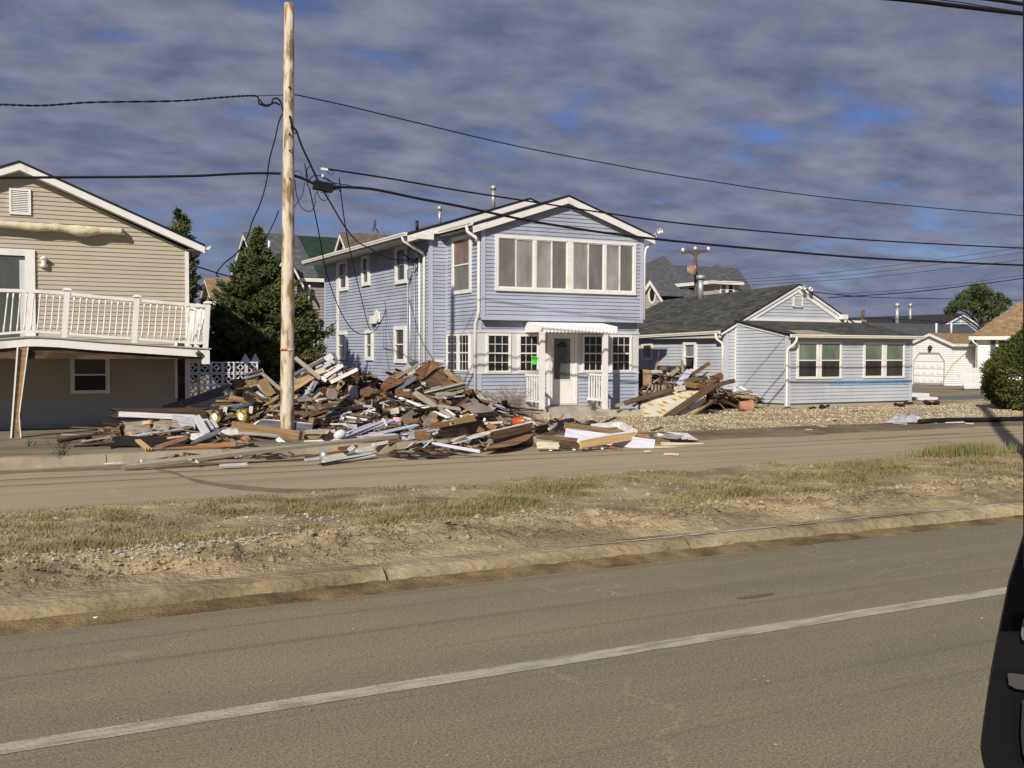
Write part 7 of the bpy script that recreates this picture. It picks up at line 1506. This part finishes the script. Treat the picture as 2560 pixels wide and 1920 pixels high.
weed('small gray green plant under the right porch railing', V((15.85, 25.6, .2)), .25, 30, 6, LEAF('sage_leaf', (.16, .17, .11), (.22, .2, .14)), 'plant', 'small_plant', .01)

# --- wheeled cart
WCN = empty('beach_cart', onY(zA(1100, 1180), 22.6), 'wheeled cart frame with fat yellow tyres left of the pole', 'cart')
def wheel(c, r, wd, ax, nm='wheel'):
    ax = V(ax).normalized(); mb = MB(); prof = [(r * .50, -wd * .40), (r * .80, -wd * .5), (r * .96, -wd * .35), (r, -wd * .12), (r, wd * .12), (r * .96, wd * .35), (r * .80, wd * .5), (r * .50, wd * .40)]
    mb.lathe(prof, c, ax, 26); t = mb.build(nm, m_yel, WCN)
    mb = MB(); mb.lathe([(0, -wd * .30), (r * .12, -wd * .42), (r * .13, -wd * .30), (r * .40, -wd * .30), (r * .50, -wd * .44), (r * .52, -wd * .40)], c, ax, 22); mb.lathe([(0, wd * .30), (r * .42, wd * .30), (r * .50, wd * .40)], c, ax, 22); mb.build('rim', m_lamp, t)
wl = onY(zA(668, 1180), 22.5); w2 = onY(zA(1090, 1172), 22.5); w3 = onY(zA(1560, 1015), 23.6)
wheel(wl, .165, .17, (.86, .5, .05)); wheel(w2, .168, .17, (.86, .5, .05)); wheel(w3, .165, .15, (-.86, .5, .05))
mb = MB(); mb.tube([wl + V((.1, .06, .02)), wl.lerp(w2, .5) + V((0, .3, .12)), w2 + V((.1, .15, .03))], .03, 8); build_sep(mb, 'axle', m_black, WCN)
mb = MB(); mb.tube([w2 + V((.12, .2, 0)), w3 + V((-.1, -.1, -.02))], .03, 8); mb.build('axle', m_black, WCN)
mb = MB(); mb.tube([onY(zA(950, 1040), 23.2), onY(zA(1460, 960), 23.8)], .05, 10); mb.build('frame_tube', m_skyblue, WCN)
for q in ((790, 1080), (1210, 1070)): p = onY(zA(*q), 22.7); mb = MB(); mb.beam(p - V((0, 0, .08)), p + V((.02, 0, .08)), .07, .05, (1, 0, 0)); mb.build('hub_bracket', m_lamp, WCN)
# --- heap C, mattress etc.
mt = [onY(zH(x, y), yy_) for x, y, yy_ in ((165, 935, 25.2), (330, 850, 25.35), (640, 750, 25.6), (960, 712, 25.75), (1280, 712, 25.8), (1370, 790, 25.5), (1350, 930, 25.1), (1180, 1080, 24.6), (960, 1165, 24.2), (600, 1235, 23.9), (240, 1225, 23.9), (210, 1060, 24.6))]
mb = MB(); ctr = sum(mt, V((0, 0, 0))) / len(mt); nf = V((-.1, -.88, .45)).normalized(); bkf = V((.15, .75, -.35)).normalized() * .16; n = len(mt)
for i in range(n):
    p, q = mt[i], mt[(i + 1) % n]
    pi_, qi = ctr.lerp(p, .82) + nf * .035, ctr.lerp(q, .82) + nf * .035
    ua = (V((1, .45, 0))).normalized(); ub = nf.cross(ua); UVf = lambda pts: [((k_ - ctr).dot(ua), (k_ - ctr).dot(ub)) for k_ in pts]
    mb.poly([ctr + nf * .045, pi_, qi], 0, UVf([ctr, pi_, qi]), sm=True); mb.poly([pi_, p, q, qi], 0, UVf([pi_, p, q, qi]), sm=True); mb.poly([p, p + bkf, q + bkf, q]); mb.poly([ctr + bkf, q + bkf, p + bkf])
mb.build('mattress', m_floral, None, 'crumpled cream mattress with yellow flowers leaning against the heap', 'mattress')
hb(zH, 620, 1215, 1500, 615, 23.7, 25.2, .20, 'brown', 'big brown plank lying diagonally over the flowered mattress', .10, (-.4, -.85, .35), ends=False, var=1)
hb(zH, 1480, 625, 1900, 525, 25.3, 26.6, .14, 'brown', 'brown splintered plank pointing right at the gray house', .07, FR_)
hb(zH, 740, 695, -120, 935, 25.4, 24.9, .17, 'brown', 'long brown plank reaching left from the mattress to the blue house', .05, (-.2, -.6, .8), ends=False)
hb(zH, 300, 840, -330, 1000, 25.3, 24.9, .10, 'gray', 'gray plank under the long brown plank at the blue house front', .04, FR_)
mb = MB(); a, b = onY(zH(950, 1245), 23.6), onY(zH(1545, 885), 24.9); mb.tube([a, b], .05, 10); mb.build('round_pole', W['tan'], None, 'round tan wooden pole leaning in front of the mattress', 'pole')
hb(zH, 280, 650, 275, 330, 26.6, 26.8, .28, 'tan', 'upright tan boards standing against the corner of the blue house', .05, FR_, ends=False)
hb(zH, 180, 700, 180, 330, 26.9, 27.0, .18, 'dark', 'dark upright board left of the upright tan boards', .05, FR_, ends=False)
hb(zH, 862, 590, 1055, 355, 26.2, 26.8, .20, 'lav', 'pale lavender board standing out of the heap by the gray house', .06, (-.4, -.8, .4), ends=False)
hb(zH, 1060, 450, 1415, 212, 26.8, 27.4, .12, 'brown', 'dark brown timber pointing up right to the gray house', .08, FR_, ends=False)
hb(zH, 940, 390, 925, 165, 27.4, 27.6, .08, 'tan', 'short tan stick standing straight up in the right heap', .07, FR_, ends=False)
hb(zH, 460, 200, 430, 340, 27.6, 27.4, .05, 'tan', 'tan tip of a garden tool handle in the right heap', .04, FR_)
hb(zH, 495, -20, 462, 200, 27.7, 27.6, .02, 'brown', 'thin reddish rod rising before the shaded gray wall', .02, FR_, ends=False)
hb(zH, 980, 540, 1370, 470, 26.0, 26.3, .15, 'brown', 'brown rounded log level on the right heap', .13, FR_)
hb(zH, 960, 590, 1240, 640, 25.9, 26.0, .18, 'tan', 'tan rolled slab under the brown log', .08, FR_)
hb(zH, 1200, 660, 1340, 590, 25.9, 26.1, .16, 'rust', 'rusty plate under the brown log', .04, FR_)
hb(zH, 1440, 520, 1680, 430, 26.6, 27.0, .24, 'orange', 'rusty orange board leaning before the gray house downspout', .03, FR_)
hb(zH, 690, 430, 860, 300, 27.0, 27.2, .13, 'gray', 'gray plank end pointing up in the right heap', .06, FR_)
hb(zH, 640, 390, 700, 430, 27.0, 26.9, .10, 'tan', 'yellow tan splinter beside the gray plank end', .04, FR_)
hb(zH, 360, 375, 560, 370, 27.0, 27.0, .15, 'pale', 'pale slab lying on top of the left of the right heap', .05, (-.1, -.6, .8))
hb(zH, 520, 320, 640, 300, 27.5, 27.5, .12, 'brown', 'brown chunk on top of the right heap', .08, FR_)
hb(zH, 1450, 885, 2000, 915, 26.2, 27.2, .24, 'brown', 'thick brown beam level at the foot of the right heap', .12, FR_, ends=False)
hb(zH, 800, 690, 970, 660, 25.6, 25.7, .16, 'cream', 'cream foam block behind the mattress top', .10, FR_)
hb(zH, 990, 690, 1250, 680, 25.8, 25.8, .05, 'black', 'black strip above the mattress edge', .05, FR_)
for i, x in enumerate((370, 430, 490, 560, 610)):
    hb(zH, x, 730, x + 5, 590, 26.4, 26.5, .06, 'gray', ['leftmost', 'second', 'middle', 'fourth', 'rightmost'][i] + ' gray picket standing in the dark behind the mattress', .02, FR_, ends=False)
hb(zH, 1830, 580, 1990, 665, 27.6, 27.0, .10, 'white', 'upper broken white downspout piece by the gray wall', .07, FR_, ends=False)
hb(zH, 1990, 650, 2110, 715, 27.0, 26.7, .10, 'white', 'lower broken white downspout piece by the gray wall', .07, FR_, ends=False)
sheet_obj('black_bag', zH, [(1250, 1080, 24.6), (1400, 1060, 24.8), (1560, 1120, 24.9), (1750, 1170, 24.9), (1940, 1240, 24.9), (1950, 1285, 24.7), (1700, 1270, 24.5), (1540, 1250, 24.3), (1380, 1140, 24.3)], m_black, 'flattened black bag lying on the gravel right of the mattress', 'bag', .06)
hb(zH, 1420, 1120, 1520, 1225, 24.3, 24.2, .05, 'lav', 'thin bright metal strip on the black bag', .02, UPF)
hb(zH, 210, 800, 340, 590, 25.9, 26.2, .03, 'gray', 'thin gray bent rod left of the mattress', .03, FR_)
hb(zH, 150, 960, 690, 868, 25.1, 25.2, .025, 'black', 'thin black rod lying over the mattress', .025, FR_, ends=False)
# terracotta pots
def pot(cpx, r, h, ax, lb):
    c = cpx; mb = MB(); mb.lathe([(0, 0), (r * .62, 0), (r * .95, h * .78), (r * 1.08, h * .80), (r * 1.08, h), (r * .96, h), (r * .88, h * .8), (r * .5, h * .1), (0, h * .1)], c, ax, 20); return mb.build('flower_pot', m_terra, None, lb, 'flower pot')
p = onZ(zH(2100, 985), .18); pot(p + V((-.22, .05, 0)), .22, .42, (.9, -.3, -.12), 'large terracotta flower pot tipped over by the gray house')
p = onZ(zH(1960, 980), .12); pot(p + V((.1, .12, 0)), .13, .22, (-.8, -.2, .3), 'small terracotta flower pot behind the large tipped pot')
# ---------------------------------------------------------------- filler of the heaps, lying under the boards one can pick out
class Field:
    def __init__(s, pts, x0, x1, y0, y1, st=.15, sg=.42, off=.14):
        s.x0, s.y0, s.st = x0, y0, st; s.nx = int((x1 - x0) / st) + 2; s.ny = int((y1 - y0) / st) + 2; s.g = []
        cells = {}
        for p in pts: cells.setdefault((int(p.x // 1.2), int(p.y // 1.2)), []).append(p)
        for j in range(s.ny):
            for i in range(s.nx):
                x = x0 + i * st; y = y0 + j * st; sw = sz = 0.; cx_, cy2 = int(x // 1.2), int(y // 1.2)
                for a in (-1, 0, 1):
                    for b in (-1, 0, 1):
                        for p in cells.get((cx_ + a, cy2 + b), ()):
                            w_ = math.exp(-((p.x - x) ** 2 + (p.y - y) ** 2) / (sg * sg)); sw += w_; sz += w_ * max(0, p.z)
                s.g.append(max(0, sz / (sw + .22) - off))
    def __call__(s, x, y):
        u = (x - s.x0) / s.st; v = (y - s.y0) / s.st; i = int(u); j = int(v)
        if u < 0 or v < 0 or i >= s.nx - 1 or j >= s.ny - 1: return 0.
        u -= i; v -= j; g = s.g; k = j * s.nx + i
        return (g[k] * (1 - u) + g[k + 1] * u) * (1 - v) + (g[k + s.nx] * (1 - u) + g[k + s.nx + 1] * u) * v
HM = [p for p in HS if p.x < 15.5 and 16 < p.y < 26.6 and p.x > 2.2 and not (p.x < 6.5 and p.y > 24.6)]; HM += [V((x, y, z)) for x, y, z in ((4.4, 17.9, .30), (5.0, 17.6, .32), (5.6, 17.3, .30), (5.4, 18.2, .40), (6.2, 17.8, .38), (6.8, 17.4, .34), (6.4, 18.5, .45), (7.2, 18.1, .45), (7.9, 17.9, .42), (8.5, 18.2, .45), (9.1, 18.4, .45), (7.0, 16.9, .28), (7.8, 17.2, .32), (8.6, 17.4, .34), (6.0, 16.8, .22), (4.2, 18.5, .32), (5.0, 18.9, .36), (7.3, 23.6, 1.0), (8.3, 23.4, 1.0), (8.8, 24.2, 1.15), (9.4, 24.4, 1.3), (6.9, 24.2, 1.25))] * 2
HC = [p for p in HS if p.x > 18.3 and 25.2 < p.y < 29]
mound = Field(HM, 1.5, 16, 15.5, 27.2); moundC = Field(HC, 17.8, 24, 24.6, 29.8)
MW = ['dark', 'brown', 'black', 'gray', 'orange', 'tan', 'pale', 'white', 'rust', 'lav']
def rubble(name, fn, x0, x1, y0, y1, n, nb, label, yback, hmin=.06):
    rr = random.Random(12); mb = MB(); mats = [W[k] for k in MW]; wts = [24, 20, 14, 19, 6, 12, 5, 4, 4, 2]; i = 0; st = .16
    def cz(x, y):
        h = fn(x, y); return h * .88 - .05 + min(1, h * 2.5) * (.10 * noise.noise(V((x * 2.7, y * 2.7, 3))) + .07 * noise.noise(V((x * 8, y * 8, 1))))
    for a in range(int((x1 - x0) / st)):
        for b in range(int((y1 - y0) / st)):
            xa, xb = x0 + st * a, x0 + st * (a + 1); ya, yb = y0 + st * b, y0 + st * (b + 1)
            if max(fn(xa, ya), fn(xb, yb), fn(xa, yb), fn(xb, ya)) < hmin or yb > yback(xa): continue
            mb.poly([(xa, ya, cz(xa, ya)), (xb, ya, cz(xb, ya)), (xb, yb, cz(xb, yb)), (xa, yb, cz(xa, yb))], rr.choice((0, 0, 2, 1, 3)))
    tr = 0
    while i < n + nb and tr < 400000:
        tr += 1; x = rr.uniform(x0, x1); y = rr.uniform(y0, y1); h = fn(x, y)
        if h < hmin or rr.random() > .05 + h * 1.4 or y > yback(x) - .2: continue
        if x < 6 and 18.8 < y < 22.5 and rr.random() < .5: continue
        if 10.2 < x < 12.2 and 22.4 < y < 24.8: continue
        if (x - PX) ** 2 + (y - PY) ** 2 < .10: continue
        big = i < nb; l = rr.uniform(.7, 2.6) if big else rr.uniform(.06, .42)
        az = rr.gauss(.05, .5) if rr.random() < .7 else rr.uniform(-1.6, 1.6); el = rr.gauss(0, .16 if big else .3)
        e = .2; sx = (fn(x + e, y) - fn(x - e, y)) / (2 * e); sy = (fn(x, y + e) - fn(x, y - e)) / (2 * e); d = V((math.cos(az), math.sin(az), 0)); d.z = max(-.7, min(.7, sx * d.x + sy * d.y)) * .8 + math.tan(el); d.normalize(); d *= l / 2
        z = max(.02, h * rr.uniform(.70, .97) + (-.05 if big else .0)); p = V((x, y, z)); A, B = p - d, p + d
        if min(A.z, B.z) < -.02 or (big and max(A.z - fn(A.x, A.y), B.z - fn(B.x, B.y)) > .35): continue
        if max(A.y, B.y) > yback(x) or (fn is moundC and max(A.x, B.x) > 23.3): continue
        i += 1; wd = rr.choice((.035, .05, .05, .07, .09, .12, .16)) if big else rr.uniform(.015, .06)
        mb.beam(A, B, rr.choice((.015, .03, .045)) if big else rr.uniform(.006, .02), wd, V((-sx + rr.gauss(0, .35), -sy - .3 + rr.gauss(0, .35), .8)), rr.choices(range(10), wts)[0])
    return mb.build(name, mats, None, label, 'rubble', kind='stuff', origin=((x0 + x1) / 2, (y0 + y1) / 2, 0))
rubble('rubble', mound, 2.0, 15.6, 15.8, 27, 5200, 980, 'broken wood rubble packed under the boards of the long heap in front of the blue house', lambda x: 28.5 if x < 11.7 else 26.2)
rubble('rubble', moundC, 18.2, 23.45, 26.3, 29.5, 1300, 90, 'broken wood rubble packed under the boards of the heap between blue house and gray house', lambda x: 29.5)
# --- yard bits on the right
for lb, q, s_ in (('dark clump left of the gray round clump at the porch foot', (490, 1245), .15), ('larger dark gray clump at the porch foot', (590, 1235), .24), ('black clump at the right porch corner', (1195, 1222), .22), ('black crumpled heap right of the porch corner', (1470, 1205), .30), ('dark clump in the shade of the porch corner', (1275, 1205), .2)):
    p = onZ(z7(*q), .03); r2 = random.Random(q[0]); mb = MB()
    for i in range(9): stone(mb, p + V((r2.uniform(-1, 1) * s_, r2.uniform(-.3, .3) * s_, .02 + r2.uniform(0, .25) * s_)), s_ * r2.uniform(.3, .55), r2, .6)
    mb.build('dark_clump', MAT('wet_black_debris', (.02, .018, .016), .9, .3), None, lb, 'debris clump')
mb = MB(); p = onZ(z7(675, 1235), .1); mb.tube([p - V((.05, 0, 0)), p + V((.06, 0, .0))], .08, 12); mb.build('round_can', m_metal, None, 'small gray can standing at the porch foot', 'can')
p = onZ(z7(1250, 1350), .06); mb = MB(); r2 = random.Random(4); G_ = {}
for i in range(9):
    for j in range(6):
        u, v_ = i / 8 - .5, j / 5 - .5; hh = max(0, .24 * (1 - (2.1 * u) ** 2) * (1 - (1.9 * v_) ** 2)); G_[i, j] = p + V((u * 1.15 + r2.uniform(-.06, .06), v_ * .6 + r2.uniform(-.06, .06), hh * r2.uniform(.5, 1.25)))
for i in range(8):
    for j in range(5): mb.poly([G_[i, j], G_[i + 1, j], G_[i + 1, j + 1]]); mb.poly([G_[i, j], G_[i + 1, j + 1], G_[i, j + 1]])
mb.build('plastic_bag', m_plast, None, 'crumpled clear plastic sheet lying at the edge of the gravel yard', 'plastic sheet')
hb(z7, 1140, 1360, 1260, 1368, .03, .03, .08, 'white', 'white board under the clear plastic sheet', .02, UPF)
hb(z7, 1570, 1357, 1730, 1351, .03, .03, .06, 'white', 'thin white strip lying by the black hose', .015, UPF)
hb(z7, 1735, 1360, 1800, 1364, .03, .03, .06, 'white', 'short white strip right of the thin white strip', .015, UPF)
hb(z7, 1400, 1362, 1510, 1357, .03, .03, .04, 'cream', 'short cream stick right of the clear plastic sheet', .015, UPF)
mb = MB(); mb.tube([onZ(z7(x, y), .09) for x, y in ((1360, 1347), (1500, 1338), (1700, 1332), (1900, 1331), (2100, 1326), (2260, 1322))], .065, 8); mb.build('black_pipe', m_black, None, 'long black pipe lying along the gravel edge at the right', 'pipe')
hb(z7, 545, 1380, 590, 1390, .03, .03, .15, 'cream', 'small yellowish scrap on the front of the gravel yard', .04, UPF)
hb(z7, 655, 1342, 705, 1342, .05, .05, .06, 'black', 'small black scrap in the gravel yard', .02, UPF)
hb(z7, 430, 1415, 500, 1416, .03, .03, .05, 'cream', 'short pale stick on the verge before the gravel yard', .02, UPF)
for lb, x0, x1, y0, y1 in (('upper white foam slab behind the gravel yard', 1340, 1492, 1117, 1150), ('lower white foam slab behind the gravel yard', 1385, 1573, 1150, 1172)):
    a = onZ(z7(x0, y1), 0); b = onZ(z7(x1, y1), 0); mb = MB(); hz_ = (y1 - y0) / 3.253 / 2530 * 40; mb.box(a.x, b.x, a.y, a.y + .8, 0.0, hz_); mb.build('foam_slab', m_whs, None, lb, 'slab')
hb(z7, 1340, 1280, 1460, 1265, .05, .05, .35, 'gray', 'flat gray plate lying in the gravel', .02, UPF)

# ================================================================ OUR CAR: mirror and door edge at the right
def cp(px, py, d): r_ = ray(px, py); return CP + r_ * (d / F)
CR = empty('car_door', cp(2600, 1700, .95), 'black car door mirror at the lower right edge', 'car door')
out = [(2590, 1245), (2566, 1310), (2542, 1385), (2521, 1450), (2503, 1540), (2489, 1608), (2477, 1672), (2466, 1745), (2458, 1800), (2452, 1850), (2451, 1870), (2455, 1898), (2463, 1928), (2480, 1965), (2560, 2010), (2800, 2040), (2900, 1960), (2900, 1320), (2820, 1240), (2650, 1225)]
m_car = MAT('black_car_plastic', (.006, .006, .007), .45, .05, spec=.25)
mb = MB(); f_ = [cp(x, y, .95) for x, y in out]; ctr = sum(f_, V((0, 0, 0))) / len(f_); bdir = FW * .10; r1 = [cp(x + (2700 - x) * .10, y + (1650 - y) * .05, 1.00) for x, y in out]; r2_ = [cp(x + (2700 - x) * .4, y + (1650 - y) * .25, 1.06) for x, y in out]; f0 = [cp(x + (2700 - x) * .02, y + (1650 - y) * .02, .945) for x, y in out]
for i in range(len(f_)):
    j = (i + 1) % len(f_); mb.poly([f0[i], f0[j], f_[j], f_[i]], sm=True); mb.poly([f_[i], f_[j], r1[j], r1[i]], sm=True); mb.poly([r1[i], r1[j], r2_[j], r2_[i]], sm=True); mb.poly([r2_[i], r2_[j], cp(2720, 1650, 1.08)], sm=True)
mb.poly(f0); mb.build('mirror_housing', m_car, CR)
mb = MB(); g = [(2519, 1687), (2523, 1682), (2700, 1705), (2700, 1745), (2540, 1722), (2522, 1712)]; mb.poly([cp(x, y, .935) for x, y in g]); mb.build('mirror_glass_strip', MAT('dim_strip', (.06, .06, .06), .4, .1), CR)
mb = MB(); g = [(2556, 1750), (2552, 1830), (2556, 1880), (2575, 1930), (2700, 1960), (2700, 1740)]; mb.poly([cp(x, y, .933) for x, y in g]); mb.build('lower_trim', MAT('dim_trim', (.025, .025, .025), .35, .1), CR)
mb = MB(); g = [(2558, 1545), (2552, 1585), (2556, 1600), (2600, 1605), (2600, 1540)]; mb.poly([cp(x, y, .934) for x, y in g]); mb.build('glint', MAT('painted_glint', (.13, .14, .15), .25, .1), CR)  # highlight on the black housing, painted as a paler flat patch
mb = MB(); a0_ = [cp(2557, -60, .80), cp(2558, 1420, .80)]; off = RT * .10; a1_ = [cp(2566, -60, .83), cp(2567, 1420, .83)]; mb.hexa([a0_[1], a0_[1] + off, a1_[1] + off, a1_[1]], [a0_[0], a0_[0] + off, a1_[0] + off, a1_[0]]); mb.build('window_frame', m_car, CR)
